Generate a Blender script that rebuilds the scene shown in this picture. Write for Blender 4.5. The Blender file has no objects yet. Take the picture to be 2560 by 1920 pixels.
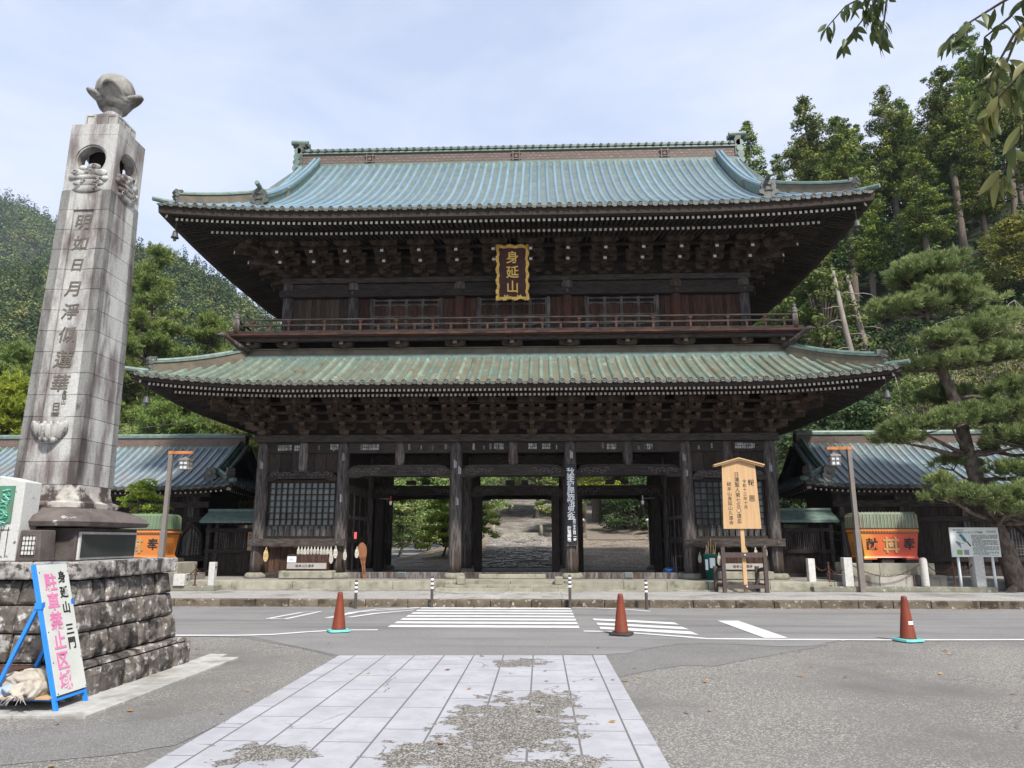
import bpy, math, random
import numpy as np
from mathutils import Vector, Matrix
from math import sin, cos, pi, radians, sqrt, atan2
random.seed(7)
SC = bpy.context.scene
COL = SC.collection

# ------------------------------------------------------------------ camera, sky, sun, exposure
cam_d = bpy.data.cameras.new("camera")
cam = bpy.data.objects.new("camera", cam_d)
COL.objects.link(cam)
cam.location = (0, 0, 1.65)
cam.rotation_euler = (radians(90 + 12.15), 0, radians(2.2))
cam_d.sensor_width = 36.0
cam_d.lens = 36.0 * 1812.0 / 2560.0
cam_d.clip_start = 0.1
cam_d.clip_end = 3000
SC.camera = cam

SUN_EL, SUN_AZ = radians(50), radians(152)      # azimuth clockwise from +Y
world = bpy.data.worlds.new("World")
SC.world = world
world.use_nodes = True
wn, wl = world.node_tree.nodes, world.node_tree.links
wn.clear()
w_out = wn.new("ShaderNodeOutputWorld")
w_bg = wn.new("ShaderNodeBackground")
w_sky = wn.new("ShaderNodeTexSky")
w_sky.sky_type = 'NISHITA'
w_sky.sun_disc = False
w_sky.sun_elevation = SUN_EL
w_sky.sun_rotation = SUN_AZ
w_sky.altitude = 300
w_sky.air_density = 1.0
w_sky.dust_density = 1.5
w_sky.ozone_density = 1.5
w_tc = wn.new("ShaderNodeTexCoord")
w_map = wn.new("ShaderNodeMapping")
w_map.inputs['Scale'].default_value = (1.0, 1.3, 2.6)
w_noise = wn.new("ShaderNodeTexNoise")
w_noise.inputs['Scale'].default_value = 2.2
w_noise.inputs['Detail'].default_value = 7
w_noise.inputs['Roughness'].default_value = 0.58
w_noise.inputs['Distortion'].default_value = 0.3
w_ramp = wn.new("ShaderNodeMapRange")
w_ramp.inputs['From Min'].default_value = 0.36
w_ramp.inputs['From Max'].default_value = 0.66
w_ramp.inputs['To Min'].default_value = 0.55
w_ramp.inputs['To Max'].default_value = 1.0
w_mix = wn.new("ShaderNodeMix")
w_mix.data_type = 'RGBA'
w_mix.inputs[7].default_value = (3.15, 3.40, 4.05, 1)     # thin high cloud
wl.new(w_tc.outputs['Generated'], w_map.inputs['Vector'])
wl.new(w_map.outputs[0], w_noise.inputs['Vector'])
wl.new(w_noise.outputs['Fac'], w_ramp.inputs['Value'])
wl.new(w_ramp.outputs[0], w_mix.inputs[0])
wl.new(w_sky.outputs[0], w_mix.inputs[6])
wl.new(w_mix.outputs[2], w_bg.inputs['Color'])
w_bg.inputs['Strength'].default_value = 0.13
wl.new(w_bg.outputs[0], w_out.inputs[0])

sun_d = bpy.data.lights.new("sun", 'SUN')
sun_d.energy = 3.1
sun_d.angle = radians(5)
sun_d.color = (1.0, 0.95, 0.88)
sun = bpy.data.objects.new("sun", sun_d)
COL.objects.link(sun)
sdir = Vector((sin(SUN_AZ) * cos(SUN_EL), cos(SUN_AZ) * cos(SUN_EL), sin(SUN_EL)))
sun.rotation_euler = (-sdir).to_track_quat('-Z', 'Y').to_euler()

SC.view_settings.view_transform = 'Standard'
SC.view_settings.look = 'None'
SC.view_settings.exposure = 1.05
SC.view_settings.gamma = 1.0
SC.cycles.max_bounces = 6
SC.cycles.diffuse_bounces = 3
SC.cycles.glossy_bounces = 2
SC.cycles.transparent_max_bounces = 4

# ------------------------------------------------------------------ material helper
def mat(name, c1, c2=None, scale=6.0, stretch=(1, 1, 1), rough=0.75, spec=0.3, metal=0.0, rnd=0.0,
        bump=0.0, bscale=30.0, c3=None, s3=2.0, t3=0.55, w3=0.08, st3=(1, 1, 1), detail=5, rings=0.0, ringlen=0.25,
        transl=0.0, contrast=(0.3, 0.7), c4=None, s4=1.0, t4=0.6, w4=0.05, st4=(1, 1, 1), voro=None):
    m = bpy.data.materials.new(name)
    m.use_nodes = True
    nt = m.node_tree
    N, L = nt.nodes, nt.links
    bs = N['Principled BSDF']
    tc = N.new("ShaderNodeTexCoord")

    def noise(sc, st, det=detail):
        mp = N.new("ShaderNodeMapping"); mp.inputs['Scale'].default_value = st
        L.new(tc.outputs['Object'], mp.inputs[0])
        n = N.new("ShaderNodeTexNoise"); n.inputs['Scale'].default_value = sc
        n.inputs['Detail'].default_value = det; n.inputs['Roughness'].default_value = 0.62
        L.new(mp.outputs[0], n.inputs['Vector'])
        return n.outputs['Fac']

    def mrange(v, a, b):
        r = N.new("ShaderNodeMapRange"); r.interpolation_type = 'SMOOTHSTEP'
        r.inputs['From Min'].default_value = a; r.inputs['From Max'].default_value = b
        L.new(v, r.inputs['Value'])
        return r.outputs[0]

    def mix(f, a, b, mode='MIX'):
        x = N.new("ShaderNodeMix"); x.data_type = 'RGBA'; x.blend_type = mode
        if isinstance(f, float): x.inputs[0].default_value = f
        else: L.new(f, x.inputs[0])
        for i, q in ((6, a), (7, b)):
            if isinstance(q, tuple): x.inputs[i].default_value = (*q[:3], 1)
            else: L.new(q, x.inputs[i])
        return x.outputs[2]

    col = tuple(c1)
    if c2 is not None:
        col = mix(mrange(noise(scale, stretch), *contrast), tuple(c1), tuple(c2))
    if voro:   # bright or dark aggregate specks
        vs, vc, vt = voro
        v = N.new("ShaderNodeTexVoronoi"); v.inputs['Scale'].default_value = vs
        L.new(tc.outputs['Object'], v.inputs['Vector'])
        sep = N.new("ShaderNodeSeparateColor"); L.new(v.outputs['Color'], sep.inputs[0])
        f = mrange(sep.outputs[0], vt, vt + 0.25)
        col = mix(f, col, tuple(vc))
    if c3 is not None:
        col = mix(mrange(noise(s3, st3, 8), t3 - w3, t3 + w3), col, tuple(c3))
    if c4 is not None:
        col = mix(mrange(noise(s4, st4, 8), t4 - w4, t4 + w4), col, tuple(c4))
    if rnd > 0:
        at = N.new("ShaderNodeAttribute"); at.attribute_name = "rnd"
        r = N.new("ShaderNodeMapRange")
        r.inputs['To Min'].default_value = 1 - rnd; r.inputs['To Max'].default_value = 1 + rnd
        L.new(at.outputs['Fac'], r.inputs['Value'])
        cb = N.new("ShaderNodeCombineColor")
        for i in range(3): L.new(r.outputs[0], cb.inputs[i])
        col = mix(1.0, col, cb.outputs[0], 'MULTIPLY')
    height = None
    if rings > 0:
        at = N.new("ShaderNodeAttribute"); at.attribute_name = "along"
        mm = N.new("ShaderNodeMath"); mm.operation = 'MULTIPLY'; mm.inputs[1].default_value = 1.0 / ringlen
        L.new(at.outputs['Fac'], mm.inputs[0])
        fr = N.new("ShaderNodeMath"); fr.operation = 'FRACT'; L.new(mm.outputs[0], fr.inputs[0])
        ln = mrange(fr.outputs[0], 0.0, 0.16)
        col = mix(ln, mix(rings, col, (0.02, 0.03, 0.03)), col)
        height = ln
    if isinstance(col, tuple): bs.inputs['Base Color'].default_value = (*col[:3], 1)
    else: L.new(col, bs.inputs['Base Color'])
    bs.inputs['Roughness'].default_value = rough
    bs.inputs['Specular IOR Level'].default_value = spec
    bs.inputs['Metallic'].default_value = metal
    if bump > 0:
        bp = N.new("ShaderNodeBump"); bp.inputs['Strength'].default_value = bump
        bp.inputs['Distance'].default_value = 0.02
        L.new(noise(bscale, stretch, 6), bp.inputs['Height'])
        L.new(bp.outputs[0], bs.inputs['Normal'])
    if transl > 0:
        tr = N.new("ShaderNodeBsdfTranslucent")
        if isinstance(col, tuple): tr.inputs[0].default_value = (*col[:3], 1)
        else: L.new(col, tr.inputs[0])
        ms = N.new("ShaderNodeMixShader"); ms.inputs[0].default_value = transl
        out = N['Material Output']
        L.new(bs.outputs[0], ms.inputs[1]); L.new(tr.outputs[0], ms.inputs[2]); L.new(ms.outputs[0], out.inputs[0])
    return m

WD = dict(stretch=(6, 6, 0.7), rough=0.8, spec=0.2, rnd=0.35, bump=0.3, bscale=20)
M_WOOD = mat("dark_weathered_wood", (0.021, 0.015, 0.012), (0.052, 0.041, 0.034), 5, **WD)
WDX = dict(WD); WDX['stretch'] = (0.7, 6, 6)
M_BEAM = mat("dark_weathered_beam", (0.021, 0.016, 0.0135), (0.075, 0.063, 0.056), 5, **WDX)
M_BRACK = mat("dark_bracket_wood", (0.036, 0.024, 0.0175), (0.095, 0.068, 0.051), 4, rough=0.8, spec=0.2, rnd=0.45)
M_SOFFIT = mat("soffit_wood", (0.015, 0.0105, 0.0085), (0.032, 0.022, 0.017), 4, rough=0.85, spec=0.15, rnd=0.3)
M_POST = mat("grey_column_wood", (0.036, 0.029, 0.026), (0.165, 0.148, 0.140), 3.5, c3=(0.055, 0.035, 0.025), s3=1.2, t3=0.56,
             st3=(3, 3, 0.6), contrast=(0.32, 0.68), **WD)
M_RED = mat("reddish_board_wood", (0.030, 0.0165, 0.012), (0.088, 0.047, 0.032), 4, **WD)
M_REDX = mat("reddish_rail_wood", (0.030, 0.018, 0.0145), (0.092, 0.040, 0.028), 3, **WDX)
M_ORNG = mat("orange_column_wood", (0.12, 0.047, 0.025), (0.05, 0.033, 0.027), 3, **WD)
M_METAL = mat("grey_green_fitting", (0.085, 0.085, 0.075), (0.13, 0.125, 0.11), 8, rough=0.6)
M_WHITE = mat("white_rafter_paint", (0.72, 0.68, 0.63), (0.55, 0.50, 0.46), 9, rough=0.8, rnd=0.18)
M_WHITE2 = mat("white_tail_paint", (0.60, 0.60, 0.58), (0.50, 0.50, 0.48), 9, rough=0.7, rnd=0.08)
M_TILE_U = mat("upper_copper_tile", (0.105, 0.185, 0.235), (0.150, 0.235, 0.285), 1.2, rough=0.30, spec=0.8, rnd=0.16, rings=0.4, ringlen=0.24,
               c3=(0.12, 0.19, 0.17), s3=1.6, t3=0.62)  # patina pushed bluer: the sky's reflection is put into the base colour
M_PAN_U = mat("upper_copper_pan", (0.070, 0.105, 0.105), (0.125, 0.155, 0.135), 2.5, rough=0.42, spec=0.6, rnd=0.1, rings=0.5, ringlen=0.2, c3=(0.17, 0.21, 0.18), s3=2.2, t3=0.68, w3=0.05)
M_TILE_L = mat("lower_copper_tile", (0.115, 0.165, 0.130), (0.185, 0.235, 0.190), 2.2, rough=0.45, spec=0.6, rnd=0.22, rings=0.35, ringlen=0.22,
               c3=(0.20, 0.29, 0.255), s3=3.0, t3=0.63, c4=(0.135, 0.125, 0.085), s4=1.3, t4=0.6)
M_PAN_L = mat("lower_copper_pan", (0.120, 0.115, 0.080), (0.160, 0.155, 0.112), 1.5, rough=0.5, spec=0.5, rings=0.4, ringlen=0.16,
              c3=(0.20, 0.25, 0.21), s3=1.7, t3=0.64, w3=0.05, c4=(0.10, 0.15, 0.125), s4=1.0, t4=0.58)
M_CAP = mat("bronze_tile_cap", (0.060, 0.062, 0.050), (0.105, 0.108, 0.090), 10, rough=0.55, spec=0.5, rnd=0.2)
M_RIDGE = mat("tan_ridge_copper", (0.095, 0.070, 0.058), (0.150, 0.112, 0.093), 5, rough=0.6, rnd=0.12, stretch=(1, 1, 6))
M_RIDGE_L = mat("brown_ridge_copper", (0.095, 0.080, 0.058), (0.150, 0.125, 0.09), 3, rough=0.6, rnd=0.12)
M_VERD = mat("verdigris_trim", (0.085, 0.130, 0.110), (0.155, 0.215, 0.180), 6, rough=0.5, spec=0.5, rnd=0.15)
M_GOLD = mat("gold_leaf", (0.62, 0.40, 0.09), (0.75, 0.52, 0.16), 8, rough=0.38, metal=0.6, rnd=0.2)
M_LACQ = mat("red_brown_lacquer", (0.075, 0.020, 0.016), (0.045, 0.014, 0.014), 3, rough=0.5)
M_GLASS = mat("lattice_backing", (0.085, 0.105, 0.105), (0.14, 0.16, 0.155), 1.5, rough=0.15, spec=0.6, rnd=0.3)
M_PAPER = mat("faded_paper_slip", (0.20, 0.195, 0.19), (0.42, 0.41, 0.40), 30, rough=0.9, rnd=0.45)
M_STONE = mat("pale_green_stone", (0.225, 0.215, 0.165), (0.315, 0.30, 0.24), 3, rough=0.9, rnd=0.14, bump=0.3, bscale=25,
              c3=(0.13, 0.13, 0.09), s3=2.2, t3=0.6, w3=0.1)
M_GRAN = mat("pale_granite", (0.42, 0.41, 0.38), (0.55, 0.54, 0.51), 14, rough=0.85, rnd=0.10, bump=0.15, bscale=60,
             c3=(0.28, 0.26, 0.22), s3=3, t3=0.66)
M_GRANL = mat("stained_granite", (0.45, 0.45, 0.43), (0.33, 0.33, 0.31), 60, rough=0.85, rnd=0.10, bump=0.2, bscale=80, detail=2,
              c3=(0.125, 0.102, 0.097), s3=2.3, t3=0.535, w3=0.13, st3=(1.6, 1.6, 0.40), c4=(0.04, 0.034, 0.032), s4=5.0, t4=0.69, w4=0.07, st4=(1, 1, 0.6))
M_ROCK = mat("lichened_masonry", (0.070, 0.058, 0.050), (0.165, 0.145, 0.125), 7, rough=0.92, rnd=0.40, bump=0.9, bscale=16,
             c3=(0.44, 0.43, 0.40), s3=10.0, t3=0.595, w3=0.07, c4=(0.022, 0.018, 0.016), s4=3.6, t4=0.56, w4=0.08)
M_DKSTONE = mat("mossy_dark_stone", (0.075, 0.06, 0.055), (0.13, 0.11, 0.10), 4, rough=0.9, bump=0.4, bscale=25,
                c3=(0.42, 0.40, 0.38), s3=7, t3=0.68, w3=0.05, rnd=0.2)
M_KERB = mat("mossy_kerb_stone", (0.145, 0.122, 0.088), (0.075, 0.057, 0.040), 4, rough=0.95, rnd=0.25, bump=0.6, bscale=18,
             c3=(0.36, 0.34, 0.28), s3=8, t3=0.61, w3=0.06, c4=(0.05, 0.036, 0.026), s4=2.5, t4=0.58)
M_DARK = mat("black_void_wood", (0.012, 0.010, 0.009), (0.02, 0.017, 0.015), 3, rough=0.9, spec=0.1)

# ------------------------------------------------------------------ mesh builder
class MB:
    def __init__(s):
        s.v, s.f, s.m, s.r, s.a = [], [], [], [], []

    def add(s, vs, fs, mi=0, rnd=None, al=None):
        o = len(s.v)
        s.v.extend([tuple(p) for p in vs])
        s.a.extend(al if al is not None else [0.0] * len(vs))
        rv = random.random() if rnd is None else rnd
        for f in fs:
            s.f.append(tuple(i + o for i in f)); s.m.append(mi); s.r.append(rv)

    def box(s, x0, x1, y0, y1, z0, z1, mi=0, rnd=None, M=None):
        vs = [(x, y, z) for z in (z0, z1) for y in (y0, y1) for x in (x0, x1)]
        if M is not None: vs = [tuple(M @ Vector(p)) for p in vs]
        s.add(vs, [(0, 2, 3, 1), (4, 5, 7, 6), (0, 1, 5, 4), (2, 6, 7, 3), (0, 4, 6, 2), (1, 3, 7, 5)], mi, rnd)

    def bar(s, p, q, w, h, mi=0, up=(0, 0, 1), rnd=None, w2=None, h2=None):
        p, q = Vector(p), Vector(q)
        d = (q - p).normalized()
        x = d.cross(Vector(up))
        if x.length < 1e-4: x = d.cross(Vector((0, 1, 0)))
        x.normalize(); y = x.cross(d)
        w2 = w if w2 is None else w2; h2 = h if h2 is None else h2
        vs = []
        for c, a, b in ((p, w, h), (q, w2, h2)):
            for i, j in ((-1, -1), (1, -1), (1, 1), (-1, 1)):
                vs.append(tuple(c + x * (i * a / 2) + y * (j * b / 2)))
        s.add(vs, [(3, 2, 1, 0), (4, 5, 6, 7), (0, 1, 5, 4), (1, 2, 6, 5), (2, 3, 7, 6), (3, 0, 4, 7)], mi, rnd)

    def prism(s, poly, axis, a, b, mi=0, rnd=None, off=(0, 0, 0)):
        n = len(poly)
        vs = []
        for t in (a, b):
            for u, w in poly:
                p = {'x': (t, u, w), 'y': (u, t, w), 'z': (u, w, t)}[axis]
                vs.append((p[0] + off[0], p[1] + off[1], p[2] + off[2]))
        fs = [tuple(range(n)), tuple(range(2 * n - 1, n - 1, -1))]
        fs += [(i, i + n, (i + 1) % n + n, (i + 1) % n) for i in range(n)]
        if axis == 'y': fs = [tuple(reversed(f)) for f in fs]
        fs = [tuple(reversed(f)) for f in fs]
        s.add(vs, fs, mi, rnd)

    def tube(s, pts, rad, n=8, mi=0, cap=True, rnd=None):
        pts = [Vector(p) for p in pts]
        if not hasattr(rad, '__len__'): rad = [rad] * len(pts)
        vs, fs = [], []
        ref = Vector((0, 0, 1))
        al, acc = [], 0.0
        for i, p in enumerate(pts):
            d = (pts[min(i + 1, len(pts) - 1)] - pts[max(i - 1, 0)]).normalized()
            x = d.cross(ref)
            if x.length < 1e-3: x = d.cross(Vector((0, 1, 0)))
            x.normalize(); y = x.cross(d)
            if i: acc += (p - pts[i - 1]).length
            for k in range(n):
                t = 2 * pi * k / n
                vs.append(tuple(p + x * (rad[i] * cos(t)) + y * (rad[i] * sin(t)))); al.append(acc)
        for i in range(len(pts) - 1):
            for k in range(n):
                a, b = i * n + k, i * n + (k + 1) % n
                fs.append((a, b, b + n, a + n))
        if cap:
            fs.append(tuple(range(n - 1, -1, -1)))
            o = (len(pts) - 1) * n
            fs.append(tuple(range(o, o + n)))
        s.add(vs, fs, mi, rnd, al)

    def lathe(s, prof, c=(0, 0, 0), n=12, mi=0, rnd=None, sq=None):
        vs, fs = [], []
        for r, z in prof:
            for k in range(n):
                t = 2 * pi * (k + 0.5) / n
                q = 1.0
                if sq: q = 1.0 / max(abs(cos(t)), abs(sin(t))) ** sq
                vs.append((c[0] + r * q * cos(t), c[1] + r * q * sin(t), c[2] + z))
        for i in range(len(prof) - 1):
            for k in range(n):
                a, b = i * n + k, i * n + (k + 1) % n
                fs.append((a, b, b + n, a + n))
        fs.append(tuple(range(n - 1, -1, -1)))
        o = (len(prof) - 1) * n
        fs.append(tuple(range(o, o + n)))
        s.add(vs, fs, mi, rnd)

    def sheet(s, grid, mi=0, rnd=None, al=None):
        nr, nc = len(grid), len(grid[0])
        vs = [p for row in grid for p in row]
        fs = [(i * nc + j, i * nc + j + 1, (i + 1) * nc + j + 1, (i + 1) * nc + j) for i in range(nr - 1) for j in range(nc - 1)]
        s.add(vs, fs, mi, rnd, al)

    def ball(s, c, r, n=10, m=7, mi=0, rnd=None, M=None):
        rx, ry, rz = r if hasattr(r, '__len__') else (r, r, r)
        vs = [(0, 0, -rz)]
        for i in range(1, m):
            a = -pi / 2 + pi * i / m
            for k in range(n):
                t = 2 * pi * k / n
                vs.append((rx * cos(a) * cos(t), ry * cos(a) * sin(t), rz * sin(a)))
        vs.append((0, 0, rz))
        fs = [(0, 1 + (k + 1) % n, 1 + k) for k in range(n)]
        for i in range(m - 2):
            for k in range(n):
                a, b = 1 + i * n + k, 1 + i * n + (k + 1) % n
                fs.append((a, b, b + n, a + n))
        t = len(vs) - 1
        fs += [(t, t - n + k, t - n + (k + 1) % n) for k in range(n)]
        if M is not None: vs = [tuple(M @ Vector(p)) for p in vs]
        s.add([(p[0] + c[0], p[1] + c[1], p[2] + c[2]) for p in vs], fs, mi, rnd)

    def mesh(s, name, mats, smooth=False):
        me = bpy.data.meshes.new(name)
        me.from_pydata(s.v, [], s.f)
        for m in (mats if isinstance(mats, (list, tuple)) else [mats]): me.materials.append(m)
        me.polygons.foreach_set("material_index", s.m)
        me.attributes.new("rnd", 'FLOAT', 'FACE').data.foreach_set("value", s.r)
        if any(s.a): me.attributes.new("along", 'FLOAT', 'POINT').data.foreach_set("value", s.a)
        if smooth: me.shade_smooth()
        me.update()
        return me

    def build(s, name, mats, parent=None, smooth=False, bevel=0.0, loc=None):
        return obj(name, s.mesh(name, mats, smooth), parent, bevel, loc)

def obj(name, me, parent=None, bevel=0.0, loc=None):
    o = bpy.data.objects.new(name, me)
    COL.objects.link(o)
    if parent is not None: o.parent = parent
    if loc is not None: o.location = loc
    if bevel:
        b = o.modifiers.new("edge", 'BEVEL'); b.width = bevel; b.segments = 2; b.limit_method = 'ANGLE'
    return o

def tag(o, label=None, cat=None, group=None, kind=None):
    if label: o['label'] = label
    if cat: o['category'] = cat
    if group: o['group'] = group
    if kind: o['kind'] = kind
    return o

def thing(name, label, cat, loc=(0, 0, 0), group=None, rz=0.0):
    o = bpy.data.objects.new(name, None)
    o.empty_display_size = 0.2
    COL.objects.link(o)
    o.location = loc; o.rotation_euler = (0, 0, rz)
    return tag(o, label, cat, group)

def copy_tree(o, parent=None):
    c = o.copy(); COL.objects.link(c)
    if parent is not None: c.parent = parent
    for ch in list(o.children): copy_tree(ch, c)
    return c

def text_mesh(s, size=1.0, bold=0.0, vertical=False, pitch=1.05, depth=0.0, slant=0.0):
    """lettering lying in local XZ, facing -Y; a vertical string runs downwards, centred on x, top at z=0"""
    vs, fs = [], []
    chunks = list(s) if vertical else [s]
    for i, ch in enumerate(chunks):
        if ch == ' ': continue
        c = bpy.data.curves.new("lettering", "FONT")
        c.body = ch; c.size = size; c.offset = bold * size; c.resolution_u = 3; c.extrude = depth / 2; c.shear = slant
        if vertical: c.align_x = 'CENTER'
        o = bpy.data.objects.new("lettering", c); COL.objects.link(o)
        bpy.context.view_layer.update()
        me = bpy.data.meshes.new_from_object(o.evaluated_get(bpy.context.evaluated_depsgraph_get()))
        off = len(vs)
        dz = -(i * pitch + 0.86) * size if vertical else 0.0
        for v in me.vertices: vs.append((v.co.x, -v.co.z, v.co.y + dz))
        for p in me.polygons: fs.append(tuple(off + k for k in p.vertices))
        bpy.data.objects.remove(o); bpy.data.curves.remove(c); bpy.data.meshes.remove(me)
    return vs, fs

def lettering(s, size, m, parent, M, **kw):
    vs, fs = text_mesh(s, size, **kw)
    b = MB(); b.add([tuple(M @ Vector(p)) for p in vs], fs, 0, 0.5)
    return b.build("lettering", m, parent)

def T(x, y, z, rz=0.0, rx=0.0):
    return Matrix.Translation((x, y, z)) @ Matrix.Rotation(rz, 4, 'Z') @ Matrix.Rotation(rx, 4, 'X')

M_BLACK = mat("black_ink", (0.02, 0.018, 0.018), rough=0.6)
M_WHT = mat("white_lettering", (0.78, 0.80, 0.82), rough=0.6)
# ------------------------------------------------------------------ the two-storey gate
XC = -0.88
YF, YM, YB = 23.9, 27.6, 31.3
CX = [-8.34, -5.64, -1.88, 1.88, 5.64, 8.34]
gate = thing("temple_gate", "dark two-storey wooden temple gate with blue-green copper roofs across the street", "gate", (XC, YF, 0.45))
GO = Vector((XC, YF, 0.45))

class GB(MB):           # gate meshes are written in world metres
    def build(s, name, mats, parent=None, smooth=False, bevel=0.0):
        o = MB.build(s, name, mats, parent if parent is not None else gate, smooth, bevel)
        if parent is None or parent is gate: o.matrix_parent_inverse = Matrix.Translation(-GO)
        return o

# side frames: 0 front, 1 back, 2 west, 3 east ; (a along the eave, d inward from the eave)
class Roof:
    def __init__(s, cx, cy, hx, hy, z0, prof, lift, cl, ul):
        s.cx, s.cy, s.hx, s.hy, s.z0, s.prof, s.L, s.cl, s.ul = cx, cy, hx, hy, z0, prof, lift, cl, ul
    def half(s, side): return s.hx if side < 2 else s.hy
    def lift(s, c, d):
        return s.L * max(0.0, 1 - c / s.cl) ** 2.0 * max(0.0, 1 - d / s.ul)
    def P(s, side, a, d, z):
        if side == 0: return (s.cx + a, s.cy - s.hy + d, z)
        if side == 1: return (s.cx - a, s.cy + s.hy - d, z)
        if side == 2: return (s.cx - s.hx + d, s.cy - a, z)
        return (s.cx + s.hx - d, s.cy + a, z)
    def S(s, side, a, d, dz=0.0):
        return s.P(side, a, d, s.z0 + s.prof(max(d, -0.05)) + s.lift(s.half(side) - abs(a), d) + dz)

def tile_roof(R, umax, sides=(0, 1, 2, 3), sp=0.31, r=0.07, gx=None, ov=0.0, side_u=None, nseg=9):
    """umax: inward reach of the front slope (to the ridge or the wall); gx: gable half width (hip-and-gable)"""
    t, pan = MB(), MB()
    for side in sides:
        half = R.half(side)
        n = int(half / sp)
        um = umax if side < 2 or side_u is None else side_u
        def lim(a):
            c = half - abs(a)
            if side < 2 and gx is not None and abs(a) <= gx + ov: return um
            return min(um, max(c, 0.0))
        # pan surface
        m = 2 * n * 2
        cols = []
        for i in range(m + 1):
            a = -half + 2 * half * i / m
            u = lim(a)
            cols.append([R.S(side, a, u * j / 10.0 - (0.02 if j == 0 else 0), -0.012) for j in range(11)])
        al = [j / 10.0 * um for _ in cols for j in range(11)]
        pan.sheet(cols, 1, 0.5, al)
        # drip edge below the pans, scalloped between the round caps
        for i in range(-n, n):
            a0, a1 = i * sp + sp * 0.18, (i + 1) * sp - sp * 0.18
            up, dn = [], []
            for k in range(5):
                a = a0 + (a1 - a0) * k / 4
                sag = 0.035 * sin(pi * k / 4) + 0.035
                p = R.S(side, a, -0.03)
                up.append((p[0], p[1], p[2] + 0.005)); dn.append((p[0], p[1], p[2] - sag - 0.02))
            t.sheet([dn, up], 2)
        for i in range(-n, n + 1):
            a = i * sp + random.uniform(-0.007, 0.007)
            rj = r * random.uniform(0.95, 1.06)
            u = lim(a)
            if u < 0.12: continue
            ns = max(3, int(nseg * u / um) + 1)
            vs, fs, al = [], [], []
            K = 6
            for j in range(ns + 1):
                d = -0.04 + (u + 0.04) * j / ns
                for k in range(K):
                    th = pi * k / (K - 1)
                    vs.append(R.S(side, a - rj * cos(th), d, rj * 1.25 * sin(th) - 0.012)); al.append(d)
            for j in range(ns):
                for k in range(K - 1):
                    q = j * K + k
                    fs.append((q, q + 1, q + K + 1, q + K))
            t.add(vs, fs, 0, None, al)
            # round end cap with a raised rim
            c = Vector(R.S(side, a, -0.055, 0.012))
            ex = Vector(R.P(side, 1, 0, 0)) - Vector(R.P(side, 0, 0, 0))
            ed = Vector(R.P(side, 0, 1, 0)) - Vector(R.P(side, 0, 0, 0))
            ez = Vector((0, 0, 1))
            vs = []
            for rr, dd in ((r * 1.12, 0.06), (r * 1.12, -0.012), (r * 0.86, -0.012), (r * 0.82, 0.006), (r * 0.42, 0.006), (r * 0.36, -0.004)):
                for k in range(10):
                    th = 2 * pi * k / 10
                    vs.append(tuple(c + ex * (rr * cos(th)) + ez * (rr * sin(th)) + ed * dd))
            fs = [(b * 10 + k, b * 10 + (k + 1) % 10, (b + 1) * 10 + (k + 1) % 10, (b + 1) * 10 + k) for b in range(5) for k in range(10)]
            fs.append(tuple(range(50, 60)))
            t.add(vs, fs, 2)
    # one object: round tiles, pans and caps
    o = len(t.v)
    t.v += pan.v; t.a += pan.a; t.f += [tuple(i + o for i in f) for f in pan.f]; t.m += pan.m; t.r += pan.r
    return t

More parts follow.
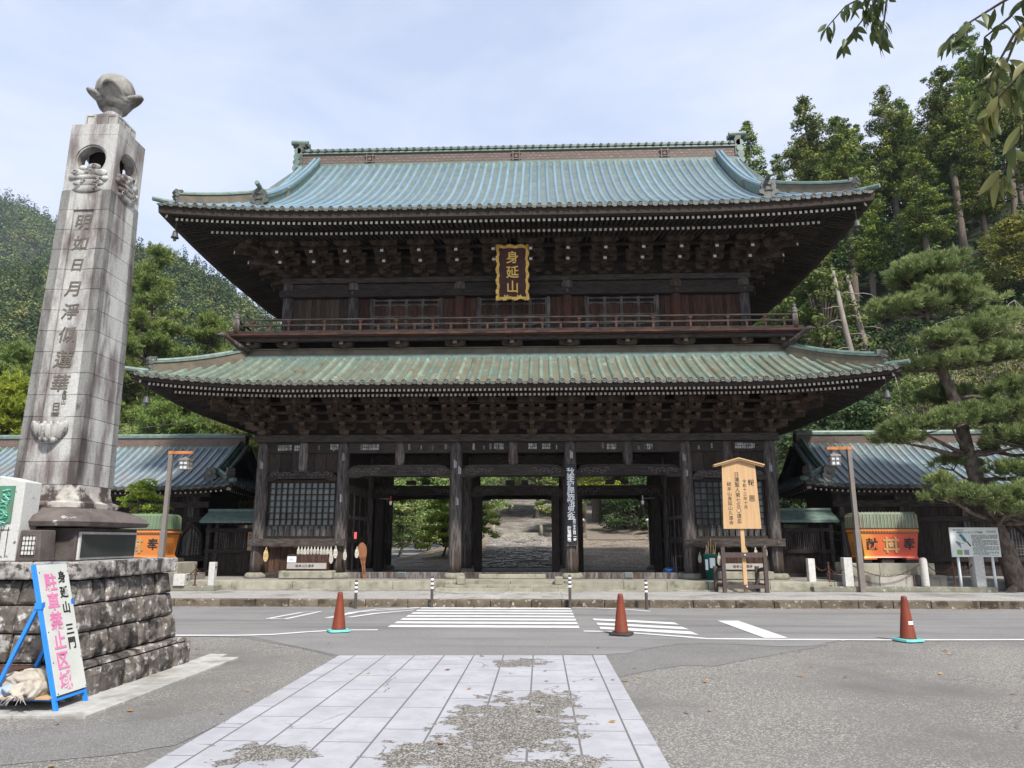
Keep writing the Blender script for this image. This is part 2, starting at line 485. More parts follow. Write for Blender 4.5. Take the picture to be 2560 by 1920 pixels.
def eave_mesh(R, wx, wy, sides=(0, 1, 2, 3), sp=0.134, w=0.068, zk=(-0.42, -0.10), f_d=0.30, f_z=-0.30, b_d=0.95, b_z=-0.32, slope=0.2, double=True, kb=0.25):
    """rafters in two rows with white painted ends, eave board, soffit, hip rafters; mats: 0 wood 1 white 2 soffit"""
    b = MB()
    for side in sides:
        half = R.half(side)
        reach = (R.hy - wy) if side < 2 else (R.hx - wx)
        N = 60
        # eave board
        ring = []
        for i in range(N + 1):
            a = -half + 2 * half * i / N
            row = []
            for d, dz in ((0.03, zk[1] + 0.06), (0.05, zk[0]), (kb + 0.05, zk[0]), (kb + 0.05, zk[1] + 0.06)):
                a2 = max(-(half - d), min(half - d, a))
                row.append(R.P(side, a2, d, R.z0 + dz + R.lift(half - abs(a), 0)))
            row.append(row[0])
            ring.append(row)
        b.sheet(ring, 0, 0.6)
        # second board above the base rafters
        if double:
            ring = []
            for i in range(N + 1):
                a = -(half - b_d) + 2 * (half - b_d) * i / N
                row = []
                for d, dz in ((b_d + 0.06, b_z + 0.05), (b_d + 0.06, b_z + 0.17), (b_d + 0.26, b_z + 0.20), (b_d + 0.26, b_z + 0.05)):
                    a2 = max(-(half - d), min(half - d, a))
                    row.append(R.P(side, a2, d, R.z0 + dz + R.lift(half - abs(a2), d)))
                row.append(row[0])
                ring.append(row)
            b.sheet(ring, 0, 0.4)
        # soffit boards
        g = []
        for i in range(N + 1):
            a = -half + 2 * half * i / N
            row = []
            for j in range(7):
                d = 0.22 + (reach - 0.1) * j / 6
                a2 = max(-(half - d), min(half - d, a))
                base = max(f_z + 0.05 + slope * (d - f_d), b_z + 0.06 + slope * (d - b_d)) + 0.03
                row.append(R.P(side, a2, d, R.z0 + base + R.lift(half - abs(a2), d)))
            g.append(row)
        b.sheet(g, 2, 0.5)
        n = int(half / sp)
        for i in range(-n, n + 1):
            a = (i + 0.5) * sp
            c = half - abs(a)
            rows = [(f_d, f_z, min(b_d + 0.5, c - 0.05))]
            if double: rows.append((b_d, b_z, min(reach + 0.25, c - 0.05)))
            for d0, dz, d1 in rows:
                if d1 < d0 + 0.1: continue
                p = Vector(R.P(side, a, d0, R.z0 + dz + R.lift(c, d0)))
                q = Vector(R.P(side, a, d1, R.z0 + dz + slope * (d1 - d0) + R.lift(c, d1)))
                ex = (Vector(R.P(side, 1, 0, 0)) - Vector(R.P(side, 0, 0, 0))) * (w / 2)
                ez = Vector((0, 0, w * 0.55))
                vs = [tuple(k) for k in (p - ex - ez, p + ex - ez, p + ex + ez, p - ex + ez, q - ex - ez, q + ex - ez, q + ex + ez, q - ex + ez)]
                rv = random.random()
                b.add(vs, [(0, 1, 2, 3)], 1, rv)
                b.add(vs, [(0, 4, 5, 1), (0, 3, 7, 4), (1, 5, 6, 2)], 0, rv)
    # hip rafters
    for sx in (-1, 1):
        for sy in (-1, 1):
            p = Vector((R.cx + sx * (R.hx - 0.25), R.cy + sy * (R.hy - 0.25), R.z0 + zk[0] + 0.02 + R.lift(0.2, 0)))
            q = Vector((R.cx + sx * wx, R.cy + sy * wy, R.z0 + b_z + slope * 2.2 - 0.1))
            m = p.lerp(q, 0.30)
            b.bar(m - Vector((0, 0, 0.07)), q, 0.20, 0.26, 0)
            b.bar(p, m + Vector((0, 0, 0.02)), 0.17, 0.20, 0)
            e = (p - q).normalized()
            b.bar(p + e * 0.02, p + e * 0.035, 0.165, 0.19, 1)
    return b

def hip_ridge(R, u_top, parent, h=0.36, w=0.26, sgn=((-1, -1), (1, -1), (-1, 1), (1, 1)), c_end=0.42, mats=None, top=None, ztop=0.0):
    for sx, sy in sgn:
        b = MB()
        pts = []
        for j in range(13):
            u = c_end + (u_top - c_end) * j / 12
            z = R.z0 + R.prof(u) + R.lift(u, u)
            pts.append((u, z))
        perp = Vector((sx, -sy, 0)).normalized()
        for lo, hi, ww, mi in ((-0.05, h - 0.07, w, 0), (h - 0.07, h, w * 1.25, 1)):
            ring = []
            for u, z in pts:
                c = Vector((R.cx + sx * (R.hx - u), R.cy + sy * (R.hy - u), z))
                f = 0.9 + 0.15 * (u / u_top)
                o = perp * (ww / 2)
                zz = Vector((0, 0, 1))
                ring.append([tuple(c - o + zz * lo), tuple(c + o + zz * lo), tuple(c + o + zz * hi * f), tuple(c - o + zz * hi * f), tuple(c - o + zz * lo)])
            b.sheet(ring, mi, 0.5)
        b.tube([(R.cx + sx * (R.hx - u), R.cy + sy * (R.hy - u), z + h + 0.02) for u, z in pts], 0.065, 8, 1)
        ridge = b.build("hip_ridge", [M_RIDGE_L, M_VERD], parent)
        # stacked end ornament
        e = MB()
        u = c_end
        z = R.z0 + R.prof(u) + R.lift(u, u)
        c = Vector((R.cx + sx * (R.hx - u), R.cy + sy * (R.hy - u), z))
        out = Vector((sx, sy, 0)).normalized()
        for k, (dz, s_) in enumerate(((0.02, 0.15), (0.15, 0.13), (0.28, 0.15), (0.40, 0.12))):
            p = c + out * (0.02 + 0.02 * k)
            e.tube([p - perp * s_ + Vector((0, 0, dz)), p + perp * s_ + Vector((0, 0, dz))], 0.07, 8, 0)
        e.bar(c - out * 0.05 + Vector((0, 0, -0.05)), c - out * 0.05 + Vector((0, 0, 0.5)), 0.20, 0.10, 0)
        # tip tile at the very corner
        tip = Vector((R.cx + sx * (R.hx + 0.10), R.cy + sy * (R.hy + 0.10), R.z0 + R.L + 0.10))
        e.tube([c + Vector((0, 0, 0.03)), c.lerp(tip, 0.55) + Vector((0, 0, 0.0)), tip], [0.08, 0.085, 0.07], 8, 1)
        e.build("ridge_end_ornament", [M_CAP, M_VERD], ridge)

def to_gate(b, name, mats, smooth=False, parent=None):
    g = GB(); g.v, g.f, g.m, g.r, g.a = b.v, b.f, b.m, b.r, b.a
    return g.build(name, mats, parent, smooth)

# ---- columns (one mesh, copied)
def column_mesh(h, r, name):
    b = MB()
    n = 16
    b.lathe([(r * 0.97, 0), (r, 0.3), (r, h * 0.8), (r * 0.93, h - 0.12), (r * 0.82, h)], n=n)
    return b.mesh(name, M_POST, True)
me_col = column_mesh(4.83 - 0.62, 0.21, "column")
bb = MB()
bb.lathe([(0.34, 0), (0.36, 0.03), (0.35, 0.10), (0.30, 0.165), (0.22, 0.18)], n=16)
me_cb = bb.mesh("column_base", M_STONE, True)
def place_column(x, y):
    o = obj("column", me_col, gate, 0, (x, y - YF, 0.17))
    q = obj("column_base", me_cb, o, 0, (0, 0, -0.17))
    return o
for x in CX:
    place_column(x, YF); place_column(x, YM); place_column(x, YB)

# ---- lower beams
g = GB()
g.box(XC - 8.62, XC + 8.62, YF - 0.26, YF + 0.26, 4.832, 5.06, 0)
g.box(XC - 8.62, XC + 8.62, YB - 0.26, YB + 0.26, 4.832, 5.06, 0)
for s in (-1, 1):
    g.box(XC + s * 8.34 - 0.26, XC + s * 8.34 + 0.26, YF + 0.262, YB - 0.262, 4.832, 5.06, 0)
g.build("top_plate", M_BEAM, bevel=0.015)
for y in (YF, YM, YB):
    for i in range(5):
        g = GB()
        g.box(XC + CX[i] + 0.17, XC + CX[i + 1] - 0.17, y - 0.10, y + 0.10, 4.47, 4.825, 0)
        g.build("tie_beam", M_BEAM, bevel=0.012)
for x in CX:
    for y0, y1 in ((YF, YM), (YM, YB)):
        g = GB()
        g.box(XC + x - 0.09, XC + x + 0.09, y0 + 0.18, y1 - 0.18, 4.40, 4.75, 0)
        g.build("tie_beam", M_WOOD)

M_CARVE = mat("worn_carving_edge", (0.10, 0.088, 0.08), (0.16, 0.145, 0.135), 8, rough=0.85)
def rainbow(x0, x1, y, z0, z1, t, rise=0.06, carve=True):
    g = GB()
    n = 18
    up, dn = [], []
    for i in range(n + 1):
        f = i / n
        x = x0 + (x1 - x0) * f
        e = min(f, 1 - f)
        top = z1 - (0.20 * max(0, 1 - e / 0.10) ** 2)
        bot = z0 + rise * (1 if e > 0.16 else max(0, (e - 0.11) / 0.05))
        up.append((x, top)); dn.append((x, bot))
    g.prism(dn + up[::-1], 'y', y - t, y + t, 0)
    if carve:        # carved wave scrolls near both ends
        for s in (0, 1):
            for k in range(7):
                cx = (x0 + 0.22 + 0.13 * k) if s == 0 else (x1 - 0.22 - 0.13 * k)
                cz = z0 + 0.19 + 0.05 * sin(k * 2.3)
                pts = [(cx + 0.085 * (1 - q / 9) * cos(q * 0.8) * (1 if s == 0 else -1), y - t - 0.004, cz + 0.09 * (1 - q / 9) * sin(q * 0.8)) for q in range(8)]
                g.tube(pts, 0.013, 4, 1)
    return g.build("rainbow_beam", [M_BEAM, M_CARVE])
for i in range(5):
    x0, x1 = XC + CX[i] + 0.16, XC + CX[i + 1] - 0.16
    rainbow(x0, x1, YF, 3.66 if 0 < i < 4 else 3.56, 4.07 if 0 < i < 4 else 3.86, 0.15)
    rainbow(x0, x1, YM, 3.24, 3.66, 0.15)
    if 0 < i < 4: rainbow(x0, x1, YB, 3.30, 3.66, 0.12, carve=False)

def short_strut(x, y, z0, z1, r=0.165):
    g = GB()
    g.lathe([(r * 0.80, z0), (r, z0 + 0.14), (r, z1 - 0.1), (r * 0.9, z1)], (x, y, 0), 14, 0)
    g.build("strut", M_POST, smooth=True)
for i in range(5):
    xm = XC + (CX[i] + CX[i + 1]) / 2
    short_strut(xm, YF - 0.02, 3.86 if i in (0, 4) else 4.05, 4.83)
    if 0 < i < 4:
        g = GB()
        for k, w in ((-0.25, 0.17), (0.30, 0.13)):
            g.box(xm + k - w, xm + k + w, YM - 0.12, YM + 0.12, 3.70, 3.86, 0)
        for k in range(-5, 6):
            g.box(xm + k * 0.3 - 0.02, xm + k * 0.3 + 0.02, YM - 0.03, YM + 0.03, 4.02, 4.40, 0)
        g.box(XC + CX[i] + 0.2, XC + CX[i + 1] - 0.2, YM - 0.09, YM + 0.09, 4.0, 4.12, 0)
        g.build("transom", M_BEAM)

# ---- ceiling of the passage and inner walls
g = GB()
for k in range(37):
    y = YF + 0.35 + k * 0.2
    g.box(XC - 8.3, XC + 8.3, y, y + 0.185, 4.84, 4.90, 0)
for k in range(26):
    x = XC - 8.2 + k * 0.65
    g.box(x - 0.04, x + 0.04, YF + 0.3, YB - 0.3, 4.75, 4.838, 0)
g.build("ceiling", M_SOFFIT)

for s in (-1, 1):
    # guardian bay: boarded side wall toward the passage with posts, rails and lower lattice
    g = GB()
    x = XC + s * 5.64
    for y0, y1 in ((YF + 0.23, YM - 0.23), (YM + 0.23, YB - 0.23)):
        n = 9
        for k in range(n):
            a = y0 + (y1 - y0) * k / n; c = y0 + (y1 - y0) * (k + 1) / n - 0.012
            g.box(x - 0.04, x + 0.04, a, c, 0.66, 3.2, 0)
        for zz, hh in ((0.50, 0.16), (1.55, 0.2), (2.35, 0.12), (3.2, 0.28), (3.9, 0.2)):
            g.box(x - 0.085, x + 0.085, y0, y1, zz, zz + hh, 1)
        for k in range(4):
            a = y0 + (y1 - y0) * (k + 0.5) / 4
            g.box(x - 0.07, x + 0.07, a - 0.06, a + 0.06, 0.66, 3.2, 1)
        g.box(x - 0.03, x + 0.03, y0, y1, 3.48, 4.4, 0)
    g.build("side_wall", [M_WOOD, M_POST])
    # outer wall of the bay
    g = GB()
    x = XC + s * 8.34
    for y0, y1 in ((YF + 0.2, YM - 0.2), (YM + 0.2, YB - 0.2)):
        for k in range(10):
            a = y0 + (y1 - y0) * k / 10
            g.box(x - 0.04, x + 0.04, a, a + (y1 - y0) / 10 - 0.01, 0.55, 4.45, 0)
    g.box(x - 0.08, x + 0.08, YF + 0.2, YB - 0.2, 1.45, 1.7, 1)
    g.build("end_wall", [M_WOOD, M_BEAM])
    g = GB()
    xa, xb = sorted((XC + s * 5.84, XC + s * 8.14))
    for y in (YM, YB):
        for k in range(11):
            a = xa + (xb - xa) * k / 11
            g.box(a, a + (xb - xa) / 11 - 0.01, y - 0.03, y + 0.03, 0.5, 4.45, 0)
    g.build("rear_wall", M_WOOD)
    # front of the guardian bay
    xa, xb = sorted((XC + s * (5.64 + 0.19), XC + s * (8.34 - 0.19)))
    g = GB()
    n = 12
    for k in range(n):
        a = xa + (xb - xa) * k / n
        g.box(a, a + (xb - xa) / n - 0.01, YF - 0.02 + 0.015 * (k % 2), YF + 0.05, 0.62, 1.46, 0)
    g.box(xa - 0.1, xb + 0.1, YF - 0.07, YF + 0.07, 0.46, 0.64, 1)
    g.build("skirting_boards", [M_RED if s < 0 else M_WOOD, M_BEAM])
    g = GB()
    g.box(xa - 0.42, xb + 0.42, YF - 0.33, YF - 0.20, 1.45, 1.69, 0)
    rb = g.build("rail_beam", M_BEAM, bevel=0.015)
    for xx in (XC + s * 5.64, XC + s * 8.34):
        g = GB()
        for k in range(8):
            t = pi * k / 4
            g.bar((xx, YF - 0.335, 1.57), (xx + 0.075 * cos(t), YF - 0.338, 1.57 + 0.075 * sin(t)), 0.012, 0.045, 0, up=(0, 1, 0), w2=0.01, h2=0.01)
        g.ball((xx, YF - 0.335, 1.57), 0.022, 8, 5)
        b_ = g.build("star_nail_cover", M_METAL, rb)
    # lattice window
    g = GB()
    nx, nz = 11, 7
    z0, z1 = 1.72, 3.52
    zl = 2.12
    for k in range(nx + 1):
        x = xa + 0.06 + (xb - xa - 0.12) * k / nx
        g.box(x - 0.017, x + 0.017, YF + 0.02, YF + 0.07, zl, z1, 0)
    for k in range(nz + 1):
        z = zl + (z1 - zl) * k / nz
        g.box(xa, xb, YF + 0.012, YF + 0.066, z - 0.016, z + 0.016, 0)
    g.box(xa, xb, YF - 0.03, YF + 0.09, z1, z1 + 0.08, 0)
    g.box(xa, xb, YF - 0.03, YF + 0.09, z0 - 0.03, z0 + 0.06, 0)
    for k in range(nx):      # row of turned balusters below the lattice
        x = xa + 0.06 + (xb - xa - 0.12) * (k + 0.5) / nx
        g.box(x - 0.055, x + 0.055, YF + 0.0, YF + 0.06, z0 + 0.06, z0 + 0.27, 1)
        g.lathe([(0.055, z0 + 0.27), (0.03, z0 + 0.31), (0.045, z0 + 0.35), (0.02, z0 + 0.40)], (x, YF + 0.03, 0), 8, 1)
    win = g.build("lattice_window", [M_WOOD, M_POST])
    g = GB()
    for k in range(nx):
        for q in range(nz):
            x = xa + 0.06 + (xb - xa - 0.12) * k / nx
            z = zl + (z1 - zl) * q / nz
            g.box(x, x + (xb - xa - 0.12) / nx, YF + 0.10, YF + 0.11, z, z + (z1 - zl) / nz, 0)
    g.box(xa, xb, YF + 0.10, YF + 0.11, z0, zl, 0, 0.1)
    b_ = g.build("pane", M_GLASS, win)
    # boards above the lattice
    g = GB()
    for k in range(6):
        a = xa + (xb - xa) * k / 6
        g.box(a, a + (xb - xa) / 6 - 0.012, YF - 0.03, YF + 0.04, 3.84, 4.48, 0)
    g.build("upper_board", M_WOOD)

# ---- threshold and door posts of the three open bays
for i in range(1, 4):
    g = GB()
    x0, x1 = XC + CX[i] + 0.2, XC + CX[i + 1] - 0.2
    g.box(x0, x1, YF - 0.08, YF + 0.1, 0.452, 0.64, 0)
    g.build("threshold", M_POST, bevel=0.01)
    for s in (-1, 1):
        g = GB()
        x = XC + (CX[i] + 0.44 if s < 0 else CX[i + 1] - 0.44)
        g.box(x - 0.14, x + 0.14, YM - 0.12, YM + 0.12, 0.46, 3.25, 0)
        g.box(x - 0.05 - 0.12 * s * -1, x + 0.05 - 0.12 * s * -1, YM + 0.13, YM + 1.5, 0.55, 3.2, 1)
        g.build("door_post", [M_WOOD, M_SOFFIT])

# ---- bracket sets
def bracket_lower(step=0.42, tiers=4, dz=0.235, tails=None):
    """origin: foot at the wall plane, +x along the wall, -y outward"""
    b = MB()
    def arm(y, z, L, t=0.062, h=0.135):
        lo = [(-L + 0.17, z)] + [(-L + 0.17 - 0.15 * sin(pi / 2 * k / 4), z + 0.085 * (1 - cos(pi / 2 * k / 4))) for k in range(1, 5)]
        poly = lo[::-1] + [(-x, w) for x, w in lo] + [(L - 0.02, z + h), (-L + 0.02, z + h)]
        b.prism(poly, 'y', y - t, y + t, 0)
        for x in (-L + 0.09, 0, L - 0.09):
            block(x, y, z + h)
    def block(x, y, z, s=0.088, h=0.10):
        vs = []
        for q, zz in ((0.66, z), (1.0, z + h * 0.5), (1.0, z + h)):
            vs += [(x - s * q, y - s * q, zz), (x + s * q, y - s * q, zz), (x + s * q, y + s * q, zz), (x - s * q, y + s * q, zz)]
        fs = [(3, 2, 1, 0), (8, 9, 10, 11)]
        for l in (0, 4):
            for k in range(4):
                fs.append((l + k, l + (k + 1) % 4, l + 4 + (k + 1) % 4, l + 4 + k))
        b.add(vs, fs, 0)
    block(0, 0, 0.0, 0.17, 0.20)
    z = 0.19
    for k in range(tiers):
        for j in range(max(0, k - 1), k + 1):
            arm(-step * j, z, 0.42 + (0.06 if j % 2 else 0.0))
        b.box(-0.06, 0.06, -step * (k + 1) - 0.08 if k < tiers - 1 else -step * k - 0.1, 0.1, z - 0.02, z + 0.12, 0)
        # rounded nose of the forward arm
        if k < tiers - 1:
            b.ball((0, -step * (k + 1) - 0.05, z + 0.05), (0.06, 0.06, 0.075), 8, 5)
            block(0, -step * (k + 1), z + 0.125)
        z += dz
    if tails:
        for (y, zz, ln) in tails:
            p = Vector((0, y, zz)); q = Vector((0, y + ln, zz + ln * 0.28))
            b.bar(p, q, 0.108, 0.14, 0)
            w, h = 0.054, 0.075
            vs = [(-w, y - 0.004, zz - h), (w, y - 0.004, zz - h), (w, y - 0.004, zz + h * 0.6), (0, y - 0.004, zz + h), (-w, y - 0.004, zz + h * 0.6)]
            b.add(vs, [(0, 1, 2, 3, 4)], 1)
    return b
me_br = bracket_lower().mesh("bracket_set", [M_BRACK, M_WHITE2])
low_x = [-8.34, -6.99] + [-5.64 + 1.2533 * k for k in range(10)] + [6.99, 8.34]
for x in low_x:
    obj("bracket_set", me_br, gate, 0, (x, 0, 5.06 - 0.45))
    o = obj("bracket_set", me_br, gate, 0, (x, YB - YF, 5.06 - 0.45)); o.rotation_euler = (0, 0, pi)
for s in (-1, 1):
    for y in [0, 1.23, 2.46, 3.7, 4.93, 6.16, 7.4]:
        o = obj("bracket_set", me_br, gate, 0, (s * 8.34, y, 5.06 - 0.45)); o.rotation_euler = (0, 0, s * pi / 2)
    for y, r in ((0, s * pi / 4), (7.4, s * 3 * pi / 4)):
        o = obj("bracket_set", me_br, gate, 0, (s * 8.34, y, 5.06 - 0.45)); o.rotation_euler = (0, 0, r); o.scale = (1, 1.41, 1)
# continuous bracket beams + wall behind the brackets
def bracket_beams(wx, y0, y1, z, step, dz, tiers, name):
    g = GB()
    for k in range(1, tiers):
        o = step * (k - 1)
        zz = z + 0.19 + dz * k + 0.02
        for yy in (y0 - o, y1 + o):
            g.box(XC - wx - o, XC + wx + o, yy - 0.05, yy + 0.05, zz + 0.0, zz + 0.085, 0)
        for s in (-1, 1):
            xx = XC + s * (wx + o)
            g.box(xx - 0.05, xx + 0.05, y0 - o + 0.051, y1 + o - 0.051, zz, zz + 0.085, 0)
    o = step * (tiers - 1)
    zz = z + 0.19 + dz * tiers - 0.01
    for yy in (y0 - o, y1 + o):
        g.box(XC - wx - o - 0.25, XC + wx + o + 0.25, yy - 0.09, yy + 0.09, zz, zz + 0.20, 0)
    for s in (-1, 1):
        xx = XC + s * (wx + o)
        g.box(xx - 0.09, xx + 0.09, y0 - o + 0.091, y1 + o - 0.091, zz, zz + 0.20, 0)
    g.build(name, M_BRACK)
    g = GB()
    top = zz + 0.6
    g.box(XC - wx, XC + wx, y0 - 0.02, y0 + 0.02, z, top, 0)
    g.box(XC - wx, XC + wx, y1 - 0.02, y1 + 0.02, z, top, 0)
    for s in (-1, 1):
        g.box(XC + s * wx - 0.02, XC + s * wx + 0.02, y0 + 0.021, y1 - 0.021, z, top, 0)
    # small struts between the sets
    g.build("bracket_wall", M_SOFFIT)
    for k in range(13):
        g = GB()
        x, zz = XC - wx + (2 * wx) * (k + 0.5) / 13, z + 0.10
        g.prism([(x - 0.16, zz), (x + 0.16, zz), (x + 0.05, zz + 0.12), (x - 0.05, zz + 0.12)], 'y', y0 - 0.05, y0 + 0.03, 0)
        g.build("frog_leg_strut", M_BRACK)
bracket_beams(8.34, YF, YB, 5.06, 0.42, 0.235, 4, "bracket_beam")

# ---- lower roof
LR = Roof(XC, YM, 11.42, 6.85, 6.22, lambda u: 0.46 * u + 0.034 * u * u, 0.36, 5.2, 2.6)
b = tile_roof(LR, 2.40)
low_roof = to_gate(b, "lower_roof", [M_TILE_L, M_PAN_L, M_CAP], True)
hip_ridge(LR, 2.45, low_roof, h=0.34)
b = eave_mesh(LR, 8.34, 3.7, f_d=0.28, f_z=-0.20, b_d=0.85, b_z=-0.24, zk=(-0.16, -0.06), slope=0.22)
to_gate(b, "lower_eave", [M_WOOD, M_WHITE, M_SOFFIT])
# flashing band where the lower roof meets the upper storey
g = GB()
hx, y0, y1 = 9.05, 23.17, 32.03
for z0, z1, o, mi in ((7.45, 7.60, 0.10, 1), (7.60, 7.66, 0.06, 1), (7.66, 7.86, 0.0, 0), (7.86, 7.90, 0.05, 0)):
    g.box(XC - hx - o, XC + hx + o, y0 - o, y1 + o, z0, z1, mi)
g.build("roof_flashing", [M_RIDGE_L, M_VERD])
# ------------------------------------------------------------------ balcony
BX, BY0, BY1 = 9.15, 22.78, 32.42
g = GB()
g.box(XC - 8.7, XC + 8.7, 23.45, 23.52, 7.88, 8.3, 0)
g.box(XC - 8.7, XC + 8.7, 31.68, 31.75, 7.88, 8.3, 0)
for s in (-1, 1): g.box(XC + s * 8.7 - 0.035, XC + s * 8.7 + 0.035, 23.521, 31.679, 7.88, 8.3, 0)
g.build("waist_wall", M_SOFFIT)
def waist_bracket():
    b = MB()
    lo = [(-0.18, 0.0)] + [(-0.18 - 0.16 * sin(pi / 2 * k / 4), 0.10 * (1 - cos(pi / 2 * k / 4))) for k in range(1, 5)]
    poly = lo[::-1] + [(-x, z) for x, z in lo] + [(0.33, 0.15), (-0.33, 0.15)]
    for y in (-0.16, -0.42):
        b.prism(poly, 'y', y - 0.06, y + 0.06, 0, off=(0, 0, 0.02 if y > -0.3 else 0.03))
        for x in (-0.24, 0, 0.24):
            b.box(x - 0.075, x + 0.075, y - 0.08, y + 0.08, 0.171 + 0.001, 0.26, 0)
    b.box(-0.065, 0.065, -0.62, 0.0, 0.10, 0.2, 0)
    b.prism([(-0.1, 0.0), (0.1, 0.0), (0.06, -0.08), (-0.06, -0.08)], 'y', -0.26, -0.06, 0)
    return b.mesh("waist_bracket", M_BRACK)
me_wb = waist_bracket()
for x in [-7.5, -5.64, -3.76, -1.88, 0, 1.88, 3.76, 5.64, 7.5, -8.75, 8.75]:
    o = obj("waist_bracket", me_wb, gate, 0, (x, 23.45 - YF, 7.86 - 0.45))
g = GB()
o = 0.12
g.box(XC - BX - 0.1, XC + BX + 0.1, BY0 + 0.02, BY0 + 0.20, 8.07, 8.19, 0)
for s in (-1, 1): g.box(XC + s * BX - 0.09, XC + s * BX + 0.09, BY0 + 0.21, BY1 - 0.21, 8.07, 8.19, 0)
g.box(XC - BX - 0.1, XC + BX + 0.1, BY1 - 0.20, BY1 - 0.02, 8.07, 8.19, 0)
g.build("balcony_beam", M_BEAM)
g = GB()
n = 46
for k in range(n):
    a = -BX - 0.22 + (2 * BX + 0.44) * k / n
    g.box(XC + a, XC + a + (2 * BX + 0.44) / n - 0.006, BY0 - 0.14, 24.6, 8.235, 8.30, 0)
    g.box(XC + a, XC + a + (2 * BX + 0.44) / n - 0.006, 30.6, BY1 + 0.14, 8.235, 8.30, 0)
for s in (-1, 1):
    xa, xb = sorted((XC + s * 7.8, XC + s * (BX + 0.2)))
    g.box(xa, xb, 24.6, 30.6, 8.235, 8.30, 0)
g.box(XC - BX - 0.18, XC + BX + 0.18, BY0 - 0.10, BY0 + 0.1, 8.195, 8.232, 0)
g.build("balcony_floor", M_REDX)
rail = GB()
rail.box(XC - BX - 0.25, XC + BX + 0.25, BY0 - 0.055, BY0 + 0.055, 8.31, 8.41, 0)
rail.box(XC - BX + 0.06, XC + BX - 0.06, BY0 - 0.03, BY0 + 0.03, 8.575, 8.63, 1)
rail.tube([(XC - BX + 0.06, BY0, 8.79), (XC + BX - 0.06, BY0, 8.79)], 0.036, 8, 1)
rail.box(XC - BX - 0.1, XC + BX + 0.1, BY1 - 0.05, BY1 + 0.05, 8.31, 8.41, 0)
rail.box(XC - BX + 0.06, XC + BX - 0.06, BY1 - 0.03, BY1 + 0.03, 8.575, 8.63, 1)
rail.tube([(XC - BX, BY1, 8.79), (XC + BX, BY1, 8.79)], 0.036, 8, 1)
for s in (-1, 1):
    x = XC + s * BX
    rail.box(x - 0.05, x + 0.05, BY0 + 0.06, BY1 - 0.06, 8.312, 8.408, 1)
    rail.box(x - 0.03, x + 0.03, BY0 + 0.06, BY1 - 0.06, 8.577, 8.628, 1)
    rail.tube([(x, BY0 + 0.06, 8.79), (x, BY1 - 0.06, 8.79)], 0.036, 8, 1)
rl = rail.build("balcony_rail", [M_BEAM, M_BEAM])
g = GB()
k = -BX + 0.55
i = 0
while k < BX - 0.2:
    h = 8.57 if i % 2 else 8.76
    g.box(XC + k - 0.035, XC + k + 0.035, BY0 - 0.03, BY0 + 0.03, 8.41, 8.573, 0)
    if i % 2 == 0:
        g.box(XC + k - 0.06, XC + k + 0.06, BY0 - 0.045, BY0 + 0.045, 8.70, 8.755, 0)
        g.box(XC + k - 0.03, XC + k + 0.03, BY0 - 0.028, BY0 + 0.028, 8.632, 8.70, 0)
    k += 0.60; i += 1
for s in (-1, 1):
    for q in range(15):
        y = BY0 + 0.6 + q * 0.6
        g.box(XC + s * BX - 0.03, XC + s * BX + 0.03, y - 0.035, y + 0.035, 8.41, 8.575, 0)
        g.box(XC + s * BX - 0.028, XC + s * BX + 0.028, y - 0.03, y + 0.03, 8.632, 8.755, 0)
b_ = g.build("baluster", M_REDX, rl)
b_['kind'] = 'stuff'
def newel():
    b = MB()
    b.lathe([(0.095, 0), (0.095, 0.50), (0.085, 0.52)], n=12)
    b.lathe([(0.085, 0.52), (0.105, 0.54), (0.105, 0.58), (0.08, 0.60), (0.10, 0.63), (0.095, 0.69), (0.05, 0.72), (0.045, 0.735), (0.075, 0.77), (0.07, 0.80), (0.03, 0.85), (0.005, 0.88)], n=12, mi=1)
    return b.mesh("newel_post", [M_POST, M_METAL], True)
me_nw = newel()
for sx in (-1, 1):
    for y in (BY0, BY1):
        obj("newel_post", me_nw, gate, 0, (sx * BX, y - YF, 8.30 - 0.45))
    # carved beam end rising outward at the corner
    g = GB()
    c = Vector((XC + sx * (BX - 0.05), BY0 + 0.05, 8.08))
    d = Vector((sx, -1, 0)).normalized()
    pts = [c - d * 0.4 + Vector((0, 0, -0.22)), c + Vector((0, 0, -0.12)), c + d * 0.22 + Vector((0, 0, 0.02)), c + d * 0.42 + Vector((0, 0, 0.13)), c + d * 0.55 + Vector((0, 0, 0.15)), c + d * 0.72 + Vector((0, 0, 0.11))]
    g.tube(pts, [0.13, 0.10, 0.065, 0.085, 0.07, 0.02], 10, 0)
    for q in (-1, 1):
        g.ball(c + d * 0.46 + Vector((-d.y, d.x, 0)) * (0.06 * q) + Vector((0, 0, 0.19)), 0.022, 6, 4)
    g.build("carved_beam_end", M_POST, smooth=True)

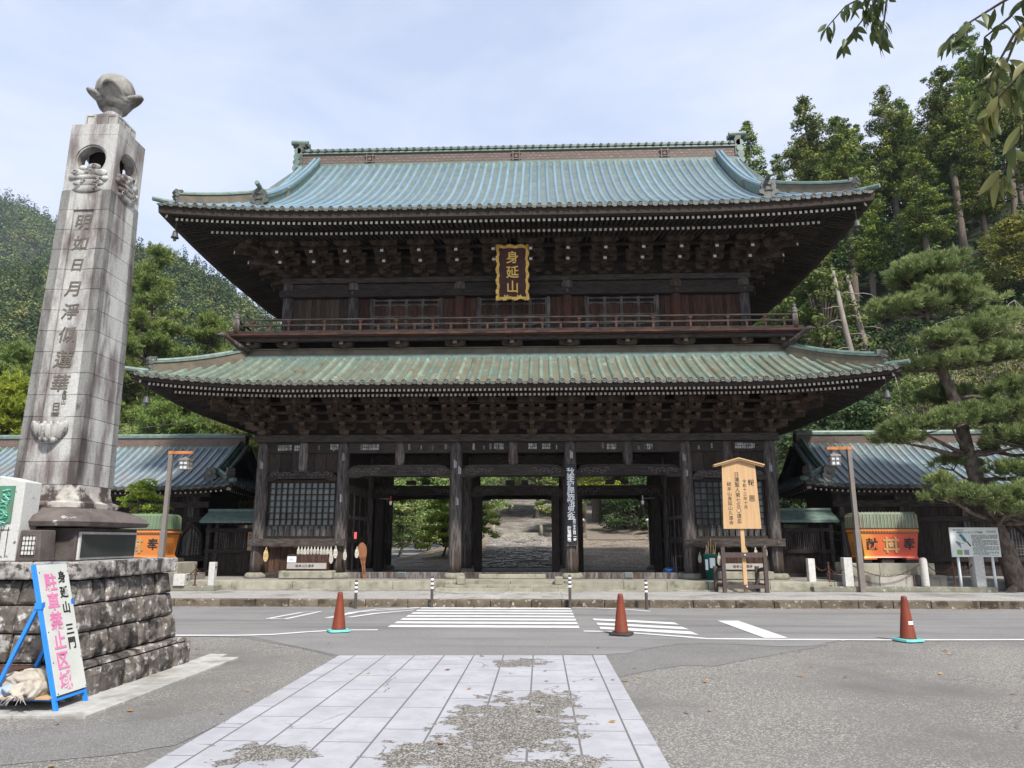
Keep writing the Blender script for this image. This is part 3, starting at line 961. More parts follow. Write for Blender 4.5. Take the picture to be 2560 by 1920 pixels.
# ------------------------------------------------------------------ upper storey
UY0, UY1 = 24.2, 31.0
UX = [-7.97, -5.64, -1.88, 1.88, 5.64, 7.97]
def upper_col(m, name):
    b = MB(); b.lathe([(0.2, 0), (0.2, 1.2), (0.195, 1.62), (0.17, 2.40)], n=14)
    return b.mesh(name, m, True)
mu = [upper_col(M_POST, "column"), upper_col(M_ORNG, "column")]
for k, x in enumerate(UX):
    for y in (UY0, UY1):
        obj("column", mu[1 if k in (2, 3, 4) and y == UY0 else 0], gate, 0, (x, y - YF, 8.30 - 0.45))
g = GB()
g.box(XC - 8.25, XC + 8.25, UY0 - 0.24, UY0 - 0.20 + 0.02, 9.99, 10.24, 0)
g.box(XC - 8.25, XC + 8.25, UY0 - 0.175, UY0 + 0.1, 9.985, 10.235, 0)
g.build("long_beam", M_BEAM, bevel=0.012)
for i in range(5):
    g = GB()
    g.box(XC + UX[i] + 0.15, XC + UX[i + 1] - 0.15, UY0 - 0.09, UY0 + 0.09, 10.26, 10.50, 0)
    g.build("tie_beam", M_BEAM)
for x in UX:
    g = GB()
    g.lathe([(0.2, 10.245), (0.2, 10.44), (0.18, 10.50)], (XC + x, UY0 - 0.08, 0), 14)
    g.lathe([(0.055, -0.01), (0.05, 0.012), (0.02, 0.02)], n=10)
    for q in range(len(g.v) - 30, len(g.v)):
        p = g.v[q]; g.v[q] = (XC + x + p[0], UY0 - 0.245 - p[2], 10.13 + p[1])
    g.build("beam_cap", M_POST)
g = GB()
g.box(XC - 8.2, XC + 8.2, UY0 - 0.22, UY0 + 0.22, 10.51, 10.70, 0)
g.box(XC - 8.2, XC + 8.2, UY1 - 0.22, UY1 + 0.22, 10.51, 10.70, 0)
for s in (-1, 1): g.box(XC + s * 7.97 - 0.22, XC + s * 7.97 + 0.22, UY0 + 0.221, UY1 - 0.221, 10.51, 10.70, 0)
g.build("top_plate", M_BEAM, bevel=0.012)

M_FRAME = mat("grey_brown_frame", (0.055, 0.044, 0.037), (0.10, 0.083, 0.072), 5, **WD)
def boards(x0, x1, y, z0, z1, w, m, name="wall_boards", parent=None):
    g = GB()
    n = max(1, int(round((x1 - x0) / w)))
    for k in range(n):
        a = x0 + (x1 - x0) * k / n
        g.box(a, a + (x1 - x0) / n - 0.008, y - 0.02 - 0.006 * (k % 2), y + 0.02, z0, z1, 0)
    return g.build(name, m, parent)
M_REDG = mat("grey_brown_board", (0.04, 0.028, 0.022), (0.085, 0.06, 0.046), 4, **WD)
boards(XC - 7.8, XC - 5.8, UY0, 8.3, 9.98, 0.16, M_REDG)
boards(XC + 5.8, XC + 7.8, UY0, 8.3, 9.98, 0.14, M_RED)
for i in (1, 2, 3):
    xm = XC + (UX[i] + UX[i + 1]) / 2
    boards(XC + UX[i] + 0.17, xm - 1.28, UY0 + 0.03, 8.3, 9.98, 0.25, M_RED)
    boards(xm + 1.28, XC + UX[i + 1] - 0.17, UY0 + 0.03, 8.3, 9.98, 0.25, M_RED)
    for s in (-1, 1):
        g = GB(); g.box(xm + s * 1.225 - 0.055, xm + s * 1.225 + 0.055, UY0 - 0.07, UY0 + 0.05, 8.3, 9.98, 0)
        g.build("door_jamb", M_POST)
    for k in range(4):
        x0 = xm - 1.168 + 0.584 * k
        x1 = x0 + 0.576
        g = GB()
        for q in range(5):
            a = x0 + 0.05 + (0.476) * q / 5
            g.box(a, a + 0.0945, UY0 + 0.0, UY0 + 0.02, 8.32, 9.93, 0)
        g.box(x0 + 0.05, x1 - 0.05, UY0 - 0.004, UY0 + 0.018, 9.80, 9.86, 1)
        d_ = g.build("door_panel", [M_RED, M_DARK])
        f = GB()
        f.box(x0, x0 + 0.05, UY0 - 0.045, UY0 + 0.03, 8.32, 9.95, 0)
        f.box(x1 - 0.05, x1, UY0 - 0.045, UY0 + 0.03, 8.32, 9.95, 0)
        for z in (9.88, 9.70, 9.28, 8.95, 8.45):
            f.box(x0 + 0.051, x1 - 0.051, UY0 - 0.035, UY0 + 0.025, z, z + 0.055, 0)
        for z in (9.86, 9.68, 9.26, 8.93):
            for xa, xb in ((x0 - 0.001, x0 + 0.17), (x1 - 0.17, x1 + 0.001)):
                f.box(xa, xb, UY0 - 0.052, UY0 - 0.047, z + 0.01, z + 0.05, 1)
        for xa in (x0 - 0.001, x1 - 0.035):
            f.box(xa, xa + 0.036, UY0 - 0.054, UY0 - 0.048, 9.62, 9.95, 1)
            f.box(xa, xa + 0.036, UY0 - 0.054, UY0 - 0.048, 8.9, 9.36, 1)
        f.build("frame", [M_FRAME, M_METAL], d_)
g = GB()
for s in (-1, 1):
    for k in range(28):
        a = UY0 + 0.2 + (UY1 - UY0 - 0.4) * k / 28
        g.box(XC + s * 7.97 - 0.02, XC + s * 7.97 + 0.02, a, a + 0.225, 8.3, 10.5, 0)
g.box(XC - 7.8, XC + 7.8, UY1 - 0.02, UY1 + 0.02, 8.3, 10.5, 0)
g.build("side_boards", M_WOOD)

# ---- upper brackets with white tail-rafter tips
me_bu = bracket_lower(0.42, 4, 0.20, tails=((-1.46, 0.52, 1.0), (-1.10, 0.29, 0.8))).mesh("bracket_set", [M_BRACK, M_WHITE2])
up_x = [-7.97, -6.8] + [-5.64 + 1.2533 * k for k in range(10)] + [6.8, 7.97]
for x in up_x:
    obj("bracket_set", me_bu, gate, 0, (x, UY0 - YF, 10.70 - 0.45))
    o = obj("bracket_set", me_bu, gate, 0, (x, UY1 - YF, 10.70 - 0.45)); o.rotation_euler = (0, 0, pi)
for s in (-1, 1):
    for y in [0, 1.13, 2.27, 3.4, 4.53, 5.67, 6.8]:
        o = obj("bracket_set", me_bu, gate, 0, (s * 7.97, UY0 - YF + y, 10.70 - 0.45)); o.rotation_euler = (0, 0, s * pi / 2)
    for y, r in ((0, s * pi / 4), (6.8, s * 3 * pi / 4)):
        o = obj("bracket_set", me_bu, gate, 0, (s * 7.97, UY0 - YF + y, 10.70 - 0.45)); o.rotation_euler = (0, 0, r); o.scale = (1, 1.41, 1)
bracket_beams(7.97, UY0, UY1, 10.70, 0.42, 0.20, 4, "bracket_beam")

# ---- upper hip-and-gable roof
UR = Roof(XC, YM, 11.18, 6.80, 11.80, lambda u: 0.52 * u + 0.040 * u * u, 0.30, 6.0, 3.2)
GX = 8.35
b = tile_roof(UR, 6.62, gx=GX, ov=0.75, side_u=11.18 - GX, nseg=14)
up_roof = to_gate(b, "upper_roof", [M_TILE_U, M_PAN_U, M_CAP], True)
b = eave_mesh(UR, 7.97, 3.4, f_d=0.30, f_z=-0.36, b_d=1.05, b_z=-0.38, zk=(-0.30, -0.06), slope=0.22, sp=0.165, w=0.080, kb=0.22)
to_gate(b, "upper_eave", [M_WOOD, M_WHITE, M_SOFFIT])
hip_ridge(UR, 11.18 - GX + 0.2, up_roof, h=0.36)
# gable walls
g = GB()
for s in (-1, 1):
    zb = UR.z0 + UR.prof(11.18 - GX)
    pts = [(YM - 3.9, zb)] + [(YM - 6.8 + u, UR.z0 + UR.prof(u) - 0.1) for u in (3.4, 4.2, 5.0, 5.8, 6.6)]
    pts = pts + [(2 * YM - y, z) for y, z in pts[::-1]]
    g.prism(pts, 'x', XC + s * GX - 0.05, XC + s * GX + 0.05, 0)
    for q in (-1, 1):        # verge boards
        prev = None
        for k in range(9):
            u = 2.7 + 3.9 * k / 8
            p = Vector((XC + s * (GX + 0.72), YM + q * (6.8 - u), UR.z0 + UR.prof(u) - 0.2))
            if prev is not None: g.bar(prev, p, 0.08, 0.34, 0)
            prev = p
g.build("gable", M_WOOD)
# descending ridges
for sx in (-1, 1):
    for sy in (-1, 1):
        b = MB()
        us = [0.95 + (6.3 - 0.95) * k / 14 for k in range(15)]
        x = XC + sx * 8.25
        for lo, hi, ww, mi in ((-0.05, 0.30, 0.24, 0), (0.30, 0.38, 0.32, 1)):
            ring = []
            for u in us:
                y = YM + sy * (6.8 - u); z = UR.z0 + UR.prof(u) + UR.lift(11.18 - 8.25, u)
                ring.append([(x - ww / 2, y, z + lo), (x + ww / 2, y, z + lo), (x + ww / 2, y, z + hi), (x - ww / 2, y, z + hi), (x - ww / 2, y, z + lo)])
            b.sheet(ring, mi, 0.5)
        for dx in (-0.09, 0.09):
            b.tube([(x + dx, YM + sy * (6.8 - u), UR.z0 + UR.prof(u) + UR.lift(2.9, u) + 0.42) for u in us], 0.07, 8, 2)
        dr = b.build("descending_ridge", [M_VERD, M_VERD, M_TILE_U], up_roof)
        # crested end tile
        e = MB()
        u = 0.85
        y = YM + sy * (6.8 - u); z = UR.z0 + UR.prof(u) + UR.lift(2.9, u)
        prof = [(-0.17, -0.04), (0.17, -0.04), (0.17, 0.10), (0.30, 0.14), (0.31, 0.24), (0.22, 0.28), (0.24, 0.40), (0.20, 0.55), (0.09, 0.63), (-0.09, 0.63), (-0.20, 0.55), (-0.24, 0.40), (-0.22, 0.28), (-0.31, 0.24), (-0.30, 0.14), (-0.17, 0.10)]
        e.prism([(x + q[0], z + q[1]) for q in prof], 'y', y - 0.06, y + 0.06, 0)
        for t in range(4):
            c = [(-0.09, 0), (0.09, 0), (0, -0.09), (0, 0.09)][t]
            ww = (0.03, 0.26) if t < 2 else (0.26, 0.03)
            e.box(x + c[0] - ww[0] / 2, x + c[0] + ww[0] / 2, y + sy * 0.085 - 0.012, y + sy * 0.085 + 0.012, z + 0.34 + c[1] - ww[1] / 2, z + 0.34 + c[1] + ww[1] / 2, 0)
        e.tube([(x, y + sy * 0.02, z + 0.66), (x, y + sy * 0.32, z + 0.70)], 0.075, 10, 1)
        e.build("ridge_end_ornament", [M_CAP, M_VERD], dr)
# main ridge
b = MB()
RX = 9.05
z0 = UR.z0 + UR.prof(6.5) - 0.15
for lo, hi, ww, mi in ((0.0, 0.18, 0.80, 1), (0.18, 0.24, 0.62, 2), (0.24, 0.72, 0.50, 0), (0.72, 0.78, 0.62, 2), (0.86, 0.96, 0.52, 2)):
    b.box(XC - RX, XC + RX, YM - ww / 2, YM + ww / 2, z0 + lo, z0 + hi, mi)
b.tube([(XC - RX, YM, z0 + 0.99), (XC + RX, YM, z0 + 0.99)], 0.10, 8, 2)
b.box(XC - RX, XC + RX, YM - 0.2, YM + 0.2, z0 + 0.78, z0 + 0.86, 0)
k = -RX + 0.15
while k < RX:
    for s in (-1, 1):
        b.tube([(XC + k, YM + s * 0.2, z0 + 0.90), (XC + k, YM + s * 0.37, z0 + 0.86)], 0.062, 8, 3)
        for q in range(2):
            pass
    k += 0.31
k = -RX + 0.1
while k < RX:           # raised key-fret pattern along the ridge sides
    for s in (-1, 1):
        for r, zz in enumerate((0.34, 0.46, 0.58)):
            b.box(XC + k + 0.09 * (r % 2), XC + k + 0.09 * (r % 2) + 0.12, YM + s * 0.252 - 0.005, YM + s * 0.252 + 0.005, z0 + zz, z0 + zz + 0.045, 4)
    k += 0.2
mr = b.build("main_ridge", [M_RIDGE, M_VERD, M_VERD, M_CAP, mat("ridge_fret", (0.15, 0.115, 0.095), (0.19, 0.145, 0.12), 6, rough=0.6, rnd=0.25)], up_roof)
for x in (-6.1, 0.0, 6.1):
    e = MB()
    for t in range(4):
        c = [(-0.13, 0), (0.13, 0), (0, -0.13), (0, 0.13)][t]
        ww = (0.05, 0.42) if t < 2 else (0.42, 0.05)
        yy = YM - 0.30 - (0.006 if t < 2 else 0)
        e.box(XC + x + c[0] - ww[0] / 2, XC + x + c[0] + ww[0] / 2, yy - 0.02, yy + 0.02, z0 + 0.46 + c[1] - ww[1] / 2, z0 + 0.46 + c[1] + ww[1] / 2, 0)
    e.tube([(XC + x, YM - 0.27, z0 + 0.46), (XC + x, YM - 0.31, z0 + 0.46)], 0.075, 10, 0)
    e.build("crest", M_RIDGE, mr)
for s in (-1, 1):       # stacked ends of the main ridge
    e = MB()
    x = XC + s * (RX + 0.02)
    for k in range(4):
        zz = z0 + 0.05 + 0.28 * k
        e.tube([(x + s * 0.1, YM - 0.42 + 0.04 * k, zz), (x + s * 0.1, YM + 0.42 - 0.04 * k, zz)], 0.15, 10, 0)
    e.box(x - 0.1, x + 0.12, YM - 0.3, YM + 0.3, z0 - 0.3, z0 + 1.1, 1)
    e.box(x - 0.05, x + 0.18, YM - 0.26, YM + 0.26, z0 + 1.1, z0 + 1.22, 1)
    e.tube([(x - s * 0.28, YM - 0.12, z0 + 1.32), (x + s * 0.42, YM - 0.12, z0 + 1.36)], 0.11, 10, 0)
    e.tube([(x - s * 0.28, YM + 0.12, z0 + 1.32), (x + s * 0.42, YM + 0.12, z0 + 1.36)], 0.11, 10, 0)
    e.build("ridge_end_ornament", [M_VERD, M_CAP], mr)

# ---- votive paper slips pasted on the beams and columns
random.seed(21)
for i in range(5):
    x0, x1 = XC + CX[i] + 0.35, XC + CX[i + 1] - 0.35
    for k in range(9):
        x = random.uniform(x0, x1)
        xm = XC + (CX[i] + CX[i + 1]) / 2
        if abs(x - xm) < 0.25: continue
        w, h = random.uniform(0.03, 0.07), random.uniform(0.09, 0.20)
        z = random.uniform(4.55, 4.60)
        g = GB()
        if random.random() < 0.25:
            for r in range(2):
                for c in range(4): g.box(x + c * 0.07, x + c * 0.07 + 0.055, YF - 0.1045, YF - 0.1015, z + r * 0.1, z + r * 0.1 + 0.08)
        else:
            g.box(x, x + w, YF - 0.1045, YF - 0.1015, z, z + h)
            for q in range(3): g.box(x + w * 0.3, x + w * 0.7, YF - 0.107, YF - 0.1048, z + h * (0.15 + 0.27 * q), z + h * (0.32 + 0.27 * q), 1)
        g.build("paper_slip", [M_PAPER, M_BLACK])
for x, z in ((-8.34, 4.1), (-5.60, 4.35), (-1.9, 4.1), (-1.75, 3.9), (1.90, 4.4), (5.55, 4.3), (5.6, 3.8), (8.3, 3.95), (-5.62, 3.0), (-1.82, 2.9)):
    g = GB()
    for q in range(2):
        g.box(XC + x - 0.035 + 0.05 * q, XC + x + 0.005 + 0.05 * q, YF - 0.2155, YF - 0.2125, z - 0.14, z + 0.12 - 0.05 * q)
    g.build("paper_slip", M_PAPER)

# ---- name plaque hanging under the upper eave
pl = thing("name_plaque", "gold-framed red-brown plaque reading 身延山 hanging under the upper eave", "plaque", (XC, 23.55, 9.66))
tilt = radians(13)
MP = Matrix.Rotation(tilt, 4, 'X')
def pl_build(b, name, mats):
    b.v = [tuple(MP @ Vector(p)) for p in b.v]
    return b.build(name, mats, pl)
PW, PH = 1.10, 1.86
b = MB(); b.box(-PW / 2 + 0.09, PW / 2 - 0.09, -0.02, 0.04, 0.09, PH - 0.09); pl_build(b, "board", M_LACQ)
b = MB()
def wav(t): return 0.028 * sin(t * 2 * pi)
for side in range(4):
    n = 26 if side % 2 else 15
    for k in range(n):
        f0, f1 = k / n, (k + 0.86) / n
        fm = (f0 + f1) / 2
        if side % 2 == 0:
            z = 0.045 if side == 0 else PH - 0.045
            x0, x1 = -PW / 2 + PW * f0, -PW / 2 + PW * f1
            dz = wav(fm * 3) if 0.1 < fm < 0.9 else 0.02 * (1 if side else -1)
            b.box(x0, x1, -0.07, 0.02, z - 0.045 + dz, z + 0.045 + dz)
        else:
            x = (-PW / 2 + 0.045) if side == 1 else (PW / 2 - 0.045)
            dx = wav(fm * 5) if 0.06 < fm < 0.94 else 0.02 * (-1 if side == 1 else 1)
            b.box(x - 0.045 + dx, x + 0.045 + dx, -0.07, 0.02, PH * f0, PH * f1)
b.box(-PW / 2 + 0.05, PW / 2 - 0.05, -0.035, -0.021, 0.06, 0.10); b.box(-PW / 2 + 0.05, PW / 2 - 0.05, -0.035, -0.021, PH - 0.10, PH - 0.06)
b.box(-PW / 2 + 0.05, -PW / 2 + 0.09, -0.035, -0.021, 0.10, PH - 0.10); b.box(PW / 2 - 0.09, PW / 2 - 0.05, -0.035, -0.021, 0.10, PH - 0.10)
for s in (-1, 1):
    for q in range(3): b.box(s * 0.22 - 0.07 + 0.05 * q, s * 0.22 - 0.03 + 0.05 * q, -0.06, -0.03, 0.08, 0.17 - 0.03 * (q % 2))
pl_build(b, "frame", M_GOLD)
lettering("身延山", 0.44, M_GOLD, pl, MP @ T(0.0, -0.045, PH - 0.20), vertical=True, pitch=1.14, bold=0.012, depth=0.03, slant=0.0)
g = MB()
g.bar((-0.35, 0.05, PH - 0.15), (-0.35, 0.22, PH + 0.35), 0.03, 0.03); g.bar((0.35, 0.05, PH - 0.15), (0.35, 0.22, PH + 0.35), 0.03, 0.03)
pl_build(g, "hanger", M_METAL)

# ---- wind bells at the eave corners
M_BELL = mat("dark_bronze_bell", (0.05, 0.055, 0.05), (0.085, 0.095, 0.085), 8, rough=0.5)
def wind_bell(x, y, z, label, s=1.0):
    t = thing("wind_bell", label, "bell", (x, y, z), "wind bells at the eave corners")
    b = MB()
    b.lathe([(0.15 * s, -0.42 * s), (0.155 * s, -0.40 * s), (0.12 * s, -0.34 * s), (0.10 * s, -0.20 * s), (0.075 * s, -0.13 * s), (0.02 * s, -0.11 * s)], n=12)
    b.build("bell_body", M_BELL, t, True)
    b = MB(); b.bar((0, 0, -0.12 * s), (0, 0, 0.30), 0.014, 0.014); b.build("hanger", M_CAP, t)
    b = MB(); b.box(-0.05, 0.05, -0.004, 0.004, -0.56 * s, -0.45 * s); b.bar((0, 0, -0.452 * s), (0, 0, -0.2 * s), 0.01, 0.01); b.build("clapper", M_CAP, t)
for R, nm, dz, dd in ((UR, "upper", -0.62, 0.45), (LR, "lower", -0.50, 0.40)):
    for s, tx in ((-1, "above the granite pillar side"), (1, "on the cedar forest side")):
        wind_bell(R.cx + s * (R.hx - dd), R.cy - R.hy + dd, R.z0 + R.L + dz - 0.05, "small bronze wind bell under the %s roof corner %s" % (nm, tx), 0.8)
# ------------------------------------------------------------------ ground
def sstep(x, a, b):
    t = min(1.0, max(0.0, (x - a) / (b - a)))
    return t * t * (3 - 2 * t)
RIDGE = [(-2.2, 112), (-1.2, 100), (-0.95, 90), (-0.82, 84), (-0.74, 86), (-0.62, 95), (-0.56, 92), (-0.47, 79), (-0.36, 60), (-0.24, 38), (-0.1, 26), (0.1, 16), (2.0, 16)]
FAR = [(-2.2, 330), (-1.0, 300), (-0.80, 262), (-0.74, 246), (-0.68, 226), (-0.6, 205), (-0.54, 192), (-0.45, 120), (0, 70), (2, 70)]
def far_h(t):
    for (a, h), (b, k) in zip(FAR, FAR[1:]):
        if t <= b: return h + (k - h) * max(0.0, (t - a)) / (b - a)
    return FAR[-1][1]
def ridge_h(t):
    for (a, h), (b, k) in zip(RIDGE, RIDGE[1:]):
        if t <= b: return h + (k - h) * max(0.0, (t - a)) / (b - a)
    return RIDGE[-1][1]
def ground_z(x, y):
    z = -0.06
    if y > 31.5:
        z += 0.49 * sstep(y, 31.5, 32.6)
        s = sstep(x, -8.0, -4.2)
        z += s * (0.087 * min(max(0, y - 33), 17) + 0.12 * min(max(0, y - 50), 45))
        z += (1 - s) * (0.022 * min(max(0, y - 33), 60))
    d = min(48.0, 0.92 * (x - 10) + 0.35 * (y - 30))
    if d > 0 and y > 30: z += 0.66 * d * sstep(y, 32, 42) * sstep(d, 0, 6) * (sstep(x, 6.5, 14) if y < 85 else 1)
    if y > 60:
        z += ridge_h(x / y) * sstep(y, 55, 262) * (0.25 + 0.75 * sstep(-x / y, -0.1, 0.35))
        if y > 300: z += (far_h(x / y) * 1.0 - ridge_h(x / y) - 20) * sstep(y, 300, 520)
    if y > 40 and x < -14: z += 0.16 * min(y - 40, 40) * sstep(-x, 14, 26)
    return z
def gz_noise(x, y): return 1.2 * sin(x * 0.11 + 1.3) * sin(y * 0.09) + 0.6 * sin(x * 0.31) * cos(y * 0.27)
xs = [-560, -490, -420, -380, -340, -310, -280, -230, -190, -160, -135, -115, -98, -84, -72, -62, -54, -47, -41, -36, -32, -28, -25, -22, -19, -16, -14, -12, -10, -8, -6, -5, -4, -3, -2, -1, 0, 1, 2, 3, 4, 6, 8, 10, 12, 14, 16, 18, 21, 24, 28, 32, 37, 43, 50, 58, 68, 80, 95, 115, 140, 180, 240, 320]
ys = [-40, -20, -8, 0, 10, 20, 30, 31, 31.5, 32, 32.6, 33.5, 35, 37, 39, 41, 44, 47, 50, 54, 58, 63, 68, 74, 80, 87, 95, 104, 114, 125, 137, 150, 165, 180, 196, 212, 230, 250, 275, 300, 330, 370, 410, 450, 490, 530, 600]
b = MB()
b.sheet([[(x, y, ground_z(x, y) + (gz_noise(x, y) if y > 95 else 0)) for x in xs] for y in ys], 0, 0.5)
M_EARTH = mat("leaf_littered_earth", (0.125, 0.10, 0.076), (0.20, 0.165, 0.125), 1.2, rough=0.95, bump=0.5, bscale=6, c3=(0.10, 0.075, 0.05), s3=0.5, t3=0.58, w3=0.12,
              voro=(14, (0.40, 0.35, 0.28), 0.72), c4=(0.035, 0.05, 0.02), s4=0.05, t4=0.62, w4=0.03)
tag(b.build("ground", M_EARTH, None, True), kind="structure")

def flat(name, polys, z, m, kind="structure"):
    b = MB()
    for p in polys:
        area = sum(p[i][0] * p[(i + 1) % len(p)][1] - p[(i + 1) % len(p)][0] * p[i][1] for i in range(len(p)))
        if area < 0: p = p[::-1]
        b.add([(x, y, z) for x, y in p], [tuple(range(len(p)))], 0, 0.5)
    return tag(b.build(name, m), kind=kind)

M_ASPH = mat("coarse_asphalt", (0.150, 0.144, 0.134), (0.200, 0.192, 0.180), 0.7, rough=0.9, spec=0.25, bump=0.8, bscale=110, c3=(0.145, 0.140, 0.132), s3=0.35, t3=0.56, w3=0.15,
             voro=(78, (0.39, 0.37, 0.33), 0.61), c4=(0.115, 0.110, 0.104), s4=1.3, t4=0.68, w4=0.08)
M_ASPH2 = mat("smooth_asphalt", (0.165, 0.162, 0.158), (0.200, 0.197, 0.193), 0.5, rough=0.88, spec=0.25, bump=0.6, bscale=120, c3=(0.225, 0.22, 0.21), s3=0.25, t3=0.56, w3=0.12,
              voro=(130, (0.29, 0.28, 0.27), 0.68), c4=(0.135, 0.132, 0.128), s4=0.9, t4=0.60, w4=0.14, st4=(0.12, 1.6, 1))
M_ASPH3 = mat("patched_asphalt", (0.130, 0.127, 0.122), (0.165, 0.160, 0.154), 0.8, rough=0.9, spec=0.25, bump=0.6, bscale=110, voro=(120, (0.27, 0.26, 0.245), 0.66))
flat("plaza", [[(-40, -25), (40, -25), (40, 13.3), (-40, 13.3)]], 0.0, M_ASPH)
flat("road", [[(-70, 13.2), (70, 13.2), (70, 18.9), (-70, 18.9)]], 0.004, M_ASPH2)
def wobble(pts, amp=0.04, n=5):
    out = []
    for i, p in enumerate(pts[:-1]):
        q = pts[i + 1]
        for k in range(n):
            f = k / n
            out.append((p[0] + (q[0] - p[0]) * f + random.uniform(-amp, amp), p[1] + (q[1] - p[1]) * f + random.uniform(-amp, amp)))
    return out + [pts[-1]]
edge_r = wobble([(0.95, 9.55), (1.55, 10.12), (1.9, 10.37), (2.31, 10.35), (2.96, 10.98), (3.67, 11.6), (4.34, 12.18), (4.77, 12.71), (5.3, 13.22)], 0.03)
edge_l = wobble([(-6.2, 13.22), (-5.05, 12.91), (-4.27, 12.22), (-3.72, 11.72), (-3.04, 11.05), (-2.95, 10.9)], 0.03)
flat("asphalt_patch", [edge_r + edge_l], 0.004, M_ASPH3)
inner = wobble([(0.95, 11.3), (1.23, 11.42), (1.71, 11.99), (2.21, 12.45), (3.08, 12.44), (3.82, 12.2), (4.34, 12.3), (4.9, 12.9), (5.1, 13.2)], 0.03)
flat("asphalt_patch", [inner + [(-5.2, 13.2), (-4.2, 12.25), (-3.0, 11.1), (-2.9, 11.0)]], 0.008, M_ASPH2)
band = wobble([(-3.0, 6.35), (-3.4, 6.0), (-5.5, 5.1), (-9, 4.2)], 0.04) + wobble([(-9, 5.2), (-5.6, 6.4), (-3.59, 7.2), (-3.16, 7.75), (-2.85, 8.05)], 0.04)
flat("asphalt_patch", [band], 0.004, M_ASPH3)

# painted paving in the plaza
def paint_mat():
    m = bpy.data.materials.new("worn_painted_paving"); m.use_nodes = True
    nt = m.node_tree; N, L = nt.nodes, nt.links; bs = N['Principled BSDF']
    tc = N.new("ShaderNodeTexCoord")
    sx = N.new("ShaderNodeSeparateXYZ"); L.new(tc.outputs['Object'], sx.inputs[0])
    def math_(op, a, b=None, c=None):
        n = N.new("ShaderNodeMath"); n.operation = op
        for i, v in enumerate((a, b, c)):
            if v is None: continue
            if isinstance(v, (int, float)): n.inputs[i].default_value = v
            else: L.new(v, n.inputs[i])
        return n.outputs[0]
    def noise(sc, det=6, vec=None, rough=0.6):
        n = N.new("ShaderNodeTexNoise"); n.inputs['Scale'].default_value = sc; n.inputs['Detail'].default_value = det; n.inputs['Roughness'].default_value = rough
        L.new(vec if vec is not None else tc.outputs['Object'], n.inputs['Vector']); return n.outputs['Fac']
    def ss(v, a, b_):
        r = N.new("ShaderNodeMapRange"); r.interpolation_type = 'SMOOTHSTEP'; r.inputs['From Min'].default_value = a; r.inputs['From Max'].default_value = b_
        L.new(v, r.inputs['Value']); return r.outputs[0]
    def mix(f, a, b_):
        x = N.new("ShaderNodeMix"); x.data_type = 'RGBA'; L.new(f, x.inputs[0])
        for i, q in ((6, a), (7, b_)):
            if isinstance(q, tuple): x.inputs[i].default_value = (*q, 1)
            else: L.new(q, x.inputs[i])
        return x.outputs[2]
    X, Y = sx.outputs[0], sx.outputs[1]
    # worn through where the noise is high inside three scuffed areas
    def blob(cx, cy, rx, ry):
        a = math_('DIVIDE', math_('SUBTRACT', X, cx), rx); b_ = math_('DIVIDE', math_('SUBTRACT', Y, cy), ry)
        return math_('SUBTRACT', 1.0, math_('SQRT', math_('ADD', math_('MULTIPLY', a, a), math_('MULTIPLY', b_, b_))))
    field = blob(-0.3, 7.1, 0.75, 1.35)
    for q in ((-0.55, 6.0, 0.8, 0.9), (-2.15, 6.1, 0.42, 0.38), (-0.35, 10.5, 0.5, 0.42), (0.1, 8.1, 0.4, 0.7), (0.15, 5.6, 0.5, 0.7)):
        field = math_('MAXIMUM', field, blob(*q))
    f = math_('ADD', math_('MULTIPLY', field, 0.40), math_('MULTIPLY', math_('SUBTRACT', noise(3.2, 9, None, 0.72), 0.5), 1.5))
    worn = ss(f, 0.08, 0.12)
    specks = ss(noise(26, 4), 0.735, 0.75)
    # joints
    bt = N.new("ShaderNodeTexBrick")
    bt.offset = 0.5; bt.inputs['Scale'].default_value = 1.0
    bt.inputs['Brick Width'].default_value = 0.86; bt.inputs['Row Height'].default_value = 0.43
    bt.inputs['Mortar Size'].default_value = 0.009; bt.inputs['Mortar Smooth'].default_value = 0.3
    cv = N.new("ShaderNodeCombineXYZ")
    L.new(Y, cv.inputs[0]); L.new(math_('ADD', X, 2.70), cv.inputs[1])
    L.new(cv.outputs[0], bt.inputs['Vector'])
    joint = math_('MULTIPLY', bt.outputs['Fac'], 0.95)
    # long joints are wider
    fr = math_('FRACT', math_('DIVIDE', math_('ADD', X, 2.70), 0.43))
    lj = math_('LESS_THAN', math_('ABSOLUTE', math_('SUBTRACT', fr, 0.5)), 0.478)
    lj = math_('SUBTRACT', 1.0, lj)
    joint = math_('MAXIMUM', joint, lj)
    # hairline cracks
    vo = N.new("ShaderNodeTexVoronoi"); vo.feature = 'DISTANCE_TO_EDGE'; vo.inputs['Scale'].default_value = 1.1
    nz = N.new("ShaderNodeTexNoise"); nz.inputs['Scale'].default_value = 2.5; L.new(tc.outputs['Object'], nz.inputs['Vector'])
    av = N.new("ShaderNodeMix"); av.data_type = 'RGBA'; av.inputs[0].default_value = 0.22; L.new(tc.outputs['Object'], av.inputs[6]); L.new(nz.outputs['Color'], av.inputs[7])
    L.new(av.outputs[2], vo.inputs['Vector'])
    crack = math_('MULTIPLY', math_('LESS_THAN', vo.outputs['Distance'], 0.006), ss(noise(0.9, 3), 0.52, 0.6))
    v2 = N.new("ShaderNodeTexVoronoi"); v2.inputs['Scale'].default_value = 80; L.new(tc.outputs['Object'], v2.inputs['Vector'])
    sc = N.new("ShaderNodeSeparateColor"); L.new(v2.outputs['Color'], sc.inputs[0])
    asph = mix(ss(sc.outputs[0], 0.5, 0.8), (0.085, 0.080, 0.072), (0.30, 0.28, 0.245))
    paint = mix(ss(noise(1.6, 8, None, 0.7), 0.32, 0.68), (0.295, 0.295, 0.315), (0.375, 0.375, 0.395))
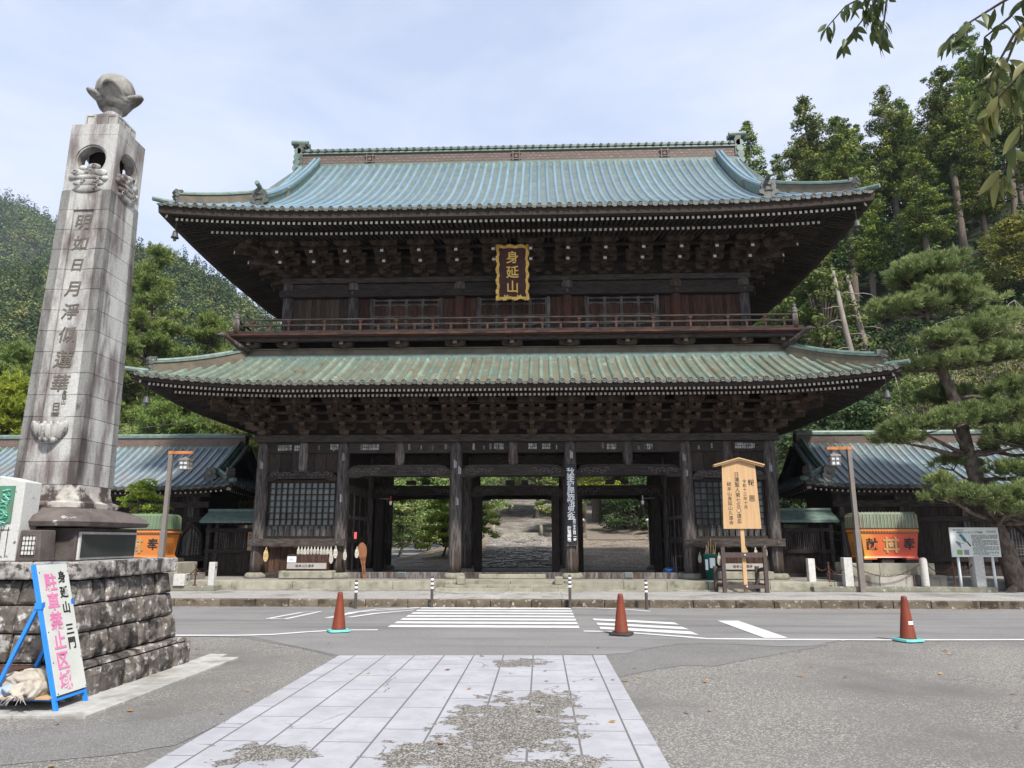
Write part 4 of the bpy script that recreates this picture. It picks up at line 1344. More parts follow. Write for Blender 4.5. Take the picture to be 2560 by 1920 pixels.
    paint = mix(ss(noise(7.5, 8), 0.54, 0.72), paint, (0.30, 0.297, 0.295))
    col = mix(specks, paint, (0.2, 0.19, 0.18))
    col = mix(math_('MULTIPLY', crack, 0.8), col, (0.12, 0.11, 0.10))
    col = mix(joint, col, (0.13, 0.125, 0.12))
    col = mix(worn, col, asph)
    L.new(col, bs.inputs['Base Color'])
    bs.inputs['Roughness'].default_value = 0.8; bs.inputs['Specular IOR Level'].default_value = 0.3
    bp = N.new("ShaderNodeBump"); bp.inputs['Strength'].default_value = 0.5; bp.inputs['Distance'].default_value = 0.01
    L.new(math_('ADD', math_('MULTIPLY', noise(90, 3), 0.4), math_('MULTIPLY', math_('MAXIMUM', worn, joint), -1.0)), bp.inputs['Height'])
    L.new(bp.outputs[0], bs.inputs['Normal'])
    return m
flat("painted_paving", [[(-2.92, 3.0), (0.945, 3.0), (0.935, 11.2), (-2.94, 11.02)]], 0.012, paint_mat())

# road markings
M_LINE = mat("worn_road_paint", (0.60, 0.60, 0.60), (0.50, 0.50, 0.50), 3, rough=0.7, c3=(0.30, 0.30, 0.29), s3=26, t3=0.69, w3=0.05, c4=(0.4, 0.4, 0.39), s4=3, t4=0.68, w4=0.03)
def strip(pts, w):
    out_l, out_r = [], []
    for i, p in enumerate(pts):
        a, c = pts[max(i - 1, 0)], pts[min(i + 1, len(pts) - 1)]
        d = Vector((c[0] - a[0], c[1] - a[1])).normalized()
        n = Vector((-d.y, d.x)) * (w / 2)
        out_l.append((p[0] + n.x, p[1] + n.y)); out_r.append((p[0] - n.x, p[1] - n.y))
    return [[out_l[i], out_l[i + 1], out_r[i + 1], out_r[i]] for i in range(len(pts) - 1)]
polys = [[(-2.96, 14.52 + 0.64 * k), (0.73, 14.52 + 0.64 * k), (0.73, 14.90 + 0.64 * k), (-2.96, 14.90 + 0.64 * k)] for k in range(7)]
flat("crosswalk_marking", polys, 0.012, M_LINE)
polys = strip([(-70, 13.12), (-6.46, 13.17), (-5.37, 13.20), (-4.76, 13.35), (-4.3, 13.72), (-4.0, 13.9), (-3.5, 14.05), (-3.05, 14.08)], 0.15)
polys += strip([(0.78, 14.05), (1.2, 14.0), (1.61, 13.84), (2.0, 13.6), (2.42, 13.36), (2.82, 13.08), (4.13, 13.03), (6.0, 13.04), (8.2, 13.15), (70, 13.15)], 0.15)
polys += strip([(0.68, 18.72), (1.3, 18.70), (1.7, 18.55), (2.17, 18.3), (2.56, 17.9)], 0.13)
polys += strip([(-4.45, 16.2), (-4.4, 17.3), (-4.0, 18.2), (-2.98, 18.7)], 0.13)
flat("edge_line_marking", polys, 0.0125, M_LINE)
polys = [[(1.1, 16.25), (1.82, 16.0), (2.71, 15.55), (2.73, 15.15), (1.75, 15.62), (1.1, 15.9)],
         [(1.12, 15.45), (1.73, 15.22), (2.72, 14.80), (2.77, 14.35), (1.67, 14.85), (1.12, 15.05)],
         [(1.12, 14.75), (1.65, 14.55), (2.74, 14.07), (2.79, 13.58), (1.6, 14.18), (1.12, 14.38)],
         [(-4.67, 16.13), (-4.52, 16.13), (-4.20, 17.49), (-3.0, 18.5), (-3.04, 18.62), (-4.36, 17.55)],
         [(-4.24, 16.29), (-4.1, 16.29), (-3.75, 17.05), (-3.05, 17.95), (-3.05, 18.12), (-3.9, 17.15)],
         [(3.66, 15.93), (4.09, 15.94), (4.23, 13.23), (3.82, 13.21)]]
flat("hatched_marking", polys, 0.012, M_LINE)
flat("diamond_marking", strip([(-5.83, 15.94), (-5.70, 16.63), (-5.56, 17.33), (-5.18, 17.6), (-5.29, 16.85), (-5.43, 15.9), (-5.83, 15.94)], 0.12), 0.012, M_LINE)

# raised pavement with mossy kerb stones
M_PAVE = mat("grey_gravelly_pavement", (0.24, 0.235, 0.225), (0.31, 0.30, 0.285), 2.5, rough=0.9, bump=0.5, bscale=70, voro=(45, (0.46, 0.44, 0.41), 0.7), c3=(0.17, 0.16, 0.15), s3=0.6, t3=0.6, w3=0.1)
b = MB(); b.box(-70, 70, 19.12, 34, -0.2, 0.18, 0, 0.5)
tag(b.build("pavement", M_PAVE), kind="structure")
b = MB()
x = -30.0
random.seed(3)
while x < 40:
    w = random.uniform(0.75, 1.25)
    b.box(x, x + w - 0.012, 18.87 + random.uniform(-0.012, 0.012), 19.118, -0.1, 0.185 + random.uniform(-0.006, 0.008), 0)
    x += w
tag(b.build("kerb", M_KERB, bevel=0.02), kind="structure")

M_GRANW = mat("worn_granite_slab", (0.29, 0.285, 0.265), (0.38, 0.375, 0.35), 9, rough=0.85, rnd=0.12, bump=0.15, bscale=60, c3=(0.19, 0.18, 0.155), s3=2.2, t3=0.58, w3=0.12)
# stone terrace the gate stands on
b = MB()
x = -12.4
while x < 9.1:
    w = min(random.uniform(1.2, 1.9), 9.4 - x)
    b.box(x, x + w - 0.008, 22.33, 22.85, 0.181, 0.448 + random.uniform(-0.003, 0.003), 0)
    x += w
b.box(-26, 30, 22.851, 32.5, 0.181, 0.447, 1, 0.5)
b.box(9.1, 30, 24.2, 24.6, 0.181, 0.452, 0)
tag(b.build("stone_terrace", [M_STONE, mat("terrace_floor", (0.22, 0.212, 0.185), (0.27, 0.262, 0.235), 1.5, rough=0.9)], bevel=0.015), kind="structure")
b = MB()
x = -12.4
while x < 9.2:
    w = random.uniform(0.7, 1.4)
    b.box(x, min(x + w, 9.3) - 0.01, 22.18, 22.325, 0.181, 0.215, 0); x += w
tag(b.build("drain_edging", M_STONE, bevel=0.006), kind="structure")
b = MB()
for r, (z0, z1, y0, y1, xa, xb) in enumerate(((0.1815, 0.275, 21.74, 22.33, -3.08, 1.22), (0.2755, 0.365, 22.0, 22.329, -2.82, 0.95))):
    n = 6
    for k in range(n):
        a = xa + (xb - xa) * k / n
        b.box(a, a + (xb - xa) / n - 0.006, y0, y1, z0, z1 + random.uniform(-0.002, 0.002))
b.box(-2.15, 0.2, 22.34, 23.4, 0.448, 0.462)
tag(b.build("stone_steps", M_STONE, bevel=0.008), kind="structure")
b = MB()
for k in range(6):
    for q in range(5):
        a, c = -2.62 + 0.53 * k + (0.0), 19.15 + 0.52 * q
        b.box(a, a + 0.52, c + (0.0 if k % 2 else 0.0), c + 0.512, 0.181, 0.188)
for xx in (-2.87, 0.57):
    for q in range(3): b.box(xx, xx + 0.235, 19.15 + 0.87 * q, 19.15 + 0.87 * q + 0.86, 0.181, 0.189)
tag(b.build("granite_walk", M_GRANW), kind="structure")

# beyond the gate: stone path, stairs, asphalt path, all lying on the ground
def draped(name, f, n, w0, w1, m, lift=0.02, cells=8, jitter=0.0, y0=33.0, y1=50.0, stones=False):
    b = MB()
    if stones:
        y = y0
        while y < y1:
            l = random.uniform(0.26, 0.40)
            x = w0 + random.uniform(-0.2, 0.2)
            while x < w1:
                w = random.uniform(0.28, 0.62)
                cx = f(y)
                dy = random.uniform(-0.10, 0.10)
                zz = [ground_z(cx + a, c + dy) for a, c in ((x, y), (x + w, y), (x + w, y + l), (x, y + l))]
                q = random.uniform(0.02, 0.10)
                vs = []
                r_ = lambda: random.uniform(0.01, 0.07)
                pts = [(x + 0.02 + r_(), y + dy + r_()), (x + w - r_(), y + dy + r_()), (x + w - 0.02 - r_(), y + dy + l - r_()), (x + r_(), y + dy + l - r_())]
                for h in (-0.05, q):
                    for (px, py), z in zip(pts, zz): vs.append((cx + px, py, z + h))
                b.add(vs, [(4, 5, 6, 7), (0, 1, 5, 4), (1, 2, 6, 5), (2, 3, 7, 6), (3, 0, 4, 7)])
                x += w
            y += l
    else:
        g = []
        for i in range(n + 1):
            y = y0 + (y1 - y0) * i / n
            g.append([(f(y) + w0 + (w1 - w0) * k / cells, y, ground_z(f(y) + w0 + (w1 - w0) * k / cells, y) + lift) for k in range(cells + 1)])
        b.sheet(g, 0, 0.5)
    return tag(b.build(name, m), kind="structure")
M_COBB = mat("grey_path_stone", (0.20, 0.185, 0.165), (0.30, 0.28, 0.25), 4, rough=0.9, rnd=0.25, bump=0.5, bscale=20, c3=(0.17, 0.15, 0.13), s3=0.45, t3=0.55, w3=0.08)
draped("stone_path", lambda y: -0.95 - 0.035 * (y - 33), 0, -1.75, 1.75, M_COBB, stones=True, y0=32.7, y1=49.5)
b = MB()
random.seed(5)
y = 50.5
k = 0
while y < 96:
    z = ground_z(-1.5, y)
    x = -3.6
    while x < 1.5:
        w = random.uniform(0.5, 0.9)
        b.box(x, x + w - 0.02, y, y + 0.62, z - 0.3, z + 0.12 + random.uniform(-0.01, 0.015))
        x += w
    y += 0.6; k += 1
tag(b.build("stone_stairs", M_COBB), kind="structure")
b = MB()
b.box(-3.2, 0.1, 49.6, 50.3, ground_z(-1.5, 50) - 0.2, ground_z(-1.5, 50) + 0.22)
st = b.build("stone_step", M_STONE, bevel=0.02)
tag(st, "pale stone step with end blocks crossing the path beyond the gate", "step")
b = MB()
for xx in (-3.15, 0.05): b.lathe([(0.12, 0), (0.13, 0.6), (0.10, 0.75), (0.02, 0.8)], (xx, 49.5, ground_z(-1.5, 49.5)), 8)
b.build("end_post", M_STONE, st, True)
draped("asphalt_path", lambda y: -6.6 - 0.22 * (y - 34) + 0.004 * (y - 34) ** 2, 24, -1.35, 1.35, M_ASPH2, 0.03, 4, y0=35.5, y1=66)
draped("gravel_path", lambda y: 4.2 + 0.05 * (y - 34), 24, -1.9, 1.7, mat("brown_gravel_path", (0.16, 0.135, 0.11), (0.21, 0.18, 0.15), 2, rough=0.95, bump=0.4, bscale=20), 0.03, 5, y0=47, y1=75)

# ------------------------------------------------------------------ wing buildings
def wing(x0, x1, label, inner, windows, cy=28.0, hy=3.0, ze=3.44, group=None):
    t = thing("temple_wing", label, "wing", ((x0 + x1) / 2, cy, 0.45))
    inv = Matrix.Translation((-(x0 + x1) / 2, -cy, -0.45))
    def wb(b, name, m, parent=None, smooth=False):
        o = b.build(name, m, parent or t, smooth)
        if parent is None: o.matrix_parent_inverse = inv
        return o
    cx, hx = (x0 + x1) / 2, (x1 - x0) / 2
    R = Roof(cx, cy, hx, hy, ze, lambda u: 0.44 * u + 0.062 * u * u, 0.16, 2.6, 1.8)
    gx = hx - 1.15
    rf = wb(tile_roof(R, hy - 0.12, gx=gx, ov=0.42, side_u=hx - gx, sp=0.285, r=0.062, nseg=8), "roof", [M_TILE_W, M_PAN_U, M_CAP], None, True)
    wb(eave_mesh(R, hx - 1.9, hy - 1.25, sp=0.18, w=0.055, f_d=0.24, f_z=-0.18, zk=(-0.13, -0.04), slope=0.28, double=False, b_d=0.3, b_z=-0.18, kb=0.18), "eave", [M_WOOD, M_WHITE, M_SOFFIT])
    zr = R.z0 + R.prof(hy - 0.15) - 0.08
    b = MB()
    for lo, hi, w, mi in ((0, 0.10, 0.46, 1), (0.10, 0.46, 0.32, 0), (0.46, 0.54, 0.42, 1)):
        b.box(cx - gx - 0.3, cx + gx + 0.3, cy - w / 2, cy + w / 2, zr + lo, zr + hi, mi)
    b.tube([(cx - gx - 0.32, cy, zr + 0.57), (cx + gx + 0.32, cy, zr + 0.57)], 0.075, 8, 1)
    k = -gx + 1.2
    while k < gx:
        b.box(cx + k - 0.09, cx + k + 0.09, cy - 0.175, cy - 0.16, zr + 0.18, zr + 0.38, 2); k += 2.4
    b.build("main_ridge", [M_RIDGE, M_VERD, M_RIDGE_L], rf)
    for s in (-1, 1):
        b = MB()
        us = [0.55 + (hy - 0.75) * k / 10 for k in range(11)]
        x = cx + s * (gx + 0.12)
        ring = []
        for u in us:
            y = cy - hy + u; z = R.z0 + R.prof(u)
            ring.append([(x - 0.12, y, z - 0.03), (x + 0.12, y, z - 0.03), (x + 0.12, y, z + 0.2), (x - 0.12, y, z + 0.2), (x - 0.12, y, z - 0.03)])
        b.sheet(ring, 0, 0.5)
        for dx in (0, 0.30 * s):
            b.tube([(x + dx, cy - hy + u, R.z0 + R.prof(u) + (0.24 if dx == 0 else 0.06)) for u in us], 0.065, 8, 0)
        dr = b.build("descending_ridge", M_VERD, rf)
        b = MB()
        z = R.z0 + R.prof(0.5); y = cy - hy + 0.46
        prof = [(-0.13, -0.02), (0.13, -0.02), (0.13, 0.08), (0.24, 0.12), (0.24, 0.20), (0.18, 0.26), (0.2, 0.36), (0.13, 0.50), (-0.13, 0.50), (-0.2, 0.36), (-0.18, 0.26), (-0.24, 0.20), (-0.24, 0.12), (-0.13, 0.08)]
        b.prism([(x + q[0], z + q[1]) for q in prof], 'y', y - 0.05, y + 0.05)
        b.ball((x, y - 0.06, z + 0.28), (0.10, 0.04, 0.10), 8, 5)
        b.build("ridge_end_ornament", M_CAP, dr)
        b = MB()        # curved bargeboards and gable wall
        zb = R.z0 + R.prof(hx - gx)
        pts = [(cy - hy + u, R.z0 + R.prof(u) - 0.06) for u in (1.2, 1.7, 2.2, 2.6, 2.95)]
        pts = pts + [(2 * cy - y, z) for y, z in pts[::-1]]
        b.prism(pts, 'x', cx + s * gx - 0.03, cx + s * gx + 0.03, 0)
        for q in (-1, 1):
            prev = None
            for k in range(8):
                u = 0.9 + 2.0 * k / 7
                p = Vector((cx + s * (gx + 0.42), cy + q * (hy - u), R.z0 + R.prof(u) - 0.13))
                if prev is not None: b.bar(prev, p, 0.06, 0.22, 0)
                prev = p
        b.build("gable", M_SOFFIT, rf)
    hip_ridge(R, 1.15, rf, h=0.16, w=0.16, c_end=0.25)
    # walls
    wy = cy - hy + 1.35
    xa, xb = x0 + 1.7, x1 - 1.7
    b = MB()
    n = int((xb - xa) / 0.3)
    for k in range(n):
        a = xa + (xb - xa) * k / n
        b.box(a, a + (xb - xa) / n - 0.008, wy - 0.02 - 0.008 * (k % 2), wy + 0.03, 0.62, 3.45, 0)
    b.box(xa, xb, cy + hy - 1.35, cy + hy - 1.28, 0.5, 3.4, 0)
    for q in (xa, xb): b.box(q - 0.03, q + 0.03, wy + 0.031, cy + hy - 1.351, 0.5, 3.45, 0)
    wb(b, "wall", M_WOOD)
    b = MB()
    for z0, z1, o in ((0.47, 0.66, 0.10), (0.92, 1.10, 0.13), (2.28, 2.46, 0.12), (2.80, 3.02, 0.16), (3.2, 3.38, 0.2)):
        b.box(xa - 0.35, xb + 0.35, wy - o, wy - 0.021, z0, z1, 0)
    wb(b, "wall_beam", M_BEAM)
    k = 0
    while xa + 2.1 * k < xb + 0.1:
        b = MB(); x = xa + 2.1 * k
        b.box(x - 0.10, x + 0.10, wy - 0.09, wy + 0.1, 0.5, 3.2, 0)
        b.box(x - 0.3, x + 0.3, wy - 0.14, wy + 0.1, 3.03, 3.19, 0)
        wb(b, "column", M_POST); k += 1
    # bell-shaped windows with a lattice
    for x in windows:
        def bell(s, n=10):
            h = []
            for i in range(n + 1):
                f = i / n
                h.append((0.40 * s * (1 - 0.18 * f) if f < 0.55 else 0.40 * s * (0.90 - 0.9 * ((f - 0.55) / 0.45) ** 1.6), f * 1.0 * s))
            return [(-a, z) for a, z in h] + [(a, z) for a, z in h[::-1]]
        b = MB()
        o, i_ = bell(1.18), bell(1.0)
        z0 = 1.12
        vs = [(x + a, wy - 0.16, z0 + z) for a, z in o] + [(x + a, wy - 0.16, z0 + z) for a, z in i_] + [(x + a, wy - 0.03, z0 + z) for a, z in o] + [(x + a, wy - 0.03, z0 + z) for a, z in i_]
        m_ = len(o)
        fs = []
        for k in range(m_ - 1):
            fs += [(k, k + 1, m_ + k + 1, m_ + k), (k, 2 * m_ + k, 2 * m_ + k + 1, k + 1), (m_ + k, m_ + k + 1, 3 * m_ + k + 1, 3 * m_ + k)]
        b.add(vs, fs, 0)
        w_ = wb(b, "bell_window", M_WOOD)
        b = MB()
        b.add([(x + a, wy - 0.035, z0 + z) for a, z in i_], [tuple(range(m_ - 1, -1, -1))], 1, 0.3)
        for k in range(-3, 4):
            hh = 0.95 - 0.06 * abs(k) - (0.25 if abs(k) == 3 else 0)
            b.box(x + k * 0.105 - 0.012, x + k * 0.105 + 0.012, wy - 0.075, wy - 0.05, z0, z0 + hh, 0)
        for k in range(8):
            ww = 0.38 if k < 5 else 0.38 - 0.09 * (k - 4)
            b.box(x - ww, x + ww, wy - 0.085, wy - 0.06, z0 + 0.1 * k + 0.03, z0 + 0.1 * k + 0.055, 0)
        b.build("lattice", [M_POST, M_GLASS], w_)
    return t
M_TILE_W = mat("wing_copper_tile", (0.155, 0.215, 0.265), (0.215, 0.275, 0.325), 1.5, rough=0.36, spec=0.7, rnd=0.22, rings=0.25, ringlen=0.3, c3=(0.20, 0.20, 0.21), s3=0.6, t3=0.55, w3=0.1)  # part of this blue is sky reflection painted over the patina colour
wing(-27.0, XC - 9.8, "copper-roofed dark wooden wing beyond the granite pillar and the maple", 1, (-12.6, -16.4, -20))
wing(XC + 9.8, 22.6, "copper-roofed dark wooden wing behind the leaning pine tree", -1, (12.3, 16.4))
wing(22.9, 36.0, "lower outlying wing whose ridge shows past the pine at the picture edge", -1, (), cy=29.5, ze=3.2)

# low roofed gates between the main gate and the wings
for s, lb in ((-1, "low boarded fence with green copper roof and a wooden plate beside the sandals"), (1, "low boarded fence with green copper roof near the notice board")):
    xa, xb = sorted((XC + s * 8.66, XC + s * 10.75))
    t = thing("roofed_fence", lb, "fence", ((xa + xb) / 2, 25.4, 0.45))
    inv = Matrix.Translation((-(xa + xb) / 2, -25.4, -0.45))
    def fb(b, name, m):
        o = b.build(name, m, t); o.matrix_parent_inverse = inv; return o
    b = MB()
    for q in (-1, 1):
        g_ = [[(x, 25.4 + q * d, 2.62 - 0.48 * d - 0.03 * (1 if d > 0.5 else 0)) for d in (0.0, 0.2, 0.4, 0.62)] for x in (xa, (xa + xb) / 2, xb)]
        b.sheet(g_, 0, 0.5)
        g_ = [[(x, 25.4 + q * d, 2.59 - 0.48 * d - 0.05) for d in (0.0, 0.62)] for x in (xa, xb)]
        b.sheet(g_, 1, 0.5)
        b.box(xa, xb, 25.4 + q * 0.62 - 0.02, 25.4 + q * 0.62 + 0.02, 2.22, 2.30, 0)
    b.tube([(xa, 25.4, 2.66), (xb, 25.4, 2.66)], 0.06, 8, 0)
    for k in range(9):
        x = xa + (xb - xa) * (k + 0.5) / 9
        b.box(x - 0.025, x + 0.025, 24.82, 25.98, 2.17, 2.22, 1)
    fb(b, "roof", [M_VERD, M_WOOD])
    b = MB()
    n = 11
    for k in range(n):
        a = xa + (xb - xa) * k / n
        b.box(a, a + (xb - xa) / n - 0.006, 25.38, 25.42, 0.5, 1.27, 0)
    fb(b, "board_panel", M_WOOD)
    b = MB()
    for z0, z1 in ((0.452, 0.56), (1.22, 1.34), (1.92, 2.05)):
        b.box(xa, xb, 25.30, 25.375, z0, z1)
    for x in (xa + 0.08, xa + 0.38, xb - 0.38, xb - 0.08): b.box(x - 0.06, x + 0.06, 25.31, 25.46, 0.45, 2.18)
    fb(b, "frame", M_BEAM)
    b = MB()
    k = xa + 0.47
    while k < xb - 0.46:
        b.box(k, k + 0.028, 25.36, 25.40, 1.345, 1.915); k += 0.062
    b.box(xa + 0.4, xb - 0.4, 25.44, 25.46, 1.3, 1.95, 1)
    fb(b, "slat_window", [M_POST, M_DARK])
# ------------------------------------------------------------------ granite monument pillar on a masonry base
MX, MY = -6.00, 9.0
SL = 1.415
mon = thing("monument_pillar", "tall tapering granite pillar with carved inscription and lotus bud finial on a masonry base", "monument", (MX, MY, 0))
minv = Matrix.Translation((-MX, -MY, 0))
def mb_(b, name, m, parent=None, smooth=False, bevel=0.0):
    o = b.build(name, m, parent or mon, smooth, bevel)
    if parent is None: o.matrix_parent_inverse = minv
    return o
bx0, bx1, by0, by1 = -9.6, -5.02, 7.98, 10.16
random.seed(11)
def course(b, z0, z1, ins, wmin, wmax, depth=0.25, jit=0.02, batter=0.05):
    X1, Y0, Y1, X0 = bx1 - ins, by0 + ins, by1 - ins, bx0
    def blk(p0, p1, nrm):
        o = random.uniform(-jit, jit)
        d = Vector(p1) - Vector(p0)
        n = Vector(nrm)
        sk = random.uniform(-0.03, 0.03)
        vs = []
        for z, t in ((z0 + 0.006, 0.0), (z1 - 0.006, -batter)):
            for q, u in ((Vector(p0), 0.008 + (sk if z > z0 + 0.1 else 0) * 0), (Vector(p1), -0.008)):
                e = q + d.normalized() * u
                for k in (o + t, -depth):
                    c = e + n * k
                    vs.append((c.x, c.y, z))
        # 0 p0 out,1 p0 in,2 p1 out,3 p1 in (bottom) 4..7 top ; face centre pushed out for a rock-faced block
        m_ = (Vector(vs[0]) + Vector(vs[2]) + Vector(vs[4]) + Vector(vs[6])) / 4 + n.to_3d() * random.uniform(0.012, 0.04)
        ins_ = []
        for k in (0, 2, 6, 4):
            ins_.append(tuple(Vector(vs[k]).lerp(m_, 0.28) + n.to_3d() * random.uniform(0.01, 0.028)))
        vs += ins_
        b.add(vs, [(0, 2, 9, 8), (2, 6, 10, 9), (6, 4, 11, 10), (4, 0, 8, 11), (8, 9, 10, 11), (4, 6, 7, 5), (0, 1, 3, 2), (0, 4, 5, 1), (2, 3, 7, 6)], 0)
    x = X1
    while x > X0 + 0.01:
        w = min(random.uniform(wmin, wmax), x - X0)
        blk((x - w, Y0), (x, Y0), (0, -1)); x -= w
    y = Y0
    while y < Y1 - 0.01:
        w = min(random.uniform(wmin, wmax), Y1 - y)
        if Y1 - y - w < 0.12: w = Y1 - y
        blk((X1, y), (X1, y + w), (1, 0)); y += w
b = MB()
course(b, 0.37, 0.66, -0.045, 0.25, 0.42)
course(b, 0.66, 0.95, 0.005, 0.28, 0.40)
course(b, 0.95, 1.215, 0.055, 0.22, 0.40)
b.box(bx0 + 0.02, bx1 - 0.15, by0 + 0.15, by1 - 0.05, -0.1, 1.21, 1, 0.3)
mb_(b, "masonry_block", [M_ROCK, M_DARK], bevel=0.008)
b = MB()
course(b, -0.12, 0.30, -0.19, 0.45, 0.75, jit=0.006, batter=0.0)
course(b, 0.30, 0.365, -0.15, 0.5, 0.8, jit=0.004, batter=0.03)
mb_(b, "plinth", M_ROCK, bevel=0.012)
b = MB()
def slab_edge(b):
    x = bx1
    random.seed(4)
    while x > bx0 + 0.05:
        w = min(random.uniform(0.5, 0.75), x - bx0)
        b.box(x - w + 0.004, x - 0.004, by0, by0 + 0.6, 1.225, SL); x -= w
    y = by0 + 0.601
    while y < by1 - 0.05:
        w = min(random.uniform(0.4, 0.55), by1 - y)
        b.box(bx1 - 0.6, bx1, y, y + w - 0.006, 1.225, SL); y += w
    b.box(bx0, bx1 - 0.601, by0 + 0.601, by1, 1.225, SL - 0.002)
slab_edge(b)
M_SLAB = mat("white_lichened_slab", (0.42, 0.40, 0.37), (0.28, 0.26, 0.24), 8, rough=0.9, bump=0.6, bscale=30, rnd=0.12, c3=(0.045, 0.038, 0.036), s3=4.2, t3=0.53, w3=0.08, c4=(0.06, 0.05, 0.048), s4=12, t4=0.58, w4=0.06)
mb_(b, "cap_slab", M_SLAB, bevel=0.02)
# pedestal, bronze panel, flared base
b = MB()
b.box(MX - 0.64, MX + 0.64, MY - 0.64, MY + 0.64, SL + 0.001, 1.79)
mb_(b, "pedestal", M_DKSTONE, bevel=0.012)
b = MB()
b.box(MX + 0.641, MX + 0.665, MY - 0.60, MY + 0.60, SL + 0.012, 1.745, 1)
b.box(MX + 0.666, MX + 0.674, MY - 0.575, MY + 0.565, SL + 0.035, 1.715, 0)
mb_(b, "plaque", [mat("dark_bronze_panel", (0.028, 0.034, 0.030), (0.04, 0.046, 0.042), 3, rough=0.45, spec=0.5), M_GRAN])
b = MB()
b.lathe([(0.56, 1.795), (0.80, 1.81), (0.82, 1.86), (0.76, 1.93), (0.62, 1.99), (0.50, 2.02), (0.48, 2.03)], (MX, MY, 0), 32, 0, sq=0.86)
b.lathe([(0.48, 2.031), (0.48, 2.09), (0.43, 2.12), (0.405, 2.22), (0.40, 2.305)], (MX, MY, 0), 32, 1, sq=1.0)
mb_(b, "flared_base", [M_DKSTONE, mat("blotched_base_stone", (0.42, 0.40, 0.36), (0.30, 0.28, 0.25), 9, rough=0.9, bump=0.3, bscale=30, c3=(0.06, 0.045, 0.043), s3=3.2, t3=0.5, w3=0.06)])
# tapering shaft of coursed granite, 14 courses, with sunken inscription strip on the street face
def half(z): return 0.395 - 0.072 * (z - 2.305) / (7.02 - 2.305)
b = MB()
CZ = [2.308 + 0.278 * k for k in range(15)]
random.seed(9)
for k in range(14):
    z0, z1 = CZ[k] + 0.003, CZ[k + 1] - 0.003
    h0, h1 = half(z0), half(z1)
    sunk = 3 <= k <= 12
    def slab_(fr0, fr1, face, dep=0.12, inset=0.0):
        vs = []
        for z, h in ((z0, h0), (z1, h1)):
            for fr in (fr0, fr1):
                for dd in (inset, dep):
                    t = -h + 2 * h * fr
                    p = {0: (t, -h + dd), 1: (h - dd, t), 2: (-t, h - dd), 3: (-h + dd, -t)}[face]
                    vs.append((MX + p[0], MY + p[1], z))
        b.add(vs, [(0, 2, 6, 4), (4, 6, 7, 5), (0, 1, 3, 2), (0, 4, 5, 1), (2, 3, 7, 6)], 0)
    g_ = 0.0035
    cuts = {0: [0, 0.30, 0.70, 1] if k > 1 else [0, 0.48 if k else 0.55, 1], 1: [0, 0.55 if k % 2 else 0.62, 1], 2: [0, 0.5, 1], 3: [0, 0.5, 1]}
    for face in range(4):
        c = cuts[face]
        for q in range(len(c) - 1):
            a0, a1 = c[q] + (g_ if q else 0), c[q + 1] - (g_ if q < len(c) - 2 else 0)
            slab_(a0, a1, face, 0.12, 0.022 if (face == 0 and sunk and q == 1) else 0.0)
b.lathe([(half(2.31) - 0.006 - 0.03, 2.308), (half(6.2) - 0.03, 6.2)], (MX, MY, 0), 4, 1, 0.5, sq=1.0)
shaft = mb_(b, "shaft", [M_GRANL, M_GRAN])
M_INK = mat("weathered_carving", (0.085, 0.075, 0.062), (0.15, 0.135, 0.115), 20, rough=0.9)
def face_pt(z, d=0.0):
    return Vector((MX, MY - half(z) + 0.022 - d, z))
tl = math.atan((half(2.3) - half(7.0)) / 4.7)
zt = 5.87
for ch, sz in zip("明如日月淨似蓮華", (0.225, 0.215, 0.19, 0.225, 0.225, 0.22, 0.24, 0.235)):
    Mx = Matrix.Translation(face_pt(zt, 0.004)) @ Matrix.Rotation(-tl, 4, 'X') @ T(0.0, 0, 0)
    lettering(ch, sz, M_INK, shaft, Mx, vertical=True, bold=0.012, depth=0.006, slant=0.12)
    zt -= 0.312
for s_, x, z, sz in (("日慈", 0.0, 3.33, 0.115), ("身延山", 0.085, 3.48, 0.06)):
    lettering(s_, sz, M_INK, shaft, Matrix.Translation(face_pt(z, 0.004) + Vector((x, 0, 0))) @ Matrix.Rotation(-tl, 4, 'X'), vertical=True, bold=0.01, depth=0.006)
M_LOTUS = mat("stained_lotus_stone", (0.40, 0.39, 0.37), (0.30, 0.29, 0.27), 10, rough=0.85, c3=(0.06, 0.05, 0.047), s3=9, t3=0.56, w3=0.1, st3=(2, 2, 0.6))
# lotus relief near the foot of the street face
b = MB()
zc = 2.93
for k in range(-3, 4):
    a = k / 3.0
    M_ = Matrix.Translation((MX + 0.175 * sin(a * 1.25), MY - half(zc) - 0.01 - 0.05 * cos(a * 1.1), zc + 0.05 * abs(a) ** 2)) @ Matrix.Rotation(a * 0.42, 4, 'Y') @ Matrix.Rotation(radians(12), 4, 'X')
    b.ball((0, 0, 0), (0.052, 0.035, 0.115), 10, 8, 0, None, M_)
for k in range(-2, 3):
    b.ball((MX + 0.085 * k, MY - half(zc) - 0.02, zc + 0.10), (0.035, 0.03, 0.06), 8, 6)
b.lathe([(0.05, -0.13), (0.11, -0.11), (0.13, -0.06)], (MX, MY - half(zc), zc), 12)
mb_(b, "lotus_relief", M_LOTUS, None, True)
